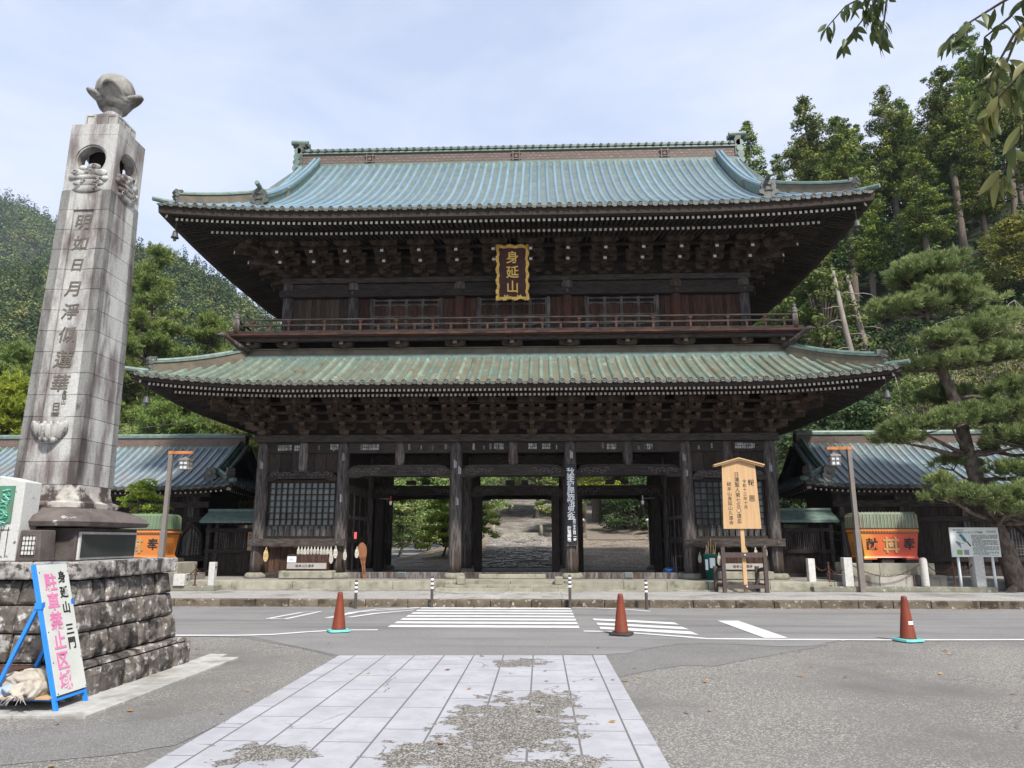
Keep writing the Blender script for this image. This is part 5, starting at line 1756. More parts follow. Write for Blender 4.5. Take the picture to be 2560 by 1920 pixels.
# head of the pillar: block pierced by round openings on its faces
b = MB()
z0, z1 = 6.206, 7.02
hh = half(6.6)
zc, rc = 6.66, 0.195
def pierced(face):
    n = 32
    vs = []
    def W(t, z, d):
        p = {0: (t, -hh + d), 1: (hh - d, t), 2: (-t, hh - d), 3: (-hh + d, -t)}[face]
        return (MX + p[0], MY + p[1], z)
    outer = []
    for k in range(n):
        a = 2 * pi * k / n
        c, s = cos(a), sin(a)
        q = min(hh / max(abs(c), 1e-6), ((z1 - zc) if s > 0 else (zc - z0)) / max(abs(s), 1e-6))
        outer.append(W(c * q, zc + s * q, 0))
    ring1 = [W(rc * 1.12 * cos(2 * pi * k / n), zc + rc * 1.12 * sin(2 * pi * k / n), 0) for k in range(n)]
    ring2 = [W(rc * 1.12 * cos(2 * pi * k / n), zc + rc * 1.12 * sin(2 * pi * k / n), 0.014) for k in range(n)]
    ring3 = [W(rc * cos(2 * pi * k / n), zc + rc * sin(2 * pi * k / n), 0.014) for k in range(n)]
    ring4 = [W(rc * cos(2 * pi * k / n), zc + rc * sin(2 * pi * k / n), 0.16) for k in range(n)]
    corners = [W(hh, z1, 0), W(-hh, z1, 0), W(-hh, z0, 0), W(hh, z0, 0)]
    vs = outer + ring1 + ring2 + ring3 + ring4 + corners
    fs = []
    for r in range(4):
        for k in range(n):
            fs.append((r * n + k, r * n + (k + 1) % n, (r + 1) * n + (k + 1) % n, (r + 1) * n + k))
    # corner triangles
    import bisect
    angs = [atan2(z1 - zc, hh), atan2(z1 - zc, -hh), atan2(z0 - zc, -hh) + 2 * pi, atan2(z0 - zc, hh) + 2 * pi]
    for c, a in enumerate(angs):
        k = int(a / (2 * pi) * n) % n
        fs.append((k, 5 * n + c, (k + 1) % n))
    b.add(vs, fs, 0, 0.5)
for f in range(4): pierced(f)
b.lathe([(0.15, z0), (0.15, z1)], (MX, MY, 0), 4, 1, 0.5, sq=1.0)
b.box(MX - hh, MX + hh, MY - hh, MY + hh, z1 + 0.003, 7.18, 0, 0.6)
b.box(MX - hh + 0.012, MX + hh - 0.012, MY - hh + 0.012, MY + hh - 0.012, z0 - 0.01, z0 + 0.02, 0, 0.6)
head = mb_(b, "pillar_head", [M_GRANL, M_DARK])
for face, (ox, oy, rz) in enumerate(((0, -1, 0), (1, 0, pi / 2))):      # cloud scrolls under the openings
    b = MB()
    F = Matrix.Translation((MX + ox * hh, MY + oy * hh, 6.42)) @ Matrix.Rotation(rz, 4, 'Z')
    for (x, z, rx, rz_) in ((0, -0.20, 0.20, 0.06), (0.01, -0.11, 0.215, 0.058), (-0.02, -0.03, 0.235, 0.04), (-0.15, 0.035, 0.10, 0.06), (0.03, 0.05, 0.13, 0.065), (0.17, 0.03, 0.085, 0.055), (0.06, 0.12, 0.095, 0.05), (-0.22, -0.02, 0.05, 0.045), (0.225, -0.05, 0.05, 0.04), (-0.08, 0.10, 0.06, 0.04)):
        b.ball((0, 0, 0), (rx, 0.032, rz_), 16, 8, 0, None, F @ Matrix.Translation((x, -0.004 * (1 + int(abs(x * 30)) % 3), z)))
    for (x, z, r) in ((-0.12, -0.17, 0.04), (0.12, -0.18, 0.04), (-0.05, -0.10, 0.035), (0.13, -0.09, 0.04), (0.0, 0.05, 0.04), (-0.17, 0.035, 0.035), (0.17, 0.03, 0.03), (0.08, 0.12, 0.03)):
        pts = [tuple(F @ Vector((x + r * (1 - q / 12) * cos(q * 0.8), -0.041, z + r * (1 - q / 12) * sin(q * 0.8)))) for q in range(10)]
        b.tube(pts, 0.007, 4, 1)
    b.build("cloud_relief", [M_GRANL, M_LOTUS], head, True)
b = MB()
h2 = hh - 0.10
b.box(MX - h2, MX + h2, MY - h2, MY + h2, 7.182, 7.40, 0, 0.6)
for f in range(4):
    for k in (-1, 0, 1):
        t0, t1 = k * 0.15 - 0.052, k * 0.15 + 0.052
        for za, zb_, ta, tb in ((7.35, 7.372, t0, t1), (7.235, 7.35, t0, t0 + 0.014)):
            if f == 0: b.box(MX + ta, MX + tb, MY - h2 - 0.002, MY - h2 + 0.01, za, zb_, 1)
            if f == 1: b.box(MX + h2 - 0.01, MX + h2 + 0.002, MY + ta, MY + tb, za, zb_, 1)
b.lathe([(0.22, 7.40), (0.20, 7.43), (0.13, 7.45), (0.115, 7.52), (0.125, 7.60)], (MX, MY, 0), 20)
mb_(b, "upper_block", [M_GRANL, M_DKSTONE], bevel=0.006)
# lotus bud with upturned petals
b = MB()
M_BUD = mat("grey_bud_stone", (0.20, 0.195, 0.175), (0.29, 0.28, 0.255), 12, rough=0.9, bump=0.5, bscale=40, c3=(0.085, 0.078, 0.068), s3=3.2, t3=0.56, w3=0.12)
b.lathe([(0.12, 7.585), (0.18, 7.60), (0.22, 7.68), (0.23, 7.76), (0.22, 7.84)], (MX, MY, 0), 28)
b.lathe([(0.235, 7.74), (0.258, 7.85), (0.25, 7.95), (0.21, 8.04), (0.14, 8.10), (0.05, 8.12), (0.03, 8.135), (0.02, 8.155), (0.0, 8.16)], (MX, MY, 0), 28)
def bowl(inner):
    rows = []
    for q in range(13):
        f = q / 12
        row = []
        for k in range(49):
            a = 2 * pi * k / 48
            c = (0.5 + 0.5 * cos(4 * (a - 0.35))) ** 1.3
            top = 7.75 + 0.115 * c
            z = 7.60 + (top - 7.60) * f
            r = 0.115 + 0.145 * sin(min(1.0, f * 1.15) * pi / 2) ** 0.9 + 0.10 * c * f ** 3 - 0.028 * (1 - c) * f
            r -= 0.05 * inner
            row.append((MX + r * cos(a), MY + r * sin(a), z - (0.0 if not inner else 0.012)))
        rows.append(row)
    return rows
ro, ri = bowl(0), bowl(1)
b.sheet(ro + ri[::-1], 0, 0.5)
rim = [tuple((Vector(p) + Vector(q)) / 2) for p, q in zip(ro[-1], ri[-1])]
b.tube(rim, 0.034, 8, 0, False)
mb_(b, "lotus_bud", M_BUD, None, True)

# granite apron round the masonry
b = MB()
x = -4.30
for k in range(9):
    b.box(x - 0.72 + 0.004, x, 7.18, 7.48, -0.05, 0.03); b.box(x - 0.72 + 0.004 - 0.2, x - 0.2 if k else x, 7.486, 8.3, -0.05, 0.028); x -= 0.72
y = 7.81
while y < 10.3:
    b.box(-4.84, -4.58, y + 0.0, y + 0.8 - 0.006, -0.05, 0.026); b.box(-4.575, -4.29, y + 0.0 - (0.3 if y > 7.9 else 0), y + 0.6 - 0.106, -0.05, 0.03); y += 0.8
ap = b.build("granite_apron", M_GRANW, None, False, 0.006); tag(ap, kind="structure")

# stele with bronze relief beside the pillar
st = thing("stele", "light granite stele with green bronze relief panel beside the pillar's foot", "stele", (-6.6, 8.2, SL))
sinv = Matrix.Translation((6.6, -8.2, -SL))
b = MB()
b.prism([(-7.6, SL + 0.002), (-5.83, SL + 0.002), (-5.83, 2.30), (-6.1, 2.36), (-7.3, 2.36), (-7.6, 2.30)], 'y', 8.05, 8.34)
o = b.build("slab", mat("stele_granite", (0.50, 0.50, 0.48), (0.42, 0.42, 0.40), 40, rough=0.85, bump=0.15, bscale=60, c3=(0.14, 0.13, 0.125), s3=1.6, t3=0.60, w3=0.1, c4=(0.05, 0.05, 0.05), s4=14, t4=0.68, w4=0.06), st, False, 0.012); o.matrix_parent_inverse = sinv
b = MB()
b.box(-7.4, -5.93, 8.035, 8.046, 1.84, 2.25, 0)
for k in range(3):
    for q in range(3):
        cx, cz = -6.02 - 0.14 * k, 2.18 - 0.13 * q
        pts = [(cx + 0.05 * sin(r * 1.9 + q + k), 8.03, cz - 0.016 * r + 0.03 * cos(r * 2.3 + k)) for r in range(8)]
        b.tube(pts, 0.011, 5, 1)
        b.tube([(cx - 0.04, 8.03, cz + 0.01), (cx + 0.045, 8.028, cz + 0.025)], 0.011, 5, 1)
o = b.build("bronze_relief", [mat("green_bronze", (0.06, 0.22, 0.15), (0.10, 0.15, 0.09), 6, rough=0.5), mat("bright_green_bronze", (0.16, 0.42, 0.31), (0.10, 0.30, 0.21), 9, rough=0.5)], st); o.matrix_parent_inverse = sinv
b = MB()
for x in (-5.95, -6.03, -6.11, -6.19, -6.27, -6.4):
    b.box(x - 0.005, x + 0.005, 8.047, 8.052, 1.46, 1.79)
b.box(-7.4, -5.93, 8.047, 8.052, 1.755, 1.765)
o = b.build("incised_line", M_DKSTONE, st); o.matrix_parent_inverse = sinv

bxs = thing("stone_box", "small weathered stone box with a grid of holes in front of the pillar pedestal", "stone box", (-5.66, 8.13, SL))
sbi = Matrix.Translation((5.66, -8.13, -SL))
b = MB(); b.prism([(-5.80, SL + 0.002), (-5.52, SL + 0.002), (-5.545, 1.76), (-5.775, 1.76)], 'y', 8.01, 8.27)
o = b.build("body", M_DKSTONE, bxs, False, 0.012); o.matrix_parent_inverse = sbi
b = MB()
b.box(-5.735, -5.585, 8.002, 8.008, 1.49, 1.70, 0)
for k in range(5):
    b.box(-5.737 + 0.0375 * k - 0.003, -5.737 + 0.0375 * k + 0.003, 7.997, 8.001, 1.488, 1.70, 1)
    b.box(-5.737, -5.584, 7.994, 7.996, 1.488 + 0.0525 * k - 0.003, 1.488 + 0.0525 * k + 0.003, 1)
o = b.build("grid_front", [M_GRAN, M_DARK], bxs); o.matrix_parent_inverse = sbi

# dark low bench beside the base
bn = thing("low_bench", "low dark red-brown wooden bench behind the no-parking sign", "bench", (-5.7, 7.72, 0.03))
b = MB()
for k in range(4): b.box(-0.75, 0.42, -0.16 + 0.085 * k, -0.08 + 0.085 * k, 0.30, 0.335)
b.build("seat", M_RED, bn)
b = MB(); b.box(-0.75, 0.42, -0.15, -0.12, 0.1, 0.298); b.build("front_board", M_RED, bn)
for x in (-0.6, 0.36):
    b = MB(); b.box(x - 0.03, x + 0.03, -0.12, 0.15, 0.0, 0.299); b.build("leg", M_RED, bn)

# ------------------------------------------------------------------ A-frame no-parking sign and sandbags
M_BLUE = mat("bright_blue_paint", (0.02, 0.20, 0.62), (0.025, 0.23, 0.66), 4, rough=0.4, spec=0.5)
M_SIGN = mat("cracked_white_board", (0.47, 0.48, 0.44), (0.53, 0.54, 0.50), 3, rough=0.6, c3=(0.33, 0.33, 0.29), s3=18, t3=0.68, st3=(1, 1, 3))
M_PINK = mat("faded_pink_lettering", (0.56, 0.16, 0.31), (0.60, 0.21, 0.36), 6, rough=0.6)
sg = thing("a_frame_sign", "blue A-frame sign with white board reading 身延山 三門 駐車禁止区域", "sign", (-4.69, 7.36, 0.03))
LEN = 1.44
upv = Vector((-0.42, 0, 1.375)).normalized()
R_ = Matrix(((0, -upv.z, upv.x, 0), (1, 0, 0, 0), (0, upv.x * 1.0, upv.z, 0), (0, 0, 0, 1)))
# columns: local x -> +Y, local y -> into the board, local z -> up the board
R_ = Matrix.Identity(4)
ex, ez = Vector((0, 1, 0)), upv
ey = ez.cross(ex)
for i in range(3): R_[i][0], R_[i][1], R_[i][2] = ex[i], ey[i], ez[i]
def sgb(b, name, m):
    b.v = [tuple(R_ @ Vector(p)) for p in b.v]; return b.build(name, m, sg)
b = MB()
b.box(-0.017, 0.017, 0.0, 0.034, 0.0, LEN); sgb(b, "leg", M_BLUE)
b = MB(); b.box(0.47 - 0.017, 0.47 + 0.017, 0.0, 0.034, 0.0, LEN); sgb(b, "leg", M_BLUE)
b = MB(); b.box(0.018, 0.452, 0.002, 0.032, LEN - 0.034, LEN - 0.001); sgb(b, "crossbar", M_BLUE)
b = MB(); b.box(0.018, 0.452, 0.002, 0.032, 0.09, 0.12); sgb(b, "crossbar", M_BLUE)
b = MB()
b.box(0.012, 0.476, -0.014, -0.002, 0.135, LEN - 0.008)
board = sgb(b, "board", M_SIGN)
b = MB()
for z in (0.15, 0.45, 0.75, 1.05, 1.35):
    for x in (0.022, 0.466): b.tube([(x, -0.013, z), (x, -0.018, z)], 0.006, 6)
sgb(b, "screw", M_DARK)
lettering("駐車禁止区域", 0.192, M_PINK, sg, R_ @ T(0.168, -0.0165, LEN - 0.10), vertical=True, pitch=1.03, bold=0.022, depth=0.003)
lettering("身延山", 0.128, M_BLACK, sg, R_ @ T(0.355, -0.0165, LEN - 0.085), vertical=True, pitch=1.25, bold=0.022, depth=0.003)
lettering("三門", 0.128, M_BLACK, sg, R_ @ T(0.355, -0.0165, LEN - 0.63), vertical=True, pitch=1.1, bold=0.022, depth=0.003)
hz_ = Vector(upv * 1.02)
for y in (0.0, 0.47):
    b = MB(); b.bar((hz_.x - 0.03, y, hz_.z), (-0.72, y, 0.0), 0.034, 0.034); b.bar((hz_.x - 0.055, y, hz_.z), (hz_.x + 0.02, y, hz_.z), 0.05, 0.06)
    b.build("rear_leg", M_BLUE, sg)
b = MB(); b.bar((-0.69, 0.018, 0.06), (-0.69, 0.452, 0.06), 0.028, 0.028); b.bar((-0.69, 0.0, 0.1), (-0.02, 0.0, 0.1), 0.02, 0.02); b.build("brace", M_BLUE, sg)
b = MB(); b.box(-0.66, -0.06, -0.06, 0.42, 0.112, 0.130); b.build("shelf_board", mat("pale_plywood", (0.42, 0.28, 0.15), (0.48, 0.33, 0.19), 4, rough=0.8), sg)

def sandbag(label, loc, rz, sx, sy, sz, seed, m, tail=False):
    random.seed(seed)
    t = thing("sandbag", label, "sandbag", loc, None, rz)
    b = MB()
    n, m_ = 56, 24
    ph = [random.uniform(0, 6.3) for _ in range(8)]
    g_ = []
    for i in range(m_ + 1):
        a = -pi / 2 + pi * i / m_
        row = []
        for k in range(n):
            th = 2 * pi * k / n
            x, y, z = cos(a) * cos(th), cos(a) * sin(th), sin(a)
            x = math.copysign(abs(x) ** 0.75, x); y = math.copysign(abs(y) ** 0.75, y)
            w = 1 + 0.10 * sin(5 * th + ph[0] + 3 * z) + 0.07 * sin(17 * x + 9 * z + ph[4]) + 0.06 * sin(9 * x + ph[1] + 5 * y) + 0.05 * sin(13 * y + ph[2] + 7 * x) + 0.04 * sin(21 * x + 11 * y + ph[3])
            row.append((x * sx * w, y * sy * w, max(-0.5, z) * sz * w + sz * 0.5 - 0.06 * abs(x) * sz))
        row.append(row[0])
        g_.append(row)
    b.sheet(g_, 0, 0.5)
    b.build("bag_body", m, t, True)
    b = MB()        # frayed tied mouth
    for k in range(16 if tail else 6):
        a = random.uniform(-0.9, 0.9)
        l = random.uniform(0.03, 0.08)
        p = Vector((sx * 0.95, sy * 0.5 * a, sz * 0.3))
        b.tube([p, p + Vector((l * 0.5, a * 0.05, -l * 0.25)), p + Vector((l * 0.8, a * 0.10 + random.uniform(-0.03, 0.03), -l * 1.05))], [0.008, 0.005, 0.002], 4)
    b.build("frayed_mouth", m, t)
    return t
M_SACK = mat("greyed_sack_cloth", (0.30, 0.265, 0.22), (0.42, 0.38, 0.325), 7, rough=0.95, bump=0.8, bscale=14, c3=(0.26, 0.22, 0.17), s3=3, t3=0.62)
M_SACKB = mat("blue_sack_cloth", (0.24, 0.34, 0.47), (0.36, 0.40, 0.46), 4, rough=0.95, bump=0.6, bscale=14)
sandbag("frayed grey sandbag lying on top under the blue A-frame sign", (-5.10, 7.58, 0.22), 0.25, 0.27, 0.19, 0.10, 3, M_SACK)
sandbag("torn grey sandbag with frayed mouth hanging over the sign's shelf edge", (-4.99, 7.42, 0.162), -1.75, 0.19, 0.12, 0.09, 5, M_SACK, True)
sandbag("pale blue sandbag at the bottom of the pile under the sign", (-5.20, 7.50, 0.162), 0.1, 0.20, 0.20, 0.07, 8, M_SACKB)

# ------------------------------------------------------------------ traffic cones, bollards
M_CONE = mat("faded_brick_red_cone", (0.185, 0.038, 0.016), (0.135, 0.030, 0.015), 3, rough=0.55, c3=(0.13, 0.035, 0.02), s3=2.5, t3=0.62, st3=(1, 1, 0.4))
M_TEAL = mat("teal_rubber", (0.16, 0.50, 0.47), (0.12, 0.42, 0.40), 5, rough=0.7, c3=(0.10, 0.2, 0.19), s3=6, t3=0.62)
M_RUB = mat("black_rubber", (0.03, 0.028, 0.027), (0.05, 0.045, 0.042), 6, rough=0.8)
def cone(x, y, rz, label, mbase, tape=None, h=0.70):
    t = thing("traffic_cone", label, "cone", (x, y, 0.012), "red-brown cones along the road edge", rz)
    b = MB()
    b.lathe([(0.135, 0.035), (0.125, 0.06), (0.05, h - 0.05), (0.046, h - 0.02), (0.03, h), (0.0, h)], n=24)
    b.build("cone_body", M_CONE, t, True)
    b = MB()
    b.lathe([(0.185, 0.0), (0.195, 0.01), (0.185, 0.04), (0.165, 0.042)], n=24, sq=0.85)
    b.build("base", mbase, t)
    if tape:
        b = MB()
        z0, z1, a0, a1 = tape
        n = 12
        r = lambda z: 0.125 - (0.125 - 0.05) * (z - 0.06) / (h - 0.11) + 0.003
        b.sheet([[(r(z) * cos(a0 + (a1 - a0) * k / n), r(z) * sin(a0 + (a1 - a0) * k / n), z) for k in range(n + 1)] for z in (z0, z1)], 0, 0.5)
        for k in range(7):
            a = a0 + (a1 - a0) * (k + 0.5) / 7
            b.sheet([[((r(z) + 0.002) * cos(a + d), (r(z) + 0.002) * sin(a + d), z) for d in (-0.045, 0.045)] for z in (z0 + 0.012, z1 - 0.012)], 1, 0.5)
        b.build("name_tape", [M_WHT, M_BLACK], t)
cone(-3.71, 13.80, 0.5, "red-brown traffic cone with teal base by the crosswalk's pillar-side corner", M_TEAL)
cone(1.42, 13.55, -0.4, "red-brown traffic cone on a black rubber base beside the crosswalk", M_RUB)
cone(6.09, 12.90, 0.35, "red-brown traffic cone with teal base and white name tape", M_TEAL, (0.27, 0.32, -2.1, -0.5), 0.72)

def bollard(x, y, z, h, label):
    t = thing("bollard", label, "bollard", (x, y, z), "black and white striped bollards along the kerb")
    b = MB(); b.lathe([(0.045, 0), (0.042, 0.02), (0.036, 0.05), (0.036, h - 0.03), (0.03, h - 0.008), (0.012, h)], n=14); b.build("post", mat("dark_brown_post", (0.055, 0.045, 0.04), (0.07, 0.058, 0.052), 5, rough=0.6), t, True)
    for k in range(3):
        b = MB(); zz = h - 0.11 - 0.10 * k; b.lathe([(0.0375, zz), (0.0375, zz + 0.052)], n=14); b.build("reflective_band", M_WHT, t, True)
bollard(-4.57, 18.45, 0.004, 0.68, "striped bollard at the pillar-side end of the row")
bollard(-2.72, 18.72, 0.004, 0.76, "striped bollard where the crosswalk meets the kerb on the pillar side")
bollard(0.72, 18.72, 0.004, 0.80, "striped bollard at the crosswalk corner below the black banner")
bollard(2.57, 18.50, 0.004, 0.70, "striped bollard behind the black-based cone")

# ------------------------------------------------------------------ lamp posts
M_STEEL = mat("taupe_lamp_steel", (0.15, 0.13, 0.115), (0.19, 0.165, 0.15), 2, rough=0.5, spec=0.4)
M_RUST = mat("orange_cedar_arm", (0.50, 0.19, 0.06), (0.30, 0.12, 0.05), 5, rough=0.7)
def lamp(x, y, dirx, label, h=4.2):
    t = thing("street_lamp", label, "lamp", (x, y, 0.18), "lantern lamp posts beside the gate")
    b = MB()
    b.box(-0.075, 0.075, -0.075, 0.075, 0, 1.75); b.box(-0.06, 0.06, -0.06, 0.06, 1.75, h - 0.1)
    b.build("post", M_STEEL, t, False, 0.006)
    b = MB()
    b.box(min(0.06 * dirx, 0.66 * dirx), max(0.06 * dirx, 0.66 * dirx), -0.05, 0.05, h - 0.09, h); b.box(-0.07, 0.07, -0.07, 0.07, h - 0.099, h - 0.0)
    b.build("arm", M_RUST, t, False, 0.005)
    b = MB(); cx = dirx * 0.46
    b.tube([(cx, 0, h - 0.09), (cx, 0, h - 0.17)], 0.012, 6)
    b.lathe([(0.22, -0.03), (0.21, -0.015), (0.07, 0.05), (0.03, 0.07)], (cx, 0, h - 0.24), 4, sq=0.0)
    for px in (-0.13, 0.13):
        for py in (-0.13, 0.13): b.bar((cx + px, py, h - 0.26), (cx + px * 0.9, py * 0.9, h - 0.56), 0.028, 0.028)
    for z, q in ((h - 0.28, 0.145), (h - 0.41, 0.138), (h - 0.55, 0.135)):
        for s in (-1, 1):
            b.box(cx - q, cx + q, s * q - 0.01, s * q + 0.01, z - 0.013, z + 0.013); b.box(cx + s * q - 0.01, cx + s * q + 0.01, -q + 0.011, q - 0.011, z - 0.012, z + 0.012)
    for s in (-1, 1):
        b.box(cx - 0.01, cx + 0.01, s * 0.138 - 0.01, s * 0.138 + 0.01, h - 0.55, h - 0.28); b.box(cx + s * 0.138 - 0.01, cx + s * 0.138 + 0.01, -0.01, 0.01, h - 0.55, h - 0.28)
    ln = b.build("lantern", M_STEEL, t)
    b = MB(); b.box(cx - 0.118, cx + 0.118, -0.118, 0.118, h - 0.545, h - 0.275); b.build("pane", mat("frosted_lantern_glass", (0.55, 0.57, 0.58), rough=0.4), ln)
lamp(9.24, 22.11 - 0.12, -1, "slim brown lamp post with hanging lantern before the dedicated 献奉 tub")
lamp(-11.15, 21.5, 1, "slim brown lamp post with hanging lantern beyond the granite pillar", 4.1)

# ------------------------------------------------------------------ wooden notice board in its dark stand
M_PINE = mat("fresh_cypress_board", (0.44, 0.275, 0.135), (0.52, 0.335, 0.175), 2.2, stretch=(7, 7, 0.5), rough=0.6, rnd=0.05)
M_DKPAINT = mat("dark_brown_stain", (0.06, 0.042, 0.038), (0.085, 0.062, 0.056), 4, rough=0.7, stretch=(4, 4, 1))
nb = thing("notice_board", "pale wooden roofed notice board reading 報恩 standing in a dark timber frame", "notice board", (5.87, 21.79, 0.18))
b = MB(); b.box(-0.055, 0.055, -0.03, 0.03, 0, 2.0); b.build("post", M_PINE, nb, False, 0.004)
b = MB()
b.prism([(-0.545, 1.79), (0.545, 1.79), (0.485, 3.68), (0.0, 3.80), (-0.485, 3.68)], 'y', -0.075, -0.035)
b.build("board", M_PINE, nb, False, 0.003)
b = MB()
for s in (-1, 1):
    b.bar((0, -0.06, 3.84), (s * 0.74, -0.06, 3.635), 0.24, 0.035); b.bar((0, -0.06, 3.795), (s * 0.72, -0.06, 3.595), 0.19, 0.03)
b.build("roof", M_PINE, nb)
for s_, x, z, sz, pt in (("報恩", 0.33, 3.22, 0.20, 2.3), ("令和十三年十月", 0.14, 3.22, 0.118, 1.06), ("日蓮聖人第七五〇遠忌", -0.075, 3.44, 0.148, 1.02), ("総本山身延山久遠寺", -0.31, 3.15, 0.135, 1.04)):
    lettering(s_, sz, M_BLACK, nb, T(x, -0.0768, z), vertical=True, pitch=pt, bold=0.006, depth=0.002)
for y in (0.0, ):
    pass
for x, y, h in ((-0.62, -0.10, 1.28), (0.57, -0.10, 1.28), (-0.74, 0.42, 0.72), (0.47, 0.42, 0.72)):
    b = MB(); b.box(x - 0.055, x + 0.055, y - 0.05, y + 0.05, 0, h); b.build("frame_post", M_DKPAINT, nb, False, 0.006)
b = MB()
b.box(-0.565, 0.515, -0.135, -0.076, 0.98, 1.12); b.box(-0.565, 0.515, -0.135, -0.076, 0.12, 0.22)
for x in (-0.68, 0.52):
    b.bar((x, -0.05, 0.20), (x, 0.40, 0.20), 0.07, 0.09); b.bar((x, -0.05, 0.66), (x, 0.40, 0.60), 0.07, 0.09)
b.build("frame_rail", M_DKPAINT, nb)
b = MB()
for z in (1.05, 0.17): b.ball((0, -0.14, z), (0.03, 0.02, 0.03), 8, 6)
b.build("bolt", M_GRAN, nb)

# ------------------------------------------------------------------ black banner board on the column
bn_ = thing("banner_board", "narrow black board with white writing 秋季彼岸施餓鬼会 tied to a gate column", "banner", (1.0, 23.9, 0.45))
b = MB(); b.box(-0.165, 0.165, -0.265, -0.235, 1.05, 3.62); b.build("board", mat("glossy_black_board", (0.018, 0.018, 0.02), rough=0.35), bn_)
lettering("秋季彼岸施餓鬼会", 0.255, M_WHT, bn_, T(-0.01, -0.268, 3.50), vertical=True, pitch=0.80, bold=0.018, depth=0.002)
lettering("九月二十三日", 0.105, M_WHT, bn_, T(0.085, -0.268, 1.93), vertical=True, pitch=0.86, bold=0.012, depth=0.002)
lettering("一時", 0.105, M_WHT, bn_, T(0.10, -0.268, 1.36), vertical=True, pitch=0.9, bold=0.012, depth=0.002)
lettering("於祖師殿", 0.125, M_WHT, bn_, T(-0.08, -0.268, 1.64), vertical=True, pitch=0.98, bold=0.012, depth=0.002)
b = MB(); b.box(-0.17, 0.17, -0.27, -0.2, 1.02, 1.05); b.build("shelf", M_POST, bn_)

# ------------------------------------------------------------------ dedicated water tubs on stone plinths
M_TUBO = mat("orange_enamel", (0.56, 0.19, 0.035), (0.50, 0.16, 0.032), 1.5, rough=0.45, spec=0.5)
def tub_mat():
    m = bpy.data.materials.new("faded_orange_red_enamel"); m.use_nodes = True
    N, L = m.node_tree.nodes, m.node_tree.links; bs = N['Principled BSDF']
    tc = N.new("ShaderNodeTexCoord"); sx = N.new("ShaderNodeSeparateXYZ"); L.new(tc.outputs['Object'], sx.inputs[0])
    nz = N.new("ShaderNodeTexNoise"); nz.inputs['Scale'].default_value = 2.0; L.new(tc.outputs['Object'], nz.inputs[0])
    ad = N.new("ShaderNodeMath"); ad.operation = 'MULTIPLY_ADD'; ad.inputs[1].default_value = 1.0; L.new(nz.outputs['Fac'], ad.inputs[0]); L.new(sx.outputs[0], ad.inputs[2])
    mr_ = N.new("ShaderNodeMapRange"); mr_.inputs['From Min'].default_value = -0.45; mr_.inputs['From Max'].default_value = 0.75; L.new(ad.outputs[0], mr_.inputs['Value'])
    cr = N.new("ShaderNodeValToRGB"); e = cr.color_ramp.elements
    e[0].position, e[0].color = 0.0, (0.56, 0.27, 0.035, 1); e[1].position, e[1].color = 1.0, (0.42, 0.05, 0.022, 1)
    k = cr.color_ramp.elements.new(0.35); k.color = (0.52, 0.125, 0.028, 1)
    L.new(mr_.outputs[0], cr.inputs[0]); L.new(cr.outputs[0], bs.inputs['Base Color']); bs.inputs['Roughness'].default_value = 0.4
    return m
M_LIDG = mat("mossy_green_copper_lid", (0.11, 0.15, 0.11), (0.16, 0.20, 0.15), 3, rough=0.5, c3=(0.12, 0.105, 0.075), s3=2.0, t3=0.55, w3=0.1, st3=(1, 1, 0.5))
M_LIDB = mat("bright_green_copper_lid", (0.115, 0.165, 0.10), (0.15, 0.21, 0.13), 2, rough=0.5, c3=(0.12, 0.16, 0.07), s3=1.5, t3=0.55, w3=0.1)
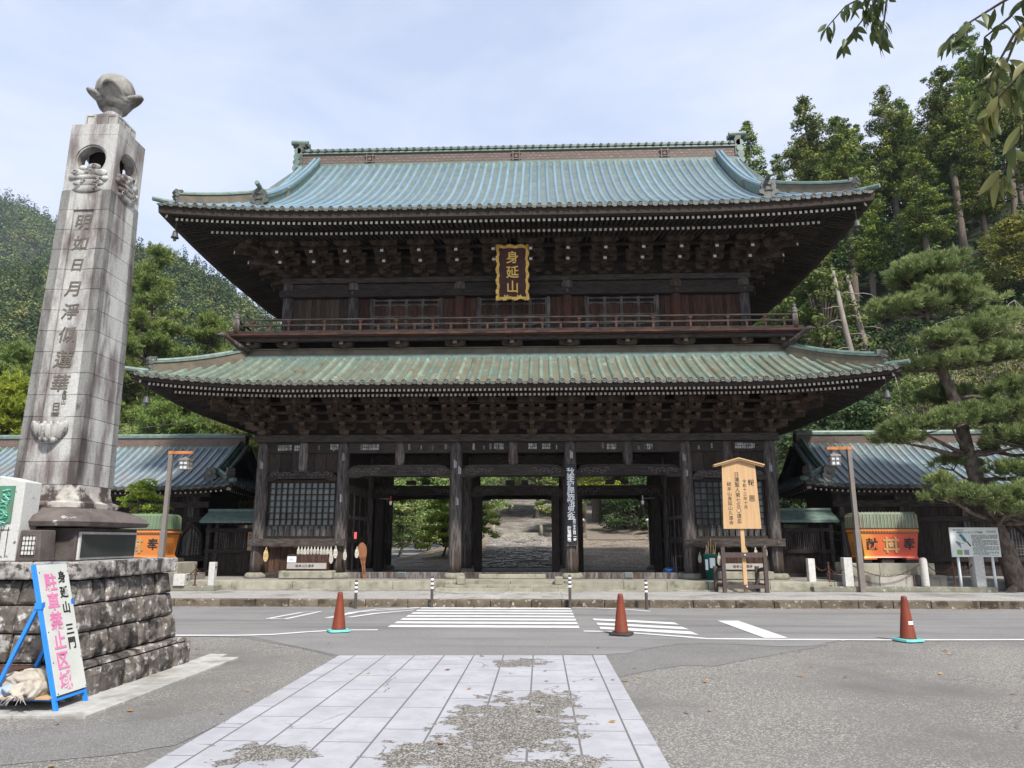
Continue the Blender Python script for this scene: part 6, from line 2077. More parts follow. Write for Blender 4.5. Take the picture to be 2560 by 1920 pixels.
def tub(x0, x1, y0, y1, zb, zt, label, body, lid, side, moss):
    cx, cy = (x0 + x1) / 2, (y0 + y1) / 2
    hx, hy = (x1 - x0) / 2, (y1 - y0) / 2
    t = thing("water_tub", label, "tub", (cx, cy, zb), "orange dedication tubs on stone plinths")
    H = zt - zb
    b = MB()
    f = 0.90
    prof = [(0.0, f * 1.05), (0.03, f * 1.01), (0.07, f), (H - 0.22, 0.985)]
    rows = []
    for z, s in prof:
        rows.append([(-hx * s, -hy * s, z + 0.05), (hx * s, -hy * s, z + 0.05), (hx * s, hy * s, z + 0.05), (-hx * s, hy * s, z + 0.05), (-hx * s, -hy * s, z + 0.05)])
    b.sheet(rows, 0, 0.5)
    for sx in (-1, 1):
        for sy in (-1, 1):
            b.box(min(sx * hx * f * 1.05, sx * hx * 0.5), max(sx * hx * f * 1.05, sx * hx * 0.5), min(sy * hy * 0.97, sy * hy * 0.6), max(sy * hy * 0.97, sy * hy * 0.6), 0.0, 0.05)
    b.build("tub_body", body, t)
    b = MB()
    b.box(-hx, hx, -hy, hy, H - 0.165, H - 0.06, 0)
    for z in (H - 0.178, H - 0.058):
        b.box(-hx - 0.012, hx + 0.012, -hy - 0.012, hy + 0.012, z, z + 0.022, 1)
    n = int(2 * hx / 0.085)
    for k in range(n): b.ball((-hx + 2 * hx * (k + 0.5) / n, -hy - 0.01, H - 0.112), (0.036, 0.03, 0.03), 8, 5, 0)
    n = int(2 * hy / 0.085)
    for k in range(n):
        for s in (-1, 1): b.ball((s * (hx + 0.01), -hy + 2 * hy * (k + 0.5) / n, H - 0.112), (0.03, 0.036, 0.03), 8, 5, 0)
    b.build("beaded_rim", [M_TUBO, M_DKPAINT], t)
    b = MB()
    hz = 0.44
    rows = []
    for z, s, r in ((H - 0.03, 1.02, 0), (H + 0.30, 1.0, 0), (H + 0.38, 0.985, 0), (H + 0.42, 0.95, 0), (H + hz, 0.86, 0)):
        o_ = hx * (1 - s)
        rows.append([(-hx + o_, -hy + o_, z), (hx - o_, -hy + o_, z), (hx - o_, hy - o_, z), (-hx + o_, hy - o_, z), (-hx + o_, -hy + o_, z)])
    b.sheet(rows, 0, 0.5)
    q = hx * 0.86; o_ = hx * 0.14
    b.add([(-hx + o_, -hy + o_, H + hz), (hx - o_, -hy + o_, H + hz), (hx - o_, hy - o_, H + hz), (-hx + o_, hy - o_, H + hz)], [(0, 1, 2, 3)], 0, 0.5)
    n = 16
    for k in range(n + 1):
        x = -hx * 0.97 + 2 * hx * 0.97 * k / n
        b.bar((x, -hy - 0.022, H - 0.02), (x, -hy - 0.006, H + 0.36), 0.018, 0.02, 1); b.bar((x, -hy - 0.004, H + 0.36), (x * 0.97, -hy + 0.10, H + 0.445), 0.018, 0.02, 1)
    n = 8
    for k in range(n + 1):
        y = -hy * 0.95 + 2 * hy * 0.95 * k / n
        for s in (-1, 1): b.bar((s * (hx + 0.02), y, H - 0.02), (s * (hx + 0.004), y, H + 0.36), 0.018, 0.02, 1)
    b.build("lid", [lid, moss], t)
    zc = 0.05 + (H - 0.22) * 0.52
    tl_ = math.atan(hy * 0.085 / (H - 0.22))
    yf = -hy * 0.945 - 0.004
    Mf = lambda x, z: Matrix.Translation((x, yf, z)) @ Matrix.Rotation(tl_, 4, 'X')
    for ch, x in (("献", -hx * 0.62), ("奉", hx * 0.66)):
        lettering(ch, 0.36, M_BLACK, t, Mf(x, zc + 0.20) , vertical=True, bold=0.022, depth=0.02)
    b = MB()
    Mc = Mf(0.03, zc)
    for k in range(4):
        c = [(-0.13, 0), (0.13, 0), (0, -0.13), (0, 0.13)][k]
        w = (0.06, 0.46) if k < 2 else (0.46, 0.06)
        y_ = -0.018 if k < 2 else -0.014
        b.box(c[0] - w[0] / 2, c[0] + w[0] / 2, y_, 0.01, c[1] - w[1] / 2, c[1] + w[1] / 2, 0, None, Mc)
    for k in range(5):
        a = pi / 2 + k * 2 * pi / 5
        b.ball((0, 0, 0), (0.042, 0.015, 0.042), 8, 5, 0, None, Mc @ Matrix.Translation((0.055 * cos(a), -0.005, 0.055 * sin(a))))
    b.ball((0, 0, 0), (0.035, 0.022, 0.035), 8, 5, 0, None, Mc)
    b.build("crest", mat("bronze_crest", (0.42, 0.26, 0.11), (0.50, 0.33, 0.15), 9, rough=0.45, metal=0.3), t)
    b = MB()        # rows of small dedicatory writing on the side
    random.seed(2)
    for r in range(9):
        yy = -hy * 0.72 + 0.085 * r
        zz = H - 0.27
        n = random.randint(4, 11) if r else 13
        zz -= 0.0 if r == 0 else 0.18
        for k in range(n):
            if zz < 0.15: break
            s_ = 0.022 if r else 0.03
            fx = 0.90 + 0.085 * (zz - 0.05) / (H - 0.22)
            x = side * (hx * fx + 0.012)
            b.box(x - 0.002, x + 0.002, yy * fx - s_ / 2, yy * fx + s_ / 2, zz - s_ * 0.8, zz, 0)
            zz -= s_ * 1.6
    b.build("lettering", M_BLACK, t)
    return t
tub(9.52, 11.22, 22.42, 23.42, 1.09, 2.03, "orange-red tub lettered 献奉 with gold crest under a mossy ribbed lid", tub_mat(), M_LIDG, -1, mat("ochre_lid_rib", (0.32, 0.27, 0.15), (0.25, 0.26, 0.17), 6, rough=0.6))
tub(-13.18, -11.49, 22.1, 23.19, 1.09, 2.0, "bright orange dedication tub half hidden by the granite pillar's base", M_TUBO, M_LIDB, 1, M_LIDB)
def plinth(cx, y0, label, s):
    t = thing("stone_plinth", label, "plinth", (cx, y0, 0.18), "stone plinths under the tubs")
    b = MB()
    for k in range(3):
        a = -1.45 + 0.97 * k
        b.box(a, a + 0.955, 0.0, 1.5, 0.0, 0.46)
    b.build("lower_step", mat("mixed_plinth_stone", (0.34, 0.33, 0.29), (0.22, 0.20, 0.18), 2, rough=0.9, rnd=0.45, bump=0.3, bscale=20, c3=(0.14, 0.11, 0.10), s3=1.5, t3=0.56, st3=(2, 2, 0.3)), t, False, 0.015)
    b = MB()
    for k in range(3):
        a = -1.2 + 0.80 * k
        b.box(a, a + 0.795, 0.12, 1.4, 0.462, 0.80)
    b.build("upper_step", M_STONE, t, False, 0.012)
    b = MB()
    for x in (-0.75, -0.1, 0.62): b.box(x - 0.18, x + 0.18, 0.2, 1.3, 0.802, 0.905)
    b.build("bearer", M_DKPAINT, t)
plinth(10.40, 22.34, "two-step stone plinth carrying the orange-red tub", 1)
plinth(-12.15, 22.02, "two-step stone plinth behind the granite pillar's base", -1)

# chain-linked posts round the tubs
def kerb_box(pts, label, name="low_kerb"):
    b = MB()
    for (xa, xb, ya, yb) in pts: b.box(xa, xb, ya, yb, 0.181, 0.33)
    tag(b.build(name, mat("mossy_low_kerb", (0.22, 0.22, 0.17), (0.14, 0.13, 0.10), 3, rough=0.95, bump=0.5, bscale=18, c3=(0.40, 0.39, 0.34), s3=6, t3=0.62), None, False, 0.015), label, "kerb")
kerb_box([(7.90, 13.1, 22.06, 22.28), (7.90, 8.12, 22.281, 23.2)], "mossy low kerb in front of the orange-red tub's plinth")
kerb_box([(-13.6, -9.62, 21.76, 21.98), (-9.84, -9.62, 21.981, 22.3)], "mossy low kerb in front of the tub beyond the granite pillar")
def spost(x, y, h, rnd, label, w=0.11, z=0.33):
    t = thing("stone_post", label, "post", (x, y, z), "pale stone chain posts")
    b = MB()
    if rnd: b.lathe([(w, 0), (w * 1.02, 0.03), (w, h - 0.10), (w * 0.85, h - 0.03), (w * 0.4, h)], n=16)
    else:
        b.box(-w, w, -w, w, 0, h)
    b.build("shaft", M_GRAN, t, rnd, 0 if rnd else 0.012)
    b = MB(); b.tube([(w, -0.02, h - 0.15), (w + 0.02, -0.02, h - 0.15)], 0.03, 8); b.build("ring", M_RUSTY, t)
M_RUSTY = mat("rusty_iron", (0.10, 0.035, 0.022), (0.06, 0.03, 0.022), 12, rough=0.85)
spost(8.05, 22.62, 0.78, False, "square pale stone post nearest the notice board", 0.10)
spost(8.93, 22.17, 0.82, False, "square marbled stone post beside the lamp post", 0.12)
spost(11.13, 22.17, 0.82, True, "round-topped white stone post in front of the orange-red tub", 0.105)
spost(12.72, 22.30, 0.86, False, "grey square stone post behind the bird information board", 0.14)
spost(-9.74, 21.87, 0.68, False, "square pale stone post near the guardian bay window", 0.09)
spost(-10.66, 21.87, 0.34, False, "short stone block beside the granite pillar's base", 0.17)
def ipost(x, y, label, h=0.62):
    t = thing("iron_post", label, "post", (x, y, 0.33), "rusty iron chain posts")
    b = MB(); b.bar((0, 0, 0), (0, 0, h), 0.035, 0.035); b.ball((0, 0, h + 0.03), 0.035, 8, 6); b.box(-0.04, 0.04, -0.03, 0.03, h - 0.25, h - 0.19); b.build("shaft", M_RUSTY, t)
    b = MB(); b.ball((0, 0, 0.01), (0.07, 0.07, 0.03), 10, 5); b.build("foot", M_RUSTY, t)
ipost(8.48, 22.38, "rusty iron chain post between two stone posts by the lamp")
ipost(12.0, 22.24, "thin rusty iron chain post in front of the bell-shaped window")
ipost(-10.25, 21.87, "rusty iron chain post near the granite pillar's base", 0.55)
def chain(pts, label):
    b = MB()
    for p, q, sag in pts:
        p, q = Vector(p), Vector(q)
        n = int((q - p).length / 0.055) + 1
        for k in range(n):
            f = (k + 0.5) / n
            c = p.lerp(q, f) - Vector((0, 0, sag * 4 * f * (1 - f)))
            d = (q - p).normalized() + Vector((0, 0, -sag * 4 * (1 - 2 * f) / (q - p).length)); d.normalize()
            w = Vector((0, 0, 1)).cross(d).normalized() if k % 2 else Vector((0, 0, 1))
            ring = [c + d * (0.036 * cos(a)) + w * (0.020 * sin(a)) for a in [2 * pi * i / 8 for i in range(9)]]
            b.tube(ring, 0.0075, 4, 0, False)
    tag(b.build("chain", M_RUSTY), label, "chain", "rusty chains between the posts")
chain([((8.15, 22.60, 0.96), (8.48, 22.38, 0.90), 0.16)], "rusty chain from the square post nearest the notice board")
chain([((8.48, 22.38, 0.90), (8.83, 22.17, 0.86), 0.18)], "rusty chain ending at the marbled stone post")
chain([((9.05, 22.17, 0.96), (11.03, 22.17, 0.96), 0.34)], "long dark chain sagging before the orange-red tub")
chain([((11.23, 22.17, 0.96), (12.0, 22.24, 0.93), 0.22)], "dark chain running to the thin iron post")
chain([((12.0, 22.24, 0.93), (12.6, 22.28, 0.98), 0.15)], "dark chain behind the bird information board")
chain([((-10.60, 21.87, 0.66), (-10.25, 21.87, 0.84), 0.10), ((-10.25, 21.87, 0.84), (-9.82, 21.87, 0.86), 0.16)], "rusty chain sagging near the granite pillar's base")

# ------------------------------------------------------------------ bird information board
ib = thing("information_board", "white information board with a blue-green bird picture on two white posts", "sign", (12.7, 22.22, 0.18))
M_WPOST = mat("white_pipe", (0.72, 0.75, 0.76), (0.66, 0.69, 0.70), 4, rough=0.45)
for x in (-0.52, 0.46):
    b = MB(); b.tube([(x, 0.03, 0), (x, 0.03, 1.1)], 0.038, 12); b.build("post", M_WPOST, ib, True)
b = MB(); b.box(-0.71, 0.69, -0.035, -0.008, 0.99, 1.83); bd = b.build("panel", mat("pale_green_white_panel", (0.66, 0.70, 0.66), (0.62, 0.66, 0.62), 2, rough=0.5), ib)
lettering("身延町ブッポウソウ繁殖地", 0.062, M_BLACK, ib, T(-0.50, -0.037, 1.665), bold=0.012, depth=0.001)
lettering("国指定天然記念物", 0.036, M_BLACK, ib, T(-0.60, -0.037, 1.745), bold=0.008, depth=0.001)
b = MB()
random.seed(6)
for r in range(19):
    x = -0.10
    zz = 1.60 - 0.030 * r
    if r in (5, 11, 16): x = -0.06
    end = 0.63 if r not in (4, 10, 15, 18) else random.uniform(0.15, 0.35)
    while x < end:
        w = random.uniform(0.02, 0.075)
        b.box(x, min(x + w, 0.65), -0.0362, -0.0352, zz, zz + 0.017); x += w + random.choice((0.005, 0.006, 0.02))
for q in range(2): b.box(0.35, 0.62, -0.0362, -0.0352, 1.72 - 0.03 * q, 1.733 - 0.03 * q)
b.box(0.05, 0.62, -0.0362, -0.0352, 1.035, 1.046)
b.build("text_line", M_METAL, ib)
b = MB()
def blob2(pts, mi):
    b.add([(x, -0.0365, z) for x, z in pts], [tuple(range(len(pts)))], mi, 0.5)
blob2([(-0.40, 1.55), (-0.44, 1.60), (-0.43, 1.64), (-0.38, 1.645), (-0.34, 1.61), (-0.28, 1.53), (-0.24, 1.45), (-0.26, 1.41), (-0.31, 1.42), (-0.36, 1.47)][::-1], 0)
blob2([(-0.26, 1.42), (-0.23, 1.44), (-0.13, 1.31), (-0.16, 1.275)], 1)
blob2([(-0.44, 1.615), (-0.47, 1.605), (-0.44, 1.60)][::-1], 3)
b.box(-0.47, -0.17, -0.0375, -0.0366, 1.39, 1.402, 3, None, Matrix.Translation((-0.32, 0, 1.396)) @ Matrix.Rotation(-0.3, 4, 'Y') @ Matrix.Translation((0.32, 0, -1.396)))
blob2([(-0.43, 1.40), (-0.57, 1.45), (-0.56, 1.40), (-0.50, 1.32), (-0.43, 1.24), (-0.42, 1.25)], 2)
blob2([(-0.56, 1.05), (-0.40, 1.05), (-0.40, 1.19), (-0.56, 1.19)], 4)
blob2([(-0.36, 1.05), (-0.21, 1.05), (-0.21, 1.19), (-0.36, 1.19)], 5)
b.build("picture", [mat("bird_teal", (0.03, 0.16, 0.22), (0.06, 0.22, 0.24), 20, rough=0.6), mat("bird_navy", (0.02, 0.025, 0.05), rough=0.6), mat("bird_grey", (0.22, 0.22, 0.28), rough=0.6), mat("branch_brown", (0.35, 0.22, 0.13), rough=0.6),
        mat("leafy_photo", (0.10, 0.32, 0.06), (0.30, 0.42, 0.20), 60, rough=0.6), mat("brown_photo", (0.16, 0.11, 0.12), (0.42, 0.36, 0.38), 30, rough=0.6)], ib)

# ------------------------------------------------------------------ small things on and round the gate platform
M_STRAW = mat("pale_straw", (0.45, 0.42, 0.35), (0.58, 0.56, 0.50), 20, rough=0.9, rnd=0.2)
M_STRAWB = mat("golden_straw", (0.48, 0.33, 0.16), (0.58, 0.42, 0.22), 20, rough=0.9, rnd=0.2)
def sandal(x, z, s, m, label, group, rz=0.0, y=23.55):
    t = thing("straw_sandal", label, "straw sandal", (x, y, z), group, rz)
    b = MB()
    pts = []
    for k in range(16):
        a = 2 * pi * k / 16
        r = 0.075 * s * (0.62 + 0.38 * abs(cos(a / 2 + pi / 2)) ** 0.5)
        pts.append((r * sin(a) * 0.75, -0.15 * s + 0.12 * s * cos(a)))
    b.prism(pts, 'y', -0.02, 0.012)
    for k in range(5): b.tube([(-0.045 * s, -0.024, -0.08 * s - 0.035 * s * k), (0.045 * s, -0.024, -0.08 * s - 0.035 * s * k)], 0.008 * s, 5)
    b.build("sole", m, t)
    b = MB()
    b.tube([(0, 0.0, 0.05), (-0.012 * s, -0.01, -0.01), (-0.045 * s, -0.03, -0.10 * s)], 0.008, 5); b.tube([(0, 0.0, 0.05), (0.012 * s, -0.01, -0.01), (0.045 * s, -0.03, -0.10 * s)], 0.008, 5)
    b.build("cord", m, t)
lg, rg = "straw sandals hung under the pillar-side guardian window", "straw sandals hung under the window behind the notice board"
ltop = "white straw sandal in the close row hung above the offertory box"
for k in range(11):
    sandal(-7.75 + 0.105 * k, 1.40, random.uniform(0.75, 0.95), M_STRAW, ltop, lg, random.uniform(-0.3, 0.3))
for x, z, s, lb in ((-6.55, 1.42, 1.25, "cream straw sandal hanging highest at the end of the close row"), (-6.68, 1.24, 1.2, "white straw sandal hanging lowest beside the close row"), (-6.24, 1.32, 1.1, "white straw sandal of the curled pair beyond the close row"), (-5.86, 1.40, 1.15, "lone white straw sandal by the passage column")):
    sandal(x, z, s, M_STRAW, lb, lg)
sandal(-8.78, 1.38, 1.5, M_STRAWB, "golden straw sandals tied to the gate's outermost pillar-side column", lg, 0, 23.50)
for x, z, s, lb, m in ((4.98, 1.22, 1.0, "small white straw sandal next to the passage column by the notice board", M_STRAW), (5.22, 1.42, 1.2, "white straw sandal in the looped cord left of the notice stand", M_STRAW), (5.42, 1.32, 1.3, "large white straw sandal above the green bin", M_STRAW), (5.58, 1.22, 1.3, "lowest white straw sandal beside the green bin", M_STRAW), (6.42, 1.40, 1.2, "brown straw sandal hung behind the notice board frame", M_STRAWB), (6.72, 1.38, 1.0, "white straw sandal between frame and outer column", M_STRAW), (7.02, 1.42, 1.1, "white straw sandal on the outer column by the roofed fence", M_STRAW)):
    lb = lb.replace(" left of", " beside")
    sandal(x, z, s, m, lb, rg, 0.1)

def off_box(x0, x1, y, label):
    t = thing("offertory_box", label, "box", ((x0 + x1) / 2, y, 0.70))
    w = (x1 - x0) / 2
    b = MB(); b.box(-w, w, -0.18, 0.18, 0.0, 0.47); b.build("body", M_RED, t, False, 0.006)
    b = MB(); b.box(-w + 0.02, w - 0.02, -0.20, -0.182, 0.06, 0.24); b.build("pale_panel", mat("greyed_panel", (0.30, 0.28, 0.26), (0.36, 0.34, 0.31), 5, rough=0.8), t)
    lettering("総本山久遠寺", 0.10, M_BLACK, t, T(-w * 0.55, -0.203, 0.115), bold=0.01, depth=0.002)
    b = MB()
    for k in range(7): b.box(-w + 0.02, w - 0.02, -0.16 + 0.05 * k, -0.135 + 0.05 * k, 0.471, 0.50)
    b.build("slatted_top", M_WOOD, t)
    return t
def block_step(x0, x1, y, label):
    b = MB(); b.box(x0, x1, y - 0.28, y + 0.22, 0.464, 0.70)
    tag(b.build("stone_block", M_STONE, None, False, 0.03), label, "stone block", "stone blocks before the guardian bays")
block_step(-8.25, -6.55, 23.52, "pale stone block under the offertory box on the pillar side")
o_ = off_box(-8.05, -6.75, 23.55, "dark offertory box with a white notice on the pillar side of the gate")
b = MB(); b.box(-0.62, -0.34, -0.215, -0.205, 0.26, 0.44); b.box(-0.56, -0.42, -0.218, -0.2155, 0.31, 0.39, 1); b.build("paper_notice", [M_WHT, mat("pale_blue_print", (0.35, 0.45, 0.6), rough=0.7)], o_)
block_step(5.45, 7.15, 23.52, "pale stone block under the offertory box behind the notice board")
off_box(5.65, 6.95, 23.55, "dark offertory box behind the notice board's frame")
def stone_cube(x, label):
    b = MB(); b.box(x - 0.12, x + 0.12, 22.02, 22.26, 0.366, 0.60)
    tag(b.build("stone_block", M_STONE, None, False, 0.03), label, "stone block", "small stone blocks flanking the steps")
b = MB(); b.box(-1.95, 0.15, 23.42, 23.72, 0.464, 0.60)
tag(b.build("stone_block", M_STONE, None, False, 0.02), "long pale stone block set before the centre threshold", "stone block")
stone_cube(-2.36, "small stone cube on the gate steps, pillar side"); stone_cube(0.53, "small stone cube on the gate steps below the black banner")

# giant wooden rice paddle leaning in the passage
pd = thing("wooden_paddle", "giant orange-brown wooden rice paddle leaning inside the pillar-side passage", "paddle", (-5.60, 23.62, 0.45))
pd.scale = (0.72, 0.72, 0.72)
b = MB()
pts = []
for k in range(24):
    a = 2 * pi * k / 24
    pts.append((0.20 * sin(a) * (1 - 0.18 * cos(a + pi) * 0.6), 1.18 + 0.42 * cos(a)))
MT = Matrix.Rotation(radians(-9), 4, 'Y') @ Matrix.Rotation(radians(-9), 4, 'X')
for poly in (pts, [(-0.065, 0), (0.065, 0), (0.075, 0.6), (0.14, 0.95), (-0.14, 0.95), (-0.075, 0.6)]):
    n0 = len(b.v)
    b.prism(poly, 'y', -0.02, 0.02 + (0.001 if poly is pts else 0), 0, 0.5)
    for q in range(n0, len(b.v)): b.v[q] = tuple(MT @ Vector(b.v[q]))
b.build("blade", mat("orange_brown_wood", (0.175, 0.072, 0.03), (0.22, 0.095, 0.04), 4, stretch=(4, 4, 0.6), rough=0.6), pd)
lettering("身延山久遠寺", 0.085, M_BLACK, pd, MT @ T(0, -0.024, 0.72), vertical=True, bold=0.01, depth=0.002)

# bin with bamboo sticks, floodlights, blue bucket, small table
bin_ = thing("green_bin", "green plastic bin with white labels holding bamboo canes by the notice stand", "bin", (5.28, 23.45, 0.447))
b = MB(); b.lathe([(0.15, 0), (0.20, 0.74), (0.215, 0.75), (0.215, 0.78), (0.20, 0.78)], n=20); b.build("bin_body", mat("dark_green_plastic", (0.01, 0.12, 0.085), (0.012, 0.14, 0.10), 4, rough=0.4), bin_, True)
b = MB(); b.box(-0.06, 0.10, -0.203, -0.185, 0.36, 0.66); b.box(-0.19, -0.11, -0.17, -0.15, 0.3, 0.62); b.build("label_sheet", M_WHT, bin_)
for k in range(5):
    b = MB(); a = -0.08 + 0.05 * k
    b.tube([(a, 0.02, 0.4), (a * 1.5 + 0.02, 0.03 * (k % 2), 1.05 + 0.1 * (k % 3))], 0.014, 6); b.build("bamboo_cane", M_PINE, bin_)
def flood(x, label, y=23.35):
    t = thing("floodlight", label, "floodlight", (x, y, 0.462 if -2.15 < x < 0.2 else 0.447), "grey floodlights on the terrace")
    b = MB(); b.box(-0.13, 0.13, -0.06, 0.08, 0.06, 0.22); b.build("housing", mat("grey_metal_box", (0.16, 0.16, 0.155), (0.20, 0.20, 0.195), 5, rough=0.5), t, False, 0.012)
    b = MB(); b.box(-0.11, 0.11, -0.066, -0.061, 0.08, 0.20); b.build("lens", M_GLASS, t)
    b = MB(); b.box(-0.15, 0.15, -0.03, 0.03, 0, 0.02); b.box(-0.15, -0.132, -0.02, 0.02, 0.02, 0.16); b.box(0.132, 0.15, -0.02, 0.02, 0.02, 0.16); b.build("bracket", M_STEEL, t)
flood(-4.35, "small grey floodlight in the pillar-side opening"); flood(2.72, "small grey floodlight in the opening beyond the black banner")
bk = thing("blue_bucket", "small blue plastic bucket at the foot of the passage wall", "bucket", (4.20, 24.6, 0.447))
b = MB(); b.lathe([(0.12, 0), (0.15, 0.26), (0.155, 0.28), (0.14, 0.28)], n=16); b.build("pail", mat("blue_plastic", (0.02, 0.13, 0.5), rough=0.4), bk, True)
b = MB(); b.tube([(0.15 * cos(a), 0.0, 0.27 + 0.05 * sin(a)) for a in [pi * k / 8 for k in range(9)]], 0.006, 5); b.build("handle", M_STEEL, bk)
tb = thing("small_table", "low dark folding table standing inside the passage near the blue bucket", "table", (4.78, 24.7, 0.447))
b = MB(); b.box(-0.42, 0.30, -0.25, 0.25, 0.66, 0.70); b.build("tabletop", M_DKPAINT, tb)
for x in (-0.38, 0.26):
    for y in (-0.2, 0.2):
        b = MB(); b.bar((x, y, 0), (x, y, 0.66), 0.03, 0.03); b.build("leg", M_STEEL, tb)
b = MB(); b.box(-0.38, 0.26, -0.22, 0.22, 0.30, 0.32); b.build("shelf", M_DKPAINT, tb)
for x, s, lb in ((-5.22, 1, "red-capped spotlight fixed high on the pillar-side passage wall"), (3.55, -1, "pale spotlight hanging on the passage wall near the notice board")):
    t = thing("spotlight", lb, "spotlight", (x - 0.25 * s, 25.2, 3.0), "spotlights on the passage walls")
    b = MB(); b.lathe([(0.035, 0.0), (0.05, 0.08), (0.06, 0.12)], (0.3 * s, 0, -0.16), 10); b.build("lamp_head", M_WHT, t, True)
    b = MB(); b.tube([(-0.1 * s, 0, 0.05), (0.3 * s, 0, 0.05)], 0.015, 6); b.tube([(0.3 * s, 0, 0.14), (0.3 * s, 0, -0.04)], 0.025, 8, 1); b.build("arm", [M_STEEL, mat("red_cap", (0.5, 0.04, 0.04), rough=0.5) if s > 0 else M_GRAN], t)
b = MB(); b.box(-5.98, -5.90, 23.57, 23.60, 1.69, 1.90)
tag(b.build("red_tag", mat("coral_red_tag", (0.62, 0.10, 0.09), rough=0.6)), "coral red tag standing on the rail beam by the passage column", "tag")
b = MB(); b.box(-0.13, 0.13, -0.02, 0.02, 0, 0.62)
wp = thing("wooden_plate", "upright wooden name plate with black writing on the roofed fence", "plate", (-9.98, 25.27, 1.30))
b.build("board", M_PINE, wp)
for s_, x in (("久遠寺", 0.06), ("総本山", -0.06)): lettering(s_, 0.10, M_BLACK, wp, T(x, -0.022, 0.56), vertical=True, bold=0.008, depth=0.002)
# stone lanterns, white sign and granite slab along the gravel path beyond
def lantern(x, y, label, s=1.0):
    t = thing("stone_lantern", label, "stone lantern", (x, y, ground_z(x, y)), "small stone lanterns along the gravel path")
    b = MB(); b.lathe([(0.16 * s, 0), (0.13 * s, 0.1), (0.11 * s, 0.85 * s), (0.17 * s, 0.95 * s)], n=10); b.build("stem", M_STONE, t, True)
    b = MB(); b.lathe([(0.15 * s, 0.96 * s), (0.15 * s, 1.2 * s), (0.27 * s, 1.24 * s), (0.2 * s, 1.34 * s), (0.06 * s, 1.42 * s), (0.09 * s, 1.48 * s), (0.01, 1.58 * s)], n=12); b.build("firebox", M_GRAN, t, True)
lantern(2.55, 46.5, "white-capped stone lantern just beyond the black banner column"); lantern(6.75, 46.0, "stone lantern of a pair at the path's far side"); lantern(7.55, 47.0, "taller stone lantern of the pair at the path's far side", 1.05)
ws = thing("white_sign", "small white post sign beyond the gate beside the stone lanterns", "sign", (9.1, 46.5, ground_z(9.1, 46.5)))
b = MB(); b.tube([(0, 0, -0.1), (0, 0, 1.35)], 0.04, 8); b.build("post", M_WPOST, ws, True)
b = MB(); b.prism([(-0.22, 1.35), (0.22, 1.35), (0.24, 1.95), (0.0, 2.1), (-0.24, 1.95)], 'y', -0.05, 0.0); b.build("panel", M_WPOST, ws)
b = MB(); b.box(-0.08, 0.08, -0.056, -0.051, 1.45, 1.8); b.build("print", M_METAL, ws)
# ------------------------------------------------------------------ foliage helpers
rng = np.random.default_rng(12)
def quad_mesh(name, P, rnd, mat_):
    """P: (N,4,3) corner points"""
    n = len(P)
    me = bpy.data.meshes.new(name)
    me.vertices.add(4 * n); me.vertices.foreach_set("co", P.reshape(-1).astype(np.float32))
    me.loops.add(4 * n); me.loops.foreach_set("vertex_index", np.arange(4 * n, dtype=np.int32))
    me.polygons.add(n); me.polygons.foreach_set("loop_start", np.arange(0, 4 * n, 4, dtype=np.int32))
    me.materials.append(mat_)
    me.attributes.new("rnd", 'FLOAT', 'FACE').data.foreach_set("value", rnd.astype(np.float32))
    me.update(calc_edges=True)
    return me

def leaves(name, C, R, k, size, mat_, asp=0.5, up=0.6, hang=0.0, shell=0.55, crnd=None, mix=0.6):
    """C (n,3) clump centres, R (n,3) radii, k leaves per clump, diamond leaves"""
    C = np.asarray(C, float); R = np.asarray(R, float)
    n = len(C)
    crnd = rng.random(n) if crnd is None else np.asarray(crnd)
    d = rng.normal(size=(n, k, 3)); d /= np.linalg.norm(d, axis=2, keepdims=True)
    r = shell + (1 - shell) * rng.random((n, k, 1))
    P = (C[:, None, :] + d * r * R[:, None, :]).reshape(-1, 3)
    nrm = d.reshape(-1, 3) * 0.7 + rng.normal(size=(n * k, 3)) * 0.5
    nrm[:, 2] += up
    nrm /= np.linalg.norm(nrm, axis=1, keepdims=True)
    t = rng.normal(size=(n * k, 3)); t[:, 2] -= hang * 2
    t -= nrm * (t * nrm).sum(1, keepdims=True); t /= np.linalg.norm(t, axis=1, keepdims=True) + 1e-9
    b = np.cross(nrm, t)
    s = size * (0.6 + 0.8 * rng.random((n * k, 1)))
    Q = np.stack([P - t * s * 0.5, P + b * s * asp * 0.5, P + t * s * 0.5, P - b * s * asp * 0.5], 1)
    rn = np.repeat(crnd, k) * mix + rng.random(n * k) * (1 - mix)
    return quad_mesh(name, Q, rn, mat_)

def needles(name, C, D, k, L, w, mat_, spread=0.8, crnd=None):
    C = np.asarray(C, float); D = np.asarray(D, float)
    n = len(C)
    crnd = rng.random(n) if crnd is None else np.asarray(crnd)
    d = D[:, None, :] + rng.normal(size=(n, k, 3)) * spread
    d /= np.linalg.norm(d, axis=2, keepdims=True)
    s = rng.normal(size=(n, k, 3)); s -= d * (s * d).sum(2, keepdims=True); s /= np.linalg.norm(s, axis=2, keepdims=True)
    l = L * (0.7 + 0.5 * rng.random((n, k, 1)))
    b = C[:, None, :] + d * l * 0.05
    e = b + d * l
    m = b + d * l * 0.5
    Q = np.stack([b - s * w * 0.3, m - s * w * 0.5, e, m + s * w * 0.5], 2).reshape(-1, 4, 3)
    rn = np.repeat(crnd, k) * 0.6 + rng.random(n * k) * 0.4
    return quad_mesh(name, Q, rn, mat_)

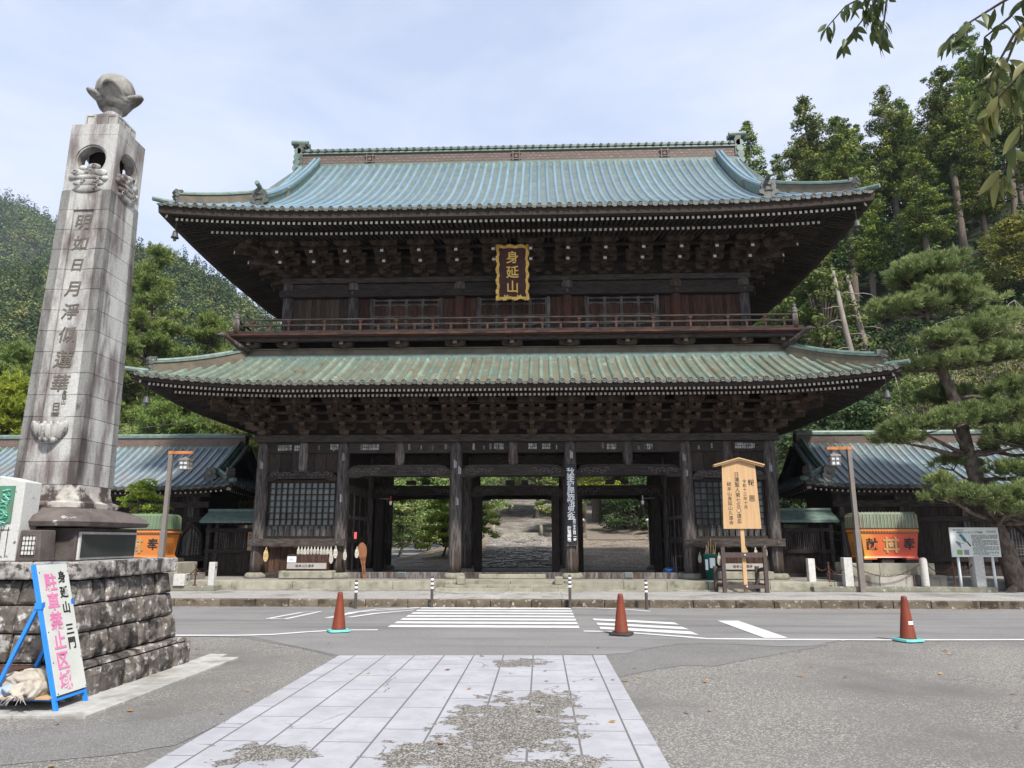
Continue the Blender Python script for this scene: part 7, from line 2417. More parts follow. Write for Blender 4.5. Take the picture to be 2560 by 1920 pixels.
def leafmat(name, cols, transl=0.3, rough=0.6, spec=0.25):
    m = bpy.data.materials.new(name); m.use_nodes = True
    N, L = m.node_tree.nodes, m.node_tree.links; bs = N['Principled BSDF']
    at = N.new("ShaderNodeAttribute"); at.attribute_name = "rnd"
    cr = N.new("ShaderNodeValToRGB"); e = cr.color_ramp.elements
    e[0].position = 0.1; e[0].color = (*cols[0], 1); e[1].position = 0.9; e[1].color = (*cols[-1], 1)
    for i, c in enumerate(cols[1:-1]):
        q = e.new(0.1 + 0.8 * (i + 1) / (len(cols) - 1)); q.color = (*c, 1)
    L.new(at.outputs['Fac'], cr.inputs[0])
    oi = N.new("ShaderNodeObjectInfo")
    hs = N.new("ShaderNodeHueSaturation")
    mr = N.new("ShaderNodeMapRange"); mr.inputs['To Min'].default_value = 0.8; mr.inputs['To Max'].default_value = 1.2
    L.new(oi.outputs['Random'], mr.inputs['Value']); L.new(mr.outputs[0], hs.inputs['Value'])
    mh = N.new("ShaderNodeMapRange"); mh.inputs['To Min'].default_value = 0.485; mh.inputs['To Max'].default_value = 0.515
    L.new(oi.outputs['Random'], mh.inputs['Value']); L.new(mh.outputs[0], hs.inputs['Hue'])
    L.new(cr.outputs[0], hs.inputs['Color'])
    L.new(hs.outputs[0], bs.inputs['Base Color'])
    bs.inputs['Roughness'].default_value = rough; bs.inputs['Specular IOR Level'].default_value = spec
    tr = N.new("ShaderNodeBsdfTranslucent"); L.new(hs.outputs[0], tr.inputs[0])
    ms = N.new("ShaderNodeMixShader"); ms.inputs[0].default_value = transl
    L.new(bs.outputs[0], ms.inputs[1]); L.new(tr.outputs[0], ms.inputs[2]); L.new(ms.outputs[0], N['Material Output'].inputs[0])
    return m
L_CEDAR = leafmat("cedar_foliage", [(0.0344, 0.0565, 0.0149), (0.1214, 0.1764, 0.0358), (0.2775, 0.3112, 0.0511)], 0.15)
L_LIGHT = leafmat("young_green_foliage", [(0.0729, 0.1181, 0.0292), (0.1312, 0.1903, 0.0467), (0.2041, 0.2624, 0.07)], 0.3)
L_PINE = leafmat("pine_needles", [(0.0671, 0.0976, 0.0342), (0.2013, 0.2623, 0.0927), (0.3782, 0.4209, 0.1769)], 0.25)
L_PINEF = leafmat("far_pine_needles", [(0.0554, 0.0946, 0.0259), (0.1571, 0.2162, 0.0549), (0.291, 0.3369, 0.0924)], 0.25)
L_YEL = leafmat("yellow_green_foliage", [(0.0842, 0.1215, 0.0233), (0.1776, 0.2057, 0.0374), (0.2805, 0.2525, 0.0561)], 0.35)
L_MAPLE = leafmat("maple_foliage", [(0.1272, 0.192, 0.0278), (0.2906, 0.3668, 0.0461), (0.4541, 0.4716, 0.0768)], 0.4)
L_MAPLED = leafmat("shaded_maple_foliage", [(0.1014, 0.1665, 0.0474), (0.2029, 0.2941, 0.0851), (0.3855, 0.3921, 0.1704)], 0.35)
L_WEEP = leafmat("weeping_foliage", [(0.1012, 0.1214, 0.0405), (0.2024, 0.2024, 0.081), (0.3036, 0.253, 0.1113)], 0.35)
L_HILL = leafmat("hillside_foliage", [(0.0298, 0.0515, 0.027), (0.067, 0.1089, 0.0404), (0.1463, 0.1946, 0.0583), (0.2661, 0.2594, 0.0899)], 0.15)
L_BUSH = leafmat("dark_bush_foliage", [(0.0252, 0.0546, 0.0198), (0.0546, 0.0975, 0.033), (0.105, 0.156, 0.0495)], 0.2)
L_CHER = leafmat("cherry_leaves", [(0.0601, 0.0944, 0.0238), (0.1287, 0.1716, 0.0443), (0.2917, 0.2917, 0.095)], 0.45, 0.45, 0.4)
BARK = mat("brown_grey_bark", (0.10, 0.075, 0.058), (0.17, 0.14, 0.115), 3, stretch=(5, 5, 0.6), rough=0.95, bump=0.8, bscale=14)
BARKP = mat("plated_pine_bark", (0.085, 0.06, 0.047), (0.20, 0.165, 0.135), 9, stretch=(1, 1, 0.6), rough=0.95, bump=1.0, bscale=22)
BARKW = mat("pale_dead_wood", (0.17, 0.145, 0.12), (0.27, 0.24, 0.205), 3, stretch=(5, 5, 0.7), rough=0.9, bump=0.4)
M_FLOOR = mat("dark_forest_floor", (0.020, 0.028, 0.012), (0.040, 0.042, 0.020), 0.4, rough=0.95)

# give the wooded slopes their own forest-floor sheet
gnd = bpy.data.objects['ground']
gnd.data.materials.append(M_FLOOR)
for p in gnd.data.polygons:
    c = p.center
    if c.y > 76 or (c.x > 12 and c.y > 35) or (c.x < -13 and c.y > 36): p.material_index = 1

def trunk_mesh(name, pts, rads, n=9, branches=(), m=BARK):
    b = MB(); b.tube(pts, rads, n)
    for q, r in branches: b.tube(q, r, 5)
    return b.mesh(name, m, True)

# ---- cedars: three models, copied
def cedar_model(h, z0, rmax, seed, k=74, dense=1.0, tiers=15):
    global rng
    rng = np.random.default_rng(seed)
    C, R, br = [], [], []
    for t in range(int(tiers)):
        f = (t + 0.5) / tiers
        z = z0 + (h - z0) * f
        rr = rmax * (1 - f) ** 0.62 * (0.75 + 0.5 * rng.random()) * (0.45 + 0.55 * min(1, f * 4 + 0.4))
        nb = int((5 + 9 * (1 - f)) * dense)
        for q in range(nb):
            a = rng.random() * 2 * pi
            l = rr * (0.45 + 0.65 * rng.random())
            zz = z + rng.normal() * (h - z0) * 0.025
            nseg = 2 if l > 1.0 else 1
            for s in range(nseg):
                g_ = (s + 1) / nseg
                C.append((cos(a) * l * g_, sin(a) * l * g_, zz - 0.18 * l * g_ + 0.12 * l * g_ ** 2))
                e = (0.34 + 0.30 * rng.random()) * (0.75 + 0.5 * (1 - f))
                R.append((e * 1.15, e * 1.15, e * 0.72))
            br.append(([(0, 0, zz - 0.1), (cos(a) * l * 0.5, sin(a) * l * 0.5, zz - 0.16 * l), (cos(a) * l, sin(a) * l, zz - 0.1 * l)], [0.06, 0.04, 0.015]))
    C.append((0, 0, h - 0.3)); R.append((0.3, 0.3, 0.5))
    me = leaves("crown", C, R, k, 0.25, L_CEDAR, 0.42, 0.45, 0.3)
    lean = rng.normal(size=2) * 0.25
    tr = trunk_mesh("trunk", [(lean[0] * 0.0, 0, -2.5), (0, 0, 0), (lean[0] * 0.5, lean[1] * 0.5, z0), (lean[0] * 0.2, 0, (h + z0) / 2), (0, 0, h - 0.4)], [0.42, 0.34, 0.25, 0.15, 0.03], 9, br[::2])
    return tr, me, h
CED = [cedar_model(20, 9.0, 2.9, 1), cedar_model(20, 7.5, 2.4, 2, tiers=16), cedar_model(20, 10.0, 3.3, 3, dense=1.15)]
def tree_thing(name, label, cat, x, y, s, rz, parts, group=None, sz=None, z=None):
    t = thing(name, label, cat, (x, y, ground_z(x, y) if z is None else z), group, rz)
    t.scale = (s, s, sz or s)
    for nm, me in parts: obj(nm, me, t)
    return t
random.seed(31)
ced = [(23.7, 75, 24.2, 1, "dark cedar whose top rises just behind the roof ridge end ornament"), (25.0, 62, 22.4, 0, "tall narrow cedar, first of the row beyond the upper roof corner"),
       (25.6, 57, 18.6, 2, "rounded cedar filling the dip between two taller pointed cedars"), (31.3, 60, 18.8, 0, "broad cedar with pointed top above the roof's corner tip"),
       (33.4, 70, 16.4, 1, "dim cedar standing behind the broad pointed one"), (34.2, 56, 17.6, 2, "bright green full-crowned cedar, broadest of the slope"),
       (43.6, 66, 20.4, 1, "sparse dark cedar with open top behind the cherry leaves"), (42.2, 60, 14.0, 2, "dense cedar under the hanging cherry leaves at the picture edge"),
       (27.9, 50, 12.6, 0, "lower cedar with bare pale trunk below the roof's corner tip"), (32.9, 51, 11.5, 1, "low cedar with two visible bare trunks behind the round-topped pine"),
       (36.6, 50, 10.0, 0, "short bushy cedar above the yellow-green tree"), (48.8, 66, 12.6, 2, "distant cedar at the slope's far end"),
       (36.0, 66, 16.5, 0, "dense cedar filling the gap behind the bright full-crowned one"), (28.0, 68, 19.0, 1, "cedar filling the gap behind the broad pointed one"), (40.0, 58, 15.5, 2, "cedar just below the sparse open-topped one"), (46.5, 72, 17.0, 1, "far cedar showing between the cherry leaves"),
       (30.0, 76, 16.5, 1, "cedar half hidden behind the broad pointed cedar's shoulder"), (30.7, 86, 18.0, 0, "farthest cedar seen in the gap beside the roof ridge"),
       (39.5, 72, 15.5, 0, "cedar deep in the slope between the two tallest crowns"), (25.2, 53, 13.5, 1, "slim cedar with trunk showing just past the upper roof corner"),
       (29.5, 66, 18.5, 2, "rounded cedar crown peeping over the row's middle"), (37.8, 62, 15.5, 1, "narrow cedar leaning over the bright full-crowned one"), (21.5, 66, 15.0, 2, "low cedar crown right behind the upper roof's hip ridge")]
for x, y, h, k, lb in ced:
    tr, cr, hh = CED[k]
    tree_thing("cedar_tree", lb, "tree", x, y, (h / hh) * 0.55 + 0.45 if h < 20 else h / hh, random.uniform(0, 6.3), [("trunk", tr), ("crown", cr)], "cedars on the wooded slope", h / hh)
# cedars seen through the gate and at the top of the stairs
for x, y, h, lb in ((-5.6, 62, 24, "cedar trunk rising left of the stone stairs".replace(" left of", " beside")), (-8.5, 70, 24, "thick cedar seen through the passage nearest the paddle"), (4.6, 60, 22, "cedar behind the right-hand stairs wall".replace("right-hand ", "far side of the ")), (9.5, 52, 22, "leaning red-barked cedar by the gravel path"), (13, 60, 22, "cedar behind the dark bushes beyond the gate"), (-13, 60, 22, "cedar beyond the asphalt path"), (-1, 104, 20, "cedar at the head of the stone stairs"), (-6, 98, 22, "cedar on the bank at the stairs' head"), (5, 96, 22, "cedar closing the view up the stairs")):
    tr, cr, hh = CED[int(abs(x) * 7) % 3]
    tree_thing("cedar_tree", lb, "tree", x, y, 1.25, random.uniform(0, 6), [("trunk", tr), ("crown", cr)], "cedars beyond the gate", h / hh)

# ---- bare pale trunks with a few dead branches
for x, y, h, ln, lb in ((19.3, 44, 8.0, -0.7, "pale bare leaning trunk with dead side branches above the lower roof"), (20.9, 45.5, 6.8, -0.8, "pale bare trunk standing close to its leaning twin"), (17.8, 45, 6.5, 0.1, "thin grey trunk among the light green leaves above the lower roof")):
    t = thing("bare_trunk", lb, "tree", (x, y, ground_z(x, y)), "pale bare trunks")
    b = MB(); b.tube([(0.5, 0, -3), (0.3, 0, 0), (ln * 0.4, 0, h * 0.5), (ln, 0, h)], [0.24, 0.22, 0.18, 0.10], 9); b.build("trunk", BARKW, t, True)
    b = MB()
    for k in range(7):
        f = 0.15 + 0.11 * k; s = -1 if k % 3 else 1
        p = Vector((0.3 + (ln - 0.3) * f, 0, h * f))
        b.tube([p, p + Vector((s * 0.6, -0.3, -0.05)), p + Vector((s * 1.0, -0.5, -0.22)), p + Vector((s * (1.2 + 0.15 * (k % 3)), -0.6, -0.5 + 0.1 * (k % 3)))], [0.045, 0.035, 0.025, 0.01], 5)
    b.build("dead_branch", BARKW, t, True)

# ---- leafy trees
def leafy(name, label, x, y, h, r, z0, m, seed, leaf=0.16, k=60, nclump=70, flat=0.7, asp=0.55, group=None, bark=BARK, up=0.6, hang=0.1, layered=False, rx=1.0, zb=None):
    global rng
    rng = np.random.default_rng(seed)
    t = thing(name, label, "tree", (x, y, ground_z(x, y) if zb is None else zb), group)
    C, R = [], []
    br = []
    for q in range(nclump):
        a = rng.random() * 2 * pi; f = rng.random()
        if layered:
            lev = int(rng.random() * 6) / 5.0
            zz = z0 + (h - z0) * (0.08 + 0.9 * lev) + rng.normal() * 0.05 * (h - z0)
            rr = r * sqrt(rng.random()) * (1 - 0.75 * lev ** 1.5)
            zz -= 0.12 * rr
        else:
            u = rng.random() ** 0.6
            el = (rng.random() * 1.25 - 0.25) * pi / 2
            rr = r * cos(el) * (0.55 + 0.5 * u)
            zz = z0 + (h - z0) * (0.30 + 0.62 * sin(el) * (0.7 + 0.35 * u))
        C.append((cos(a) * rr * rx, sin(a) * rr, zz)); e = r * (0.15 + 0.11 * rng.random())
        R.append((e * 1.25, e * 1.25, e * flat))
        if q % 4 == 0: br.append(([(0, 0, z0 * 0.7 + 0.25 * zz), (cos(a) * rr * 0.5 * rx, sin(a) * rr * 0.5, zz * 0.8 + z0 * 0.1), C[-1]], [0.022 * h * 0.5, 0.012 * h * 0.5, 0.004 * h * 0.5]))
    me = leaves("crown", C, R, k, leaf, m, asp, up, hang)
    tr = trunk_mesh("trunk", [(0, 0, -0.6), (0, 0, 0), (0.05 * h, 0.02 * h, z0), (0.0, 0, z0 + (h - z0) * 0.75)], [0.035 * h, 0.028 * h, 0.02 * h, 0.006 * h], 8, br, bark)
    obj("trunk", tr, t); obj("crown", me, t)
    return t
leafy("young_tree", "light green conifer-like tree beside the upper eave, before the bare trunks", 18.6, 46.5, 10.4, 2.7, 1.0, L_LIGHT, 41, 0.24, 70, 120, 0.6)
leafy("young_tree", "light green bushy tree low behind the bird-head balcony end", 17.4, 49, 8.6, 2.8, 0.8, L_LIGHT, 42, 0.24, 70, 110, 0.6)
leafy("broadleaf_tree", "yellow-green rounded tree at the picture edge above the weeping branches", 28.9, 42, 5.4, 2.3, 0.8, L_YEL, 43, 0.17, 90, 110, 0.7)
leafy("broadleaf_tree", "yellowing tree partly cut by the picture edge", 30.6, 41, 6.6, 2.6, 0.8, L_YEL, 44, 0.17, 80, 90, 0.7)
leafy("broadleaf_tree", "small golden-green tree behind the pine's crown", 26.2, 38, 5.6, 2.4, 0.4, L_LIGHT, 45, 0.16, 80, 90, 0.7)
leafy("shrub", "dark leafy shrub behind the lower roof corner's wind bell", 16.2, 37, 5.2, 2.4, 0.3, L_BUSH, 46, 0.2, 80, 90)
leafy("shrub", "dark shrub under the lower roof corner, beside the wing ridge", 13.8, 35.5, 5.8, 2.3, 0.3, L_BUSH, 47, 0.2, 80, 80)
leafy("shrub", "mid green shrub behind the wing ridge and the pine", 19.4, 36.5, 6.2, 2.8, 0.3, L_MAPLED, 48, 0.18, 80, 90)
leafy("shrub", "olive shrub behind the pine's middle boughs", 22.5, 37, 6.0, 2.6, 0.3, L_MAPLED, 49, 0.18, 80, 90)
leafy("shrub", "small fern-like plant in the dark gap beside the roofed fence", 10.6, 26.4, 2.25, 0.5, 1.2, L_LIGHT, 50, 0.10, 50, 26, 0.5, zb=0.45)
leafy("maple_tree", "small yellow-green maple behind the bright orange tub", -13.35, 24.0, 3.3, 1.15, 1.5, L_MAPLE, 51, 0.095, 80, 70, 0.4, 0.8, None, BARK, 0.9, 0.0, True, 1.2, 0.18)
GM = "maples and shrubs beyond the gate"
leafy("maple_tree", "dusty green spreading maple seen through the passage nearest the paddle", -8.2, 43, 4.2, 2.3, 0.9, L_MAPLED, 52, 0.13, 80, 120, 0.4, 0.8, GM, BARK, 0.8, 0, True)
leafy("maple_tree", "yellow-green maple next to the pillar-side centre column", -5.0, 38, 3.0, 1.35, 0.5, L_MAPLE, 53, 0.11, 80, 90, 0.45, 0.8, GM, BARK, 0.8, 0, True)
leafy("maple_tree", "green maple over the asphalt path beyond the gate", -7.6, 50, 5.4, 2.6, 1.2, L_MAPLED, 54, 0.15, 80, 120, 0.45, 0.8, GM, BARK, 0.8, 0, True)
leafy("maple_tree", "bright maple beside the stone path in the centre opening", -3.3, 39, 3.5, 1.25, 1.0, L_MAPLE, 55, 0.11, 80, 90, 0.4, 0.8, GM, BARK, 0.8, 0, True)
leafy("maple_tree", "dark slanting maple by the stairs in the centre opening", 1.3, 50, 4.6, 1.8, 1.6, L_MAPLED, 56, 0.14, 80, 80, 0.45, 0.8, GM, BARK, 0.8, 0, True)
leafy("maple_tree", "light maple high over the gravel path", 3.0, 52, 6.5, 2.6, 3.4, L_MAPLE, 57, 0.15, 80, 100, 0.4, 0.8, GM, BARK, 0.8, 0, True)
leafy("shrub", "large dark rounded bush by the stone lantern pair", 7.2, 52, 3.8, 2.7, 0.2, L_BUSH, 58, 0.17, 90, 90, 0.8, 0.6, GM)
leafy("shrub", "dark bush behind the white post sign beyond the gate", 9.6, 54, 4.6, 2.6, 0.2, L_BUSH, 59, 0.17, 90, 90, 0.8, 0.6, GM)
leafy("shrub", "low clipped bush at the foot of the red-barked cedar", 8.6, 44, 1.2, 1.1, 0.1, L_MAPLED, 60, 0.12, 70, 50, 0.7, 0.6, GM)
leafy("shrub", "low dark shrub lining the asphalt path", -4.6, 44, 1.5, 1.0, 0.1, L_BUSH, 61, 0.13, 70, 50, 0.7, 0.6, GM)
leafy("shrub", "brownish low shrub at the near edge of the asphalt path", -8.6, 37.5, 1.3, 0.8, 0.1, L_MAPLED, 62, 0.11, 70, 40, 0.7, 0.6, GM)
leafy("maple_tree", "tall green maple filling the upper gap of the centre opening", -0.4, 62, 9, 4.0, 3, L_MAPLED, 63, 0.2, 80, 130, 0.5, 0.8, GM, BARK, 0.8, 0, True)
leafy("maple_tree", "tall green maple filling the upper gap over the asphalt path", -7, 58, 9, 4.5, 3, L_MAPLED, 64, 0.2, 80, 140, 0.5, 0.8, GM, BARK, 0.8, 0, True)
leafy("maple_tree", "tall green maple filling the upper gap over the gravel path", 6.5, 60, 9, 4.5, 3, L_LIGHT, 65, 0.2, 80, 140, 0.5, 0.8, GM, BARK, 0.8, 0, True)

# ---- weeping tree with pale arching branches
def weeping():
    global rng
    rng = np.random.default_rng(77)
    x, y = 20.6, 29.5
    t = thing("weeping_tree", "weeping tree with pale arching branches and sparse yellowing leaves behind the pine", "tree", (x, y, 0.18))
    br, C, R = [], [], []
    for k in range(46):
        a = rng.random() * 2 * pi; l = 2.0 + 3.6 * rng.random(); z = 7.0 + 4.2 * rng.random()
        p = [(0, 0, z - 2.2)]
        for q in range(1, 7):
            f = q / 6
            p.append((cos(a) * l * f, sin(a) * l * f, z + 1.2 * sin(f * 2.2) - 2.2 * (1 - f) ** 2 - 3.4 * f ** 2.6))
        br.append((p, [0.045, 0.036, 0.028, 0.021, 0.015, 0.010, 0.006]))
        for q in (2, 3, 4, 5, 6):
            for e in range(2):
                dz = rng.random() * 1.6
                C.append((p[q][0] + rng.normal() * 0.3, p[q][1] + rng.normal() * 0.3, p[q][2] - dz)); R.append((0.34, 0.34, 0.6))
            if q > 2: br.append(([p[q], (p[q][0] + 0.12, p[q][1], p[q][2] - 0.8), (p[q][0] + 0.15, p[q][1], p[q][2] - 1.8)], [0.014, 0.01, 0.005]))
    obj("trunk", trunk_mesh("trunk", [(0, 0, -0.3), (0.1, 0, 2), (0, 0, 5), (0, 0, 9)], [0.4, 0.34, 0.26, 0.1], 10, br, BARKW), t)
    obj("crown", leaves("crown", C, R, 34, 0.13, L_WEEP, 0.45, 0.2, 0.8, 0.2), t)
weeping()

# ---- the leaning pine beside the pavement
def big_pine():
    global rng
    rng = np.random.default_rng(5)
    t = thing("pine_tree", "leaning trained pine with layered needle pads beside the bird information board", "tree", (14.0, 22.6, 0.2))
    O = Vector((14.0, 22.6, 0.2))
    tp = [(14.12, 22.6, 0.1), (14.0, 22.6, 0.35), (13.78, 22.6, 1.34), (13.59, 22.65, 2.15), (13.33, 22.75, 3.38), (13.19, 22.8, 4.23), (13.08, 22.8, 5.3), (12.95, 22.75, 5.96), (12.62, 22.7, 6.99), (12.42, 22.65, 7.9), (12.33, 22.6, 8.67), (12.55, 22.6, 9.59), (12.75, 22.6, 10.3)]
    tr = [0.36, 0.29, 0.255, 0.24, 0.22, 0.20, 0.18, 0.17, 0.15, 0.135, 0.12, 0.08, 0.04]
    tl_ = [Vector(p) - O for p in tp]
    b = MB(); b.tube(tl_, tr, 12)
    b.tube([(0.1, -0.1, 0.1), (0.45, -0.35, -0.02), (0.8, -0.4, -0.1)], [0.2, 0.12, 0.05], 7); b.tube([(-0.1, -0.1, 0.1), (-0.45, -0.3, -0.02), (-0.7, -0.3, -0.1)], [0.18, 0.1, 0.04], 7)
    pads = [  # x, y, z, rx, rz
        (12.62, 22.6, 10.18, 1.18, 0.50), (13.2, 22.2, 10.35, 0.62, 0.36), (12.3, 22.9, 9.9, 0.75, 0.36), (12.75, 23.2, 10.5, 0.8, 0.35),
        (11.75, 22.4, 8.95, 0.95, 0.36), (13.55, 22.6, 9.2, 1.0, 0.42), (12.6, 22.0, 9.35, 0.95, 0.32), (11.2, 22.6, 8.75, 0.45, 0.25), (12.5, 23.4, 9.2, 1.0, 0.4),
        (14.5, 22.6, 8.45, 0.85, 0.38), (13.4, 22.1, 7.95, 1.0, 0.34), (12.35, 21.9, 7.65, 0.8, 0.30), (13.9, 23.3, 8.1, 0.9, 0.35),
        (14.05, 22.6, 7.35, 1.1, 0.36), (12.85, 22.0, 7.05, 0.85, 0.30), (11.85, 22.3, 6.95, 0.62, 0.26), (15.1, 22.7, 7.5, 0.8, 0.35),
        (14.6, 22.3, 6.25, 0.9, 0.42), (13.2, 23.2, 6.2, 0.9, 0.35), (15.4, 22.8, 6.0, 0.8, 0.4),
        (13.95, 21.9, 5.45, 1.15, 0.42), (12.75, 22.0, 5.3, 1.0, 0.32), (11.45, 22.0, 5.0, 0.85, 0.28), (15.1, 22.4, 5.55, 0.9, 0.38),
        (10.85, 22.1, 4.62, 0.62, 0.15), (12.1, 21.6, 5.1, 0.65, 0.25), (14.2, 21.6, 4.6, 1.25, 0.36), (15.3, 22.2, 4.5, 0.9, 0.4),
        (14.9, 22.0, 3.75, 0.9, 0.38), (13.55, 21.7, 3.6, 0.6, 0.26), (12.9, 23.3, 4.0, 0.6, 0.25),
        (11.75, 21.4, 2.92, 0.72, 0.24), (12.7, 21.4, 2.88, 0.85, 0.28), (13.85, 21.3, 2.95, 1.0, 0.34), (14.9, 21.6, 2.9, 0.85, 0.34),
        (13.1, 21.2, 2.5, 0.55, 0.20), (14.25, 21.0, 2.45, 0.8, 0.24), (11.55, 21.6, 3.25, 0.42, 0.16), (15.3, 21.4, 2.5, 0.6, 0.25)]
    C, D, cr = [], [], []
    for (x, y, z, rx, rz) in pads:
        rz *= 1.25; rx *= 1.04; rd = rx * 0.85
        n = int(330 * pi * rx * rd)
        # nearest trunk point a little lower
        best = min(range(len(tp)), key=lambda i: abs(tp[i][2] - (z - 0.25 - 0.12 * abs(x - tp[i][0]))))
        p = Vector(tp[best]) - O; q = Vector((x, y, z - rz * 0.55)) - O
        mid = p.lerp(q, 0.55) + Vector((0, 0, -0.10 + 0.1 * rng.random()))
        if (q - p).length > 0.35:
            L_ = (q - p).length
            b.tube([p, p.lerp(mid, 0.5) + Vector((0, 0, 0.07 * rng.normal())), mid, q], [0.035 + 0.028 * L_, 0.03 + 0.02 * L_, 0.03 + 0.012 * L_, 0.02], 7)
        for k in range(6):
            a = rng.random() * 2 * pi
            e = q + Vector((cos(a) * rx * 0.8, sin(a) * rd * 0.8, rz * 0.35))
            b.tube([q.lerp(mid, 0.15), q.lerp(e, 0.5) + Vector((0, 0, -0.05)), e], [0.024, 0.018, 0.008], 5)
        tint = rng.random()
        sub = [(rng.normal() * 0.33, rng.normal() * 0.33, 0.45 + 0.3 * rng.random()) for _ in range(7)]
        for k in range(n // 10):
            s_ = sub[int(rng.random() * 7)]
            a = rng.random() * 2 * pi; r_ = sqrt(rng.random()) * s_[2]
            u, v = s_[0] + cos(a) * r_, s_[1] + sin(a) * r_
            rr = sqrt(u * u + v * v)
            if rr > 1.2: continue
            h = max(0.0, 1 - rr * rr * 0.7) * (1 - 0.5 * (r_ / s_[2]) ** 2)
            lay = rng.random()
            px, py, pz = x + u * rx, y + v * rd, z + rz * (h * (0.25 + 0.75 * lay) - 0.55 + 0.12 * rng.normal())
            tw = 0.6 * tint + 0.4 * rng.random()
            ax = Vector((u * 0.8, v * 0.8, 0.55)).normalized()
            for q in range(10):
                f = rng.random()
                C.append((px + ax.x * 0.22 * f + rng.normal() * 0.03 - O.x, py + ax.y * 0.22 * f + rng.normal() * 0.03 - O.y, pz + ax.z * 0.22 * f + rng.normal() * 0.02 - O.z))
                D.append((ax.x * 0.8, ax.y * 0.8, ax.z * 0.8 + 0.35)); cr.append(min(1.0, tw * 0.75 + 0.3 * f))
    b.build("trunk", BARKP, t, True)
    obj("crown", needles("crown", C, D, 14, 0.19, 0.019, L_PINE, 0.55, cr), t)
big_pine()
pp = thing("prop_pole", "slanting wooden pole propping up the leaning pine", "pole", (13.35, 23.3, 0.44))
b = MB(); b.tube([(0.0, 0, 0), (0.55, 0.1, 3.0)], [0.075, 0.06], 9); b.build("pole", BARK, pp, True)
b = MB(); b.tube([(0.25, 0.05, 2.85), (0.85, 0.1, 2.95)], 0.05, 8); b.build("crosspiece", BARK, pp, True)

# ---- pines beyond the pillar-side wing
def mid_pine(label, x, y, h, seed, r, m=L_PINEF, zb=None, z0=2.0, nb=17, L=0.34, dens=1.0):
    global rng
    rng = np.random.default_rng(seed)
    t = thing("pine_tree", label, "tree", (x, y, ground_z(x, y) if zb is None else zb), "pines beyond the pillar-side wing")
    C, D, cr, br = [], [], [], []
    for k in range(nb * 5):
        f = rng.random() ** 0.85
        z = z0 + (h - z0) * f
        a = rng.random() * 2 * pi
        l = r * (1 - f) ** 0.75 * (0.5 + 0.6 * rng.random()) + 0.2
        e = Vector((cos(a) * l, sin(a) * l, z + 0.22 * l))
        br.append(([(0, 0, z - 0.15 * l), (e.x * 0.5, e.y * 0.5, z - 0.02), tuple(e)], [0.03 + 0.025 * l, 0.03 + 0.01 * l, 0.015]))
        tint = rng.random()
        for q in range(int((26 + 26 * l) * dens)):
            g_ = 0.35 + 0.75 * rng.random()
            C.append((e.x * g_ + rng.normal() * 0.26, e.y * g_ + rng.normal() * 0.26, z - 0.1 + 0.28 * l * g_ + abs(rng.normal()) * 0.16)); D.append((e.x / l * 0.35, e.y / l * 0.35, 0.8)); cr.append(0.55 * tint + 0.45 * rng.random())
    obj("trunk", trunk_mesh("trunk", [(0, 0, -0.8), (0, 0, 0), (0.15, 0, h * 0.5), (0, 0, h - 0.2)], [0.026 * h, 0.02 * h, 0.013 * h, 0.02], 9, br, BARK), t)
    obj("crown", needles("crown", C, D, 13, L * 0.85, 0.042, m, 0.7, cr), t)
mid_pine("tall light green pine with pointed leader between the pillar and the upper eave", -25.7, 45, 19.3, 81, 4.6, nb=26)
mid_pine("broad pine just behind the granite pillar's edge", -25.5, 41, 13.6, 82, 4.2, nb=20)
mid_pine("pine crown standing under the balcony end, beyond the wing", -23.0, 48, 15.2, 83, 3.6, nb=20)
mid_pine("lower pine tip peeping beside the bird-head balcony end", -19.6, 48, 13.8, 84, 3.2, nb=18)
mid_pine("low wide pine over the wing ridge, between the pillar and gate", -19.5, 38, 9.6, 85, 3.8, nb=20)
mid_pine("low pine close behind the wing ridge near the gate's corner", -15.6, 37, 7.9, 86, 3.2, nb=18)
mid_pine("pine half hidden by the granite pillar", -31.5, 50, 17.0, 87, 4.6, nb=22)
mid_pine("bright green pine at the picture edge beyond the stele", -22.6, 29.8, 8.1, 88, 3.0, L_MAPLE, 0.18, 1.2, 22, 0.24)
mid_pine("olive pine on the bank beyond the far wing end", -33.5, 44, 12.5, 89, 4.4, nb=22)

# ---- forested hillsides (far-off woods)
L_SLOPE = leafmat("slope_forest_foliage", [(0.018, 0.036, 0.013), (0.05, 0.085, 0.024), (0.12, 0.155, 0.04)], 0.15)
def hill_forest(name, pts, size, leaf, k, m, seed, con=0.30):
    global rng
    rng = np.random.default_rng(seed)
    C, R, cr = [], [], []
    for (x, y) in pts:
        g_ = ground_z(x, y) + gz_noise(x, y) * (1 if y > 95 else 0)
        s = size * (0.65 + 0.7 * rng.random())
        tone = min(1, max(0, 0.45 + 0.32 * rng.normal()))
        tall = rng.random() < con
        if tall:
            for q in range(3):
                C.append((x, y, g_ + s * (0.8 + 0.85 * q))); R.append((s * (0.75 - 0.2 * q), s * (0.75 - 0.2 * q), s * 0.75)); cr.append(tone * 0.55)
        else:
            for q in range(4):
                a = rng.random() * 2 * pi
                C.append((x + cos(a) * s * 0.5, y + sin(a) * s * 0.5, g_ + s * (0.75 + 0.6 * rng.random()))); R.append((s * 0.62, s * 0.62, s * 0.5)); cr.append(tone)
    o = obj(name, leaves(name, C, R, k, leaf, m, 0.6, 0.7, 0.0, 0.7, cr, 0.75))
    return tag(o, kind="stuff")
pr = np.random.default_rng(3)
pts = []
while len(pts) < 3000:
    tt = -0.28 - 0.72 * pr.random(); y = 100 + 172 * pr.random() ** 0.75
    pts.append((tt * y, y))
hill_forest("hill_forest", pts, 2.35, 0.60, 40, L_HILL, 4)
pts = []
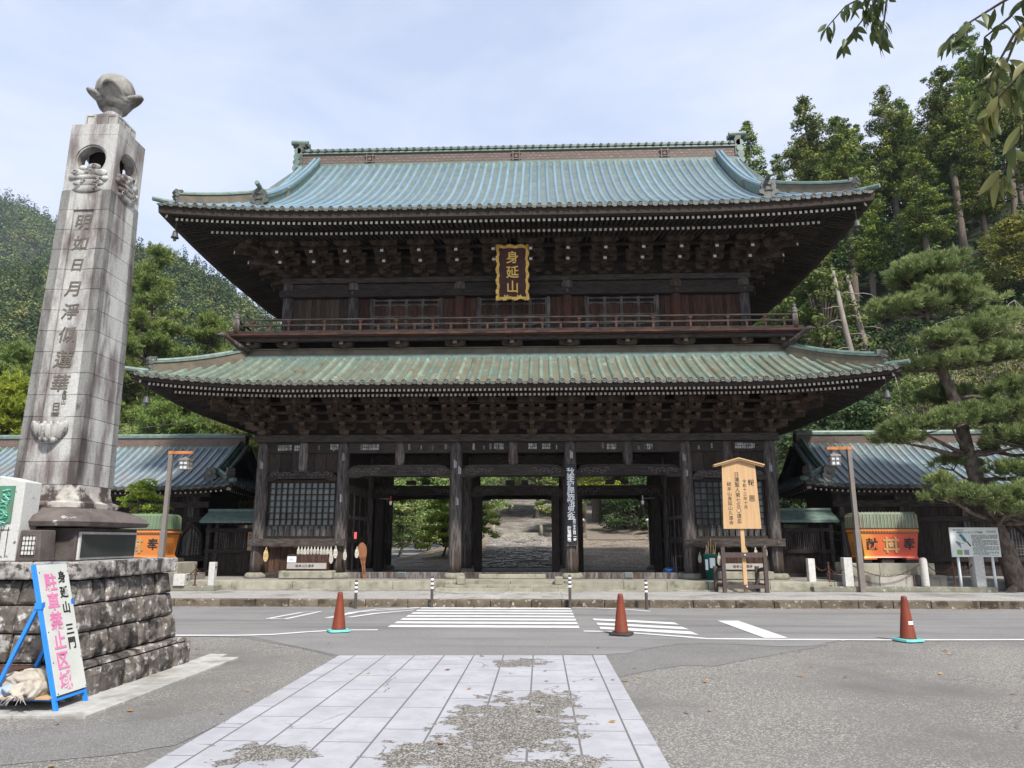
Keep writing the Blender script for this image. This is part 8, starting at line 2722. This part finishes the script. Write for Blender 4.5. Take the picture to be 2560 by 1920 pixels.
while len(pts) < 1100:
    tt = -0.50 - 0.42 * pr.random(); y = 380 + 160 * pr.random()
    pts.append((tt * y, y))
hill_forest("far_forest", pts, 4.6, 1.3, 26, L_HILL, 14)
pts = [(-(0.30 + 0.5 * pr.random()) * y, y) for y in 56 + 50 * pr.random(240)]
hill_forest("hill_foot_forest", pts, 1.7, 0.4, 60, L_HILL, 15)
pts = []
while len(pts) < 460:
    x = 15 + 60 * pr.random(); y = 55 + 60 * pr.random()
    if 0.92 * (x - 10) + 0.35 * (y - 30) > 12 and y > 58: pts.append((x, y))
hill_forest("slope_forest", pts, 3.0, 0.42, 90, L_SLOPE, 6, con=0.85)
pts = [(x, y) for x in np.arange(-30, 34, 3.4) for y in (100 + 9 * pr.random(), 108 + 12 * pr.random(), 92 + 5 * pr.random()) if not -4 < x < 2 or y > 104]
hill_forest("valley_forest", pts, 3.6, 0.6, 60, L_MAPLED, 8)
pts = [(13 + 25 * pr.random(), 33 + 22 * pr.random()) for _ in range(200)]
pts += [(15 + 22 * pr.random(), 40 + 18 * pr.random()) for _ in range(160)]
pts += [(5.5 + 12 * pr.random(), 47 + 34 * pr.random()) for _ in range(170)]
hill_forest("slope_undergrowth", [p for p in pts if (p[1] > 47 and p[0] < 17 and p[0] > 7.0 + 0.03 * (p[1] - 47)) or 0.92 * (p[0] - 10) + 0.35 * (p[1] - 30) > 4.5 and p[1] > 33.5 and not (p[0] < 24 and p[1] < 34)], 0.75, 0.22, 40, L_BUSH, 9)

# ---- cherry boughs hanging into the top corner from a tree standing beside the camera
def cherry():
    global rng
    rng = np.random.default_rng(15)
    t = thing("cherry_tree", "cherry tree whose drooping boughs with insect-bitten leaves hang into the top corner", "tree", (3.6, 0.9, 0.0))
    O = Vector((3.6, 0.9, 0.0))
    b = MB()
    b.tube([(0, 0, -0.2), (0, 0, 0.3), (0.05, 0.05, 1.5), (-0.1, 0.1, 2.8), (-0.4, 0.3, 3.9)], [0.24, 0.19, 0.16, 0.14, 0.10], 12)
    hub = Vector((-1.6, 1.0, 4.35))
    b.tube([(-0.1, 0.1, 2.8), (-0.7, 0.5, 3.9), tuple(hub)], [0.12, 0.08, 0.05], 9)
    tw = [[(1.29, 2.39, 3.7), (1.24, 2.44, 3.67), (1.19, 2.47, 3.66), (1.13, 2.51, 3.60)], [(1.33, 2.36, 3.71), (1.27, 2.42, 3.67), (1.25, 2.48, 3.60), (1.19, 2.53, 3.535)],
          [(1.28, 2.31, 3.63), (1.25, 2.36, 3.60), (1.24, 2.40, 3.56)], [(1.37, 2.45, 3.74), (1.36, 2.49, 3.7), (1.36, 2.53, 3.63), (1.345, 2.54, 3.56)], [(1.36, 2.43, 3.72), (1.31, 2.48, 3.66), (1.30, 2.50, 3.58)],
          [(1.55, 1.95, 3.32), (1.46, 2.03, 3.30), (1.39, 2.1, 3.28), (1.345, 2.14, 3.25)], [(1.55, 1.95, 3.33), (1.49, 2.05, 3.26), (1.44, 2.1, 3.23), (1.45, 2.14, 3.18)],
          [(1.47, 1.83, 3.17), (1.41, 1.93, 3.11), (1.38, 2.01, 3.03), (1.37, 2.07, 2.93)], [(1.39, 1.74, 2.98), (1.34, 1.84, 2.91), (1.31, 1.89, 2.88), (1.28, 1.94, 2.82)],
          [(1.32, 1.67, 2.77), (1.27, 1.74, 2.72), (1.25, 1.78, 2.67), (1.24, 1.82, 2.60)], [(1.50, 1.90, 3.25), (1.47, 2.0, 3.16), (1.44, 2.06, 3.05), (1.42, 2.1, 2.95)], [(1.45, 1.78, 3.08), (1.40, 1.86, 3.0), (1.38, 1.92, 2.9)]]
    LV, LF, LR = [], [], []
    def leaf(p, L, rz, droop, roll, tone):
        w = L * 0.33
        M_ = Matrix.Translation(p) @ Matrix.Rotation(rz, 4, 'Z') @ Matrix.Rotation(roll, 4, 'X') @ Matrix.Rotation(droop, 4, 'Y')
        prof = [(0.0, 0.03), (0.12, 0.5), (0.32, 0.95), (0.5, 1.0), (0.7, 0.72), (0.87, 0.32), (1.0, 0.0)]
        o = len(LV)
        for f, q in prof:
            x = f * L; cz = -0.16 * L * f * f
            ser = 1 + 0.06 * (1 if int(f * 20) % 2 else -1)
            for s in (-1, 0, 1): LV.append(tuple(M_ @ Vector((x, s * w * 0.5 * q * ser, cz + (0.10 * w * q if s else 0)))))
        for i in range(len(prof) - 1):
            for s in (0, 1): LF.append((o + 3 * i + s, o + 3 * i + s + 1, o + 3 * i + s + 4, o + 3 * i + s + 3)); LR.append(tone)
    for k, pts in enumerate(tw):
        pts = [Vector(p) - O for p in pts]
        top = pts[0] + Vector((0.16, -0.18, 0.30))
        b.tube([hub, hub.lerp(top, 0.6) + Vector((0, 0, 0.08)), top] + pts, [0.02, 0.012, 0.008, 0.006, 0.0045, 0.003] + [0.002] * (len(pts) - 3), 5)
        for i in range(len(pts) - 1):
            for q in range(6):
                f = rng.random()
                p = pts[i].lerp(pts[i + 1], f) + Vector((rng.normal() * 0.006, rng.normal() * 0.006, 0))
                leaf(p, 0.052 + 0.026 * rng.random() if k < 8 else 0.058 + 0.036 * rng.random(), rng.random() * 6.28, radians(62 + 26 * rng.random()), rng.normal() * 0.5, (0.35 * rng.random() if k < 7 else 0.25 + 0.75 * rng.random()))
        for q in range(3): leaf(pts[-1], 0.06 + 0.02 * rng.random(), rng.random() * 6.28, radians(70 + 18 * rng.random()), rng.normal() * 0.4, (0.35 * rng.random() if k < 7 else 0.3 + 0.7 * rng.random()))
    b.build("bough", BARK, t, True)
    me = bpy.data.meshes.new("leaves"); me.from_pydata(LV, [], LF); me.materials.append(L_CHER)
    me.attributes.new("rnd", 'FLOAT', 'FACE').data.foreach_set("value", LR); me.shade_smooth()
    o = obj("foliage", me, t); o['kind'] = 'stuff'
cherry()

# ---- the air of the valley
hz = MB(); hz.box(-600, 340, -60, 640, -7, 330)
M_HAZE = bpy.data.materials.new("haze_air"); M_HAZE.use_nodes = True
hn = M_HAZE.node_tree.nodes; hn.clear()
ho = hn.new("ShaderNodeOutputMaterial"); hv = hn.new("ShaderNodeVolumePrincipled")
hv.inputs['Color'].default_value = (0.80, 0.87, 1.0, 1); hv.inputs['Density'].default_value = 0.00018; hv.inputs['Anisotropy'].default_value = 0.2
M_HAZE.node_tree.links.new(hv.outputs[0], ho.inputs['Volume'])
tag(hz.build("haze", M_HAZE), kind="stuff")

# ---- fallen leaves along the kerb and on the plaza
rng = np.random.default_rng(19)
N_ = 900
fx = rng.uniform(-16, 20, N_); fy = 18.84 - np.abs(rng.normal(size=N_)) * 0.12; fz = np.full(N_, 0.02)
fx[:110] = rng.uniform(-8, 9, 110); fy[:110] = rng.uniform(5, 13, 110)
fx[110:360] = rng.uniform(-5, 5, 250); fy[110:360] = rng.uniform(33.5, 47, 250)
fz[110:360] = [ground_z(a, c) + 0.06 for a, c in zip(fx[110:360], fy[110:360])]
C = np.stack([fx, fy, fz], 1)
me = leaves("fallen_leaves", C, np.full((N_, 3), 0.001), 1, 0.07, leafmat("dry_leaves", [(0.16, 0.07, 0.03), (0.3, 0.15, 0.06), (0.42, 0.28, 0.1)], 0.1), 0.6, 4.0)
tag(obj("fallen_leaves", me), kind="stuff")
# overhead cable from the gate corner past the pillar
b = MB(); b.tube([(-11.2, 22.5, 5.35), (-16, 22.4, 4.72), (-30, 22.0, 3.6)], 0.012, 5)
tag(b.build("cable", M_STEEL), "thin grey cable running from the lower roof corner past the pillar", "cable")
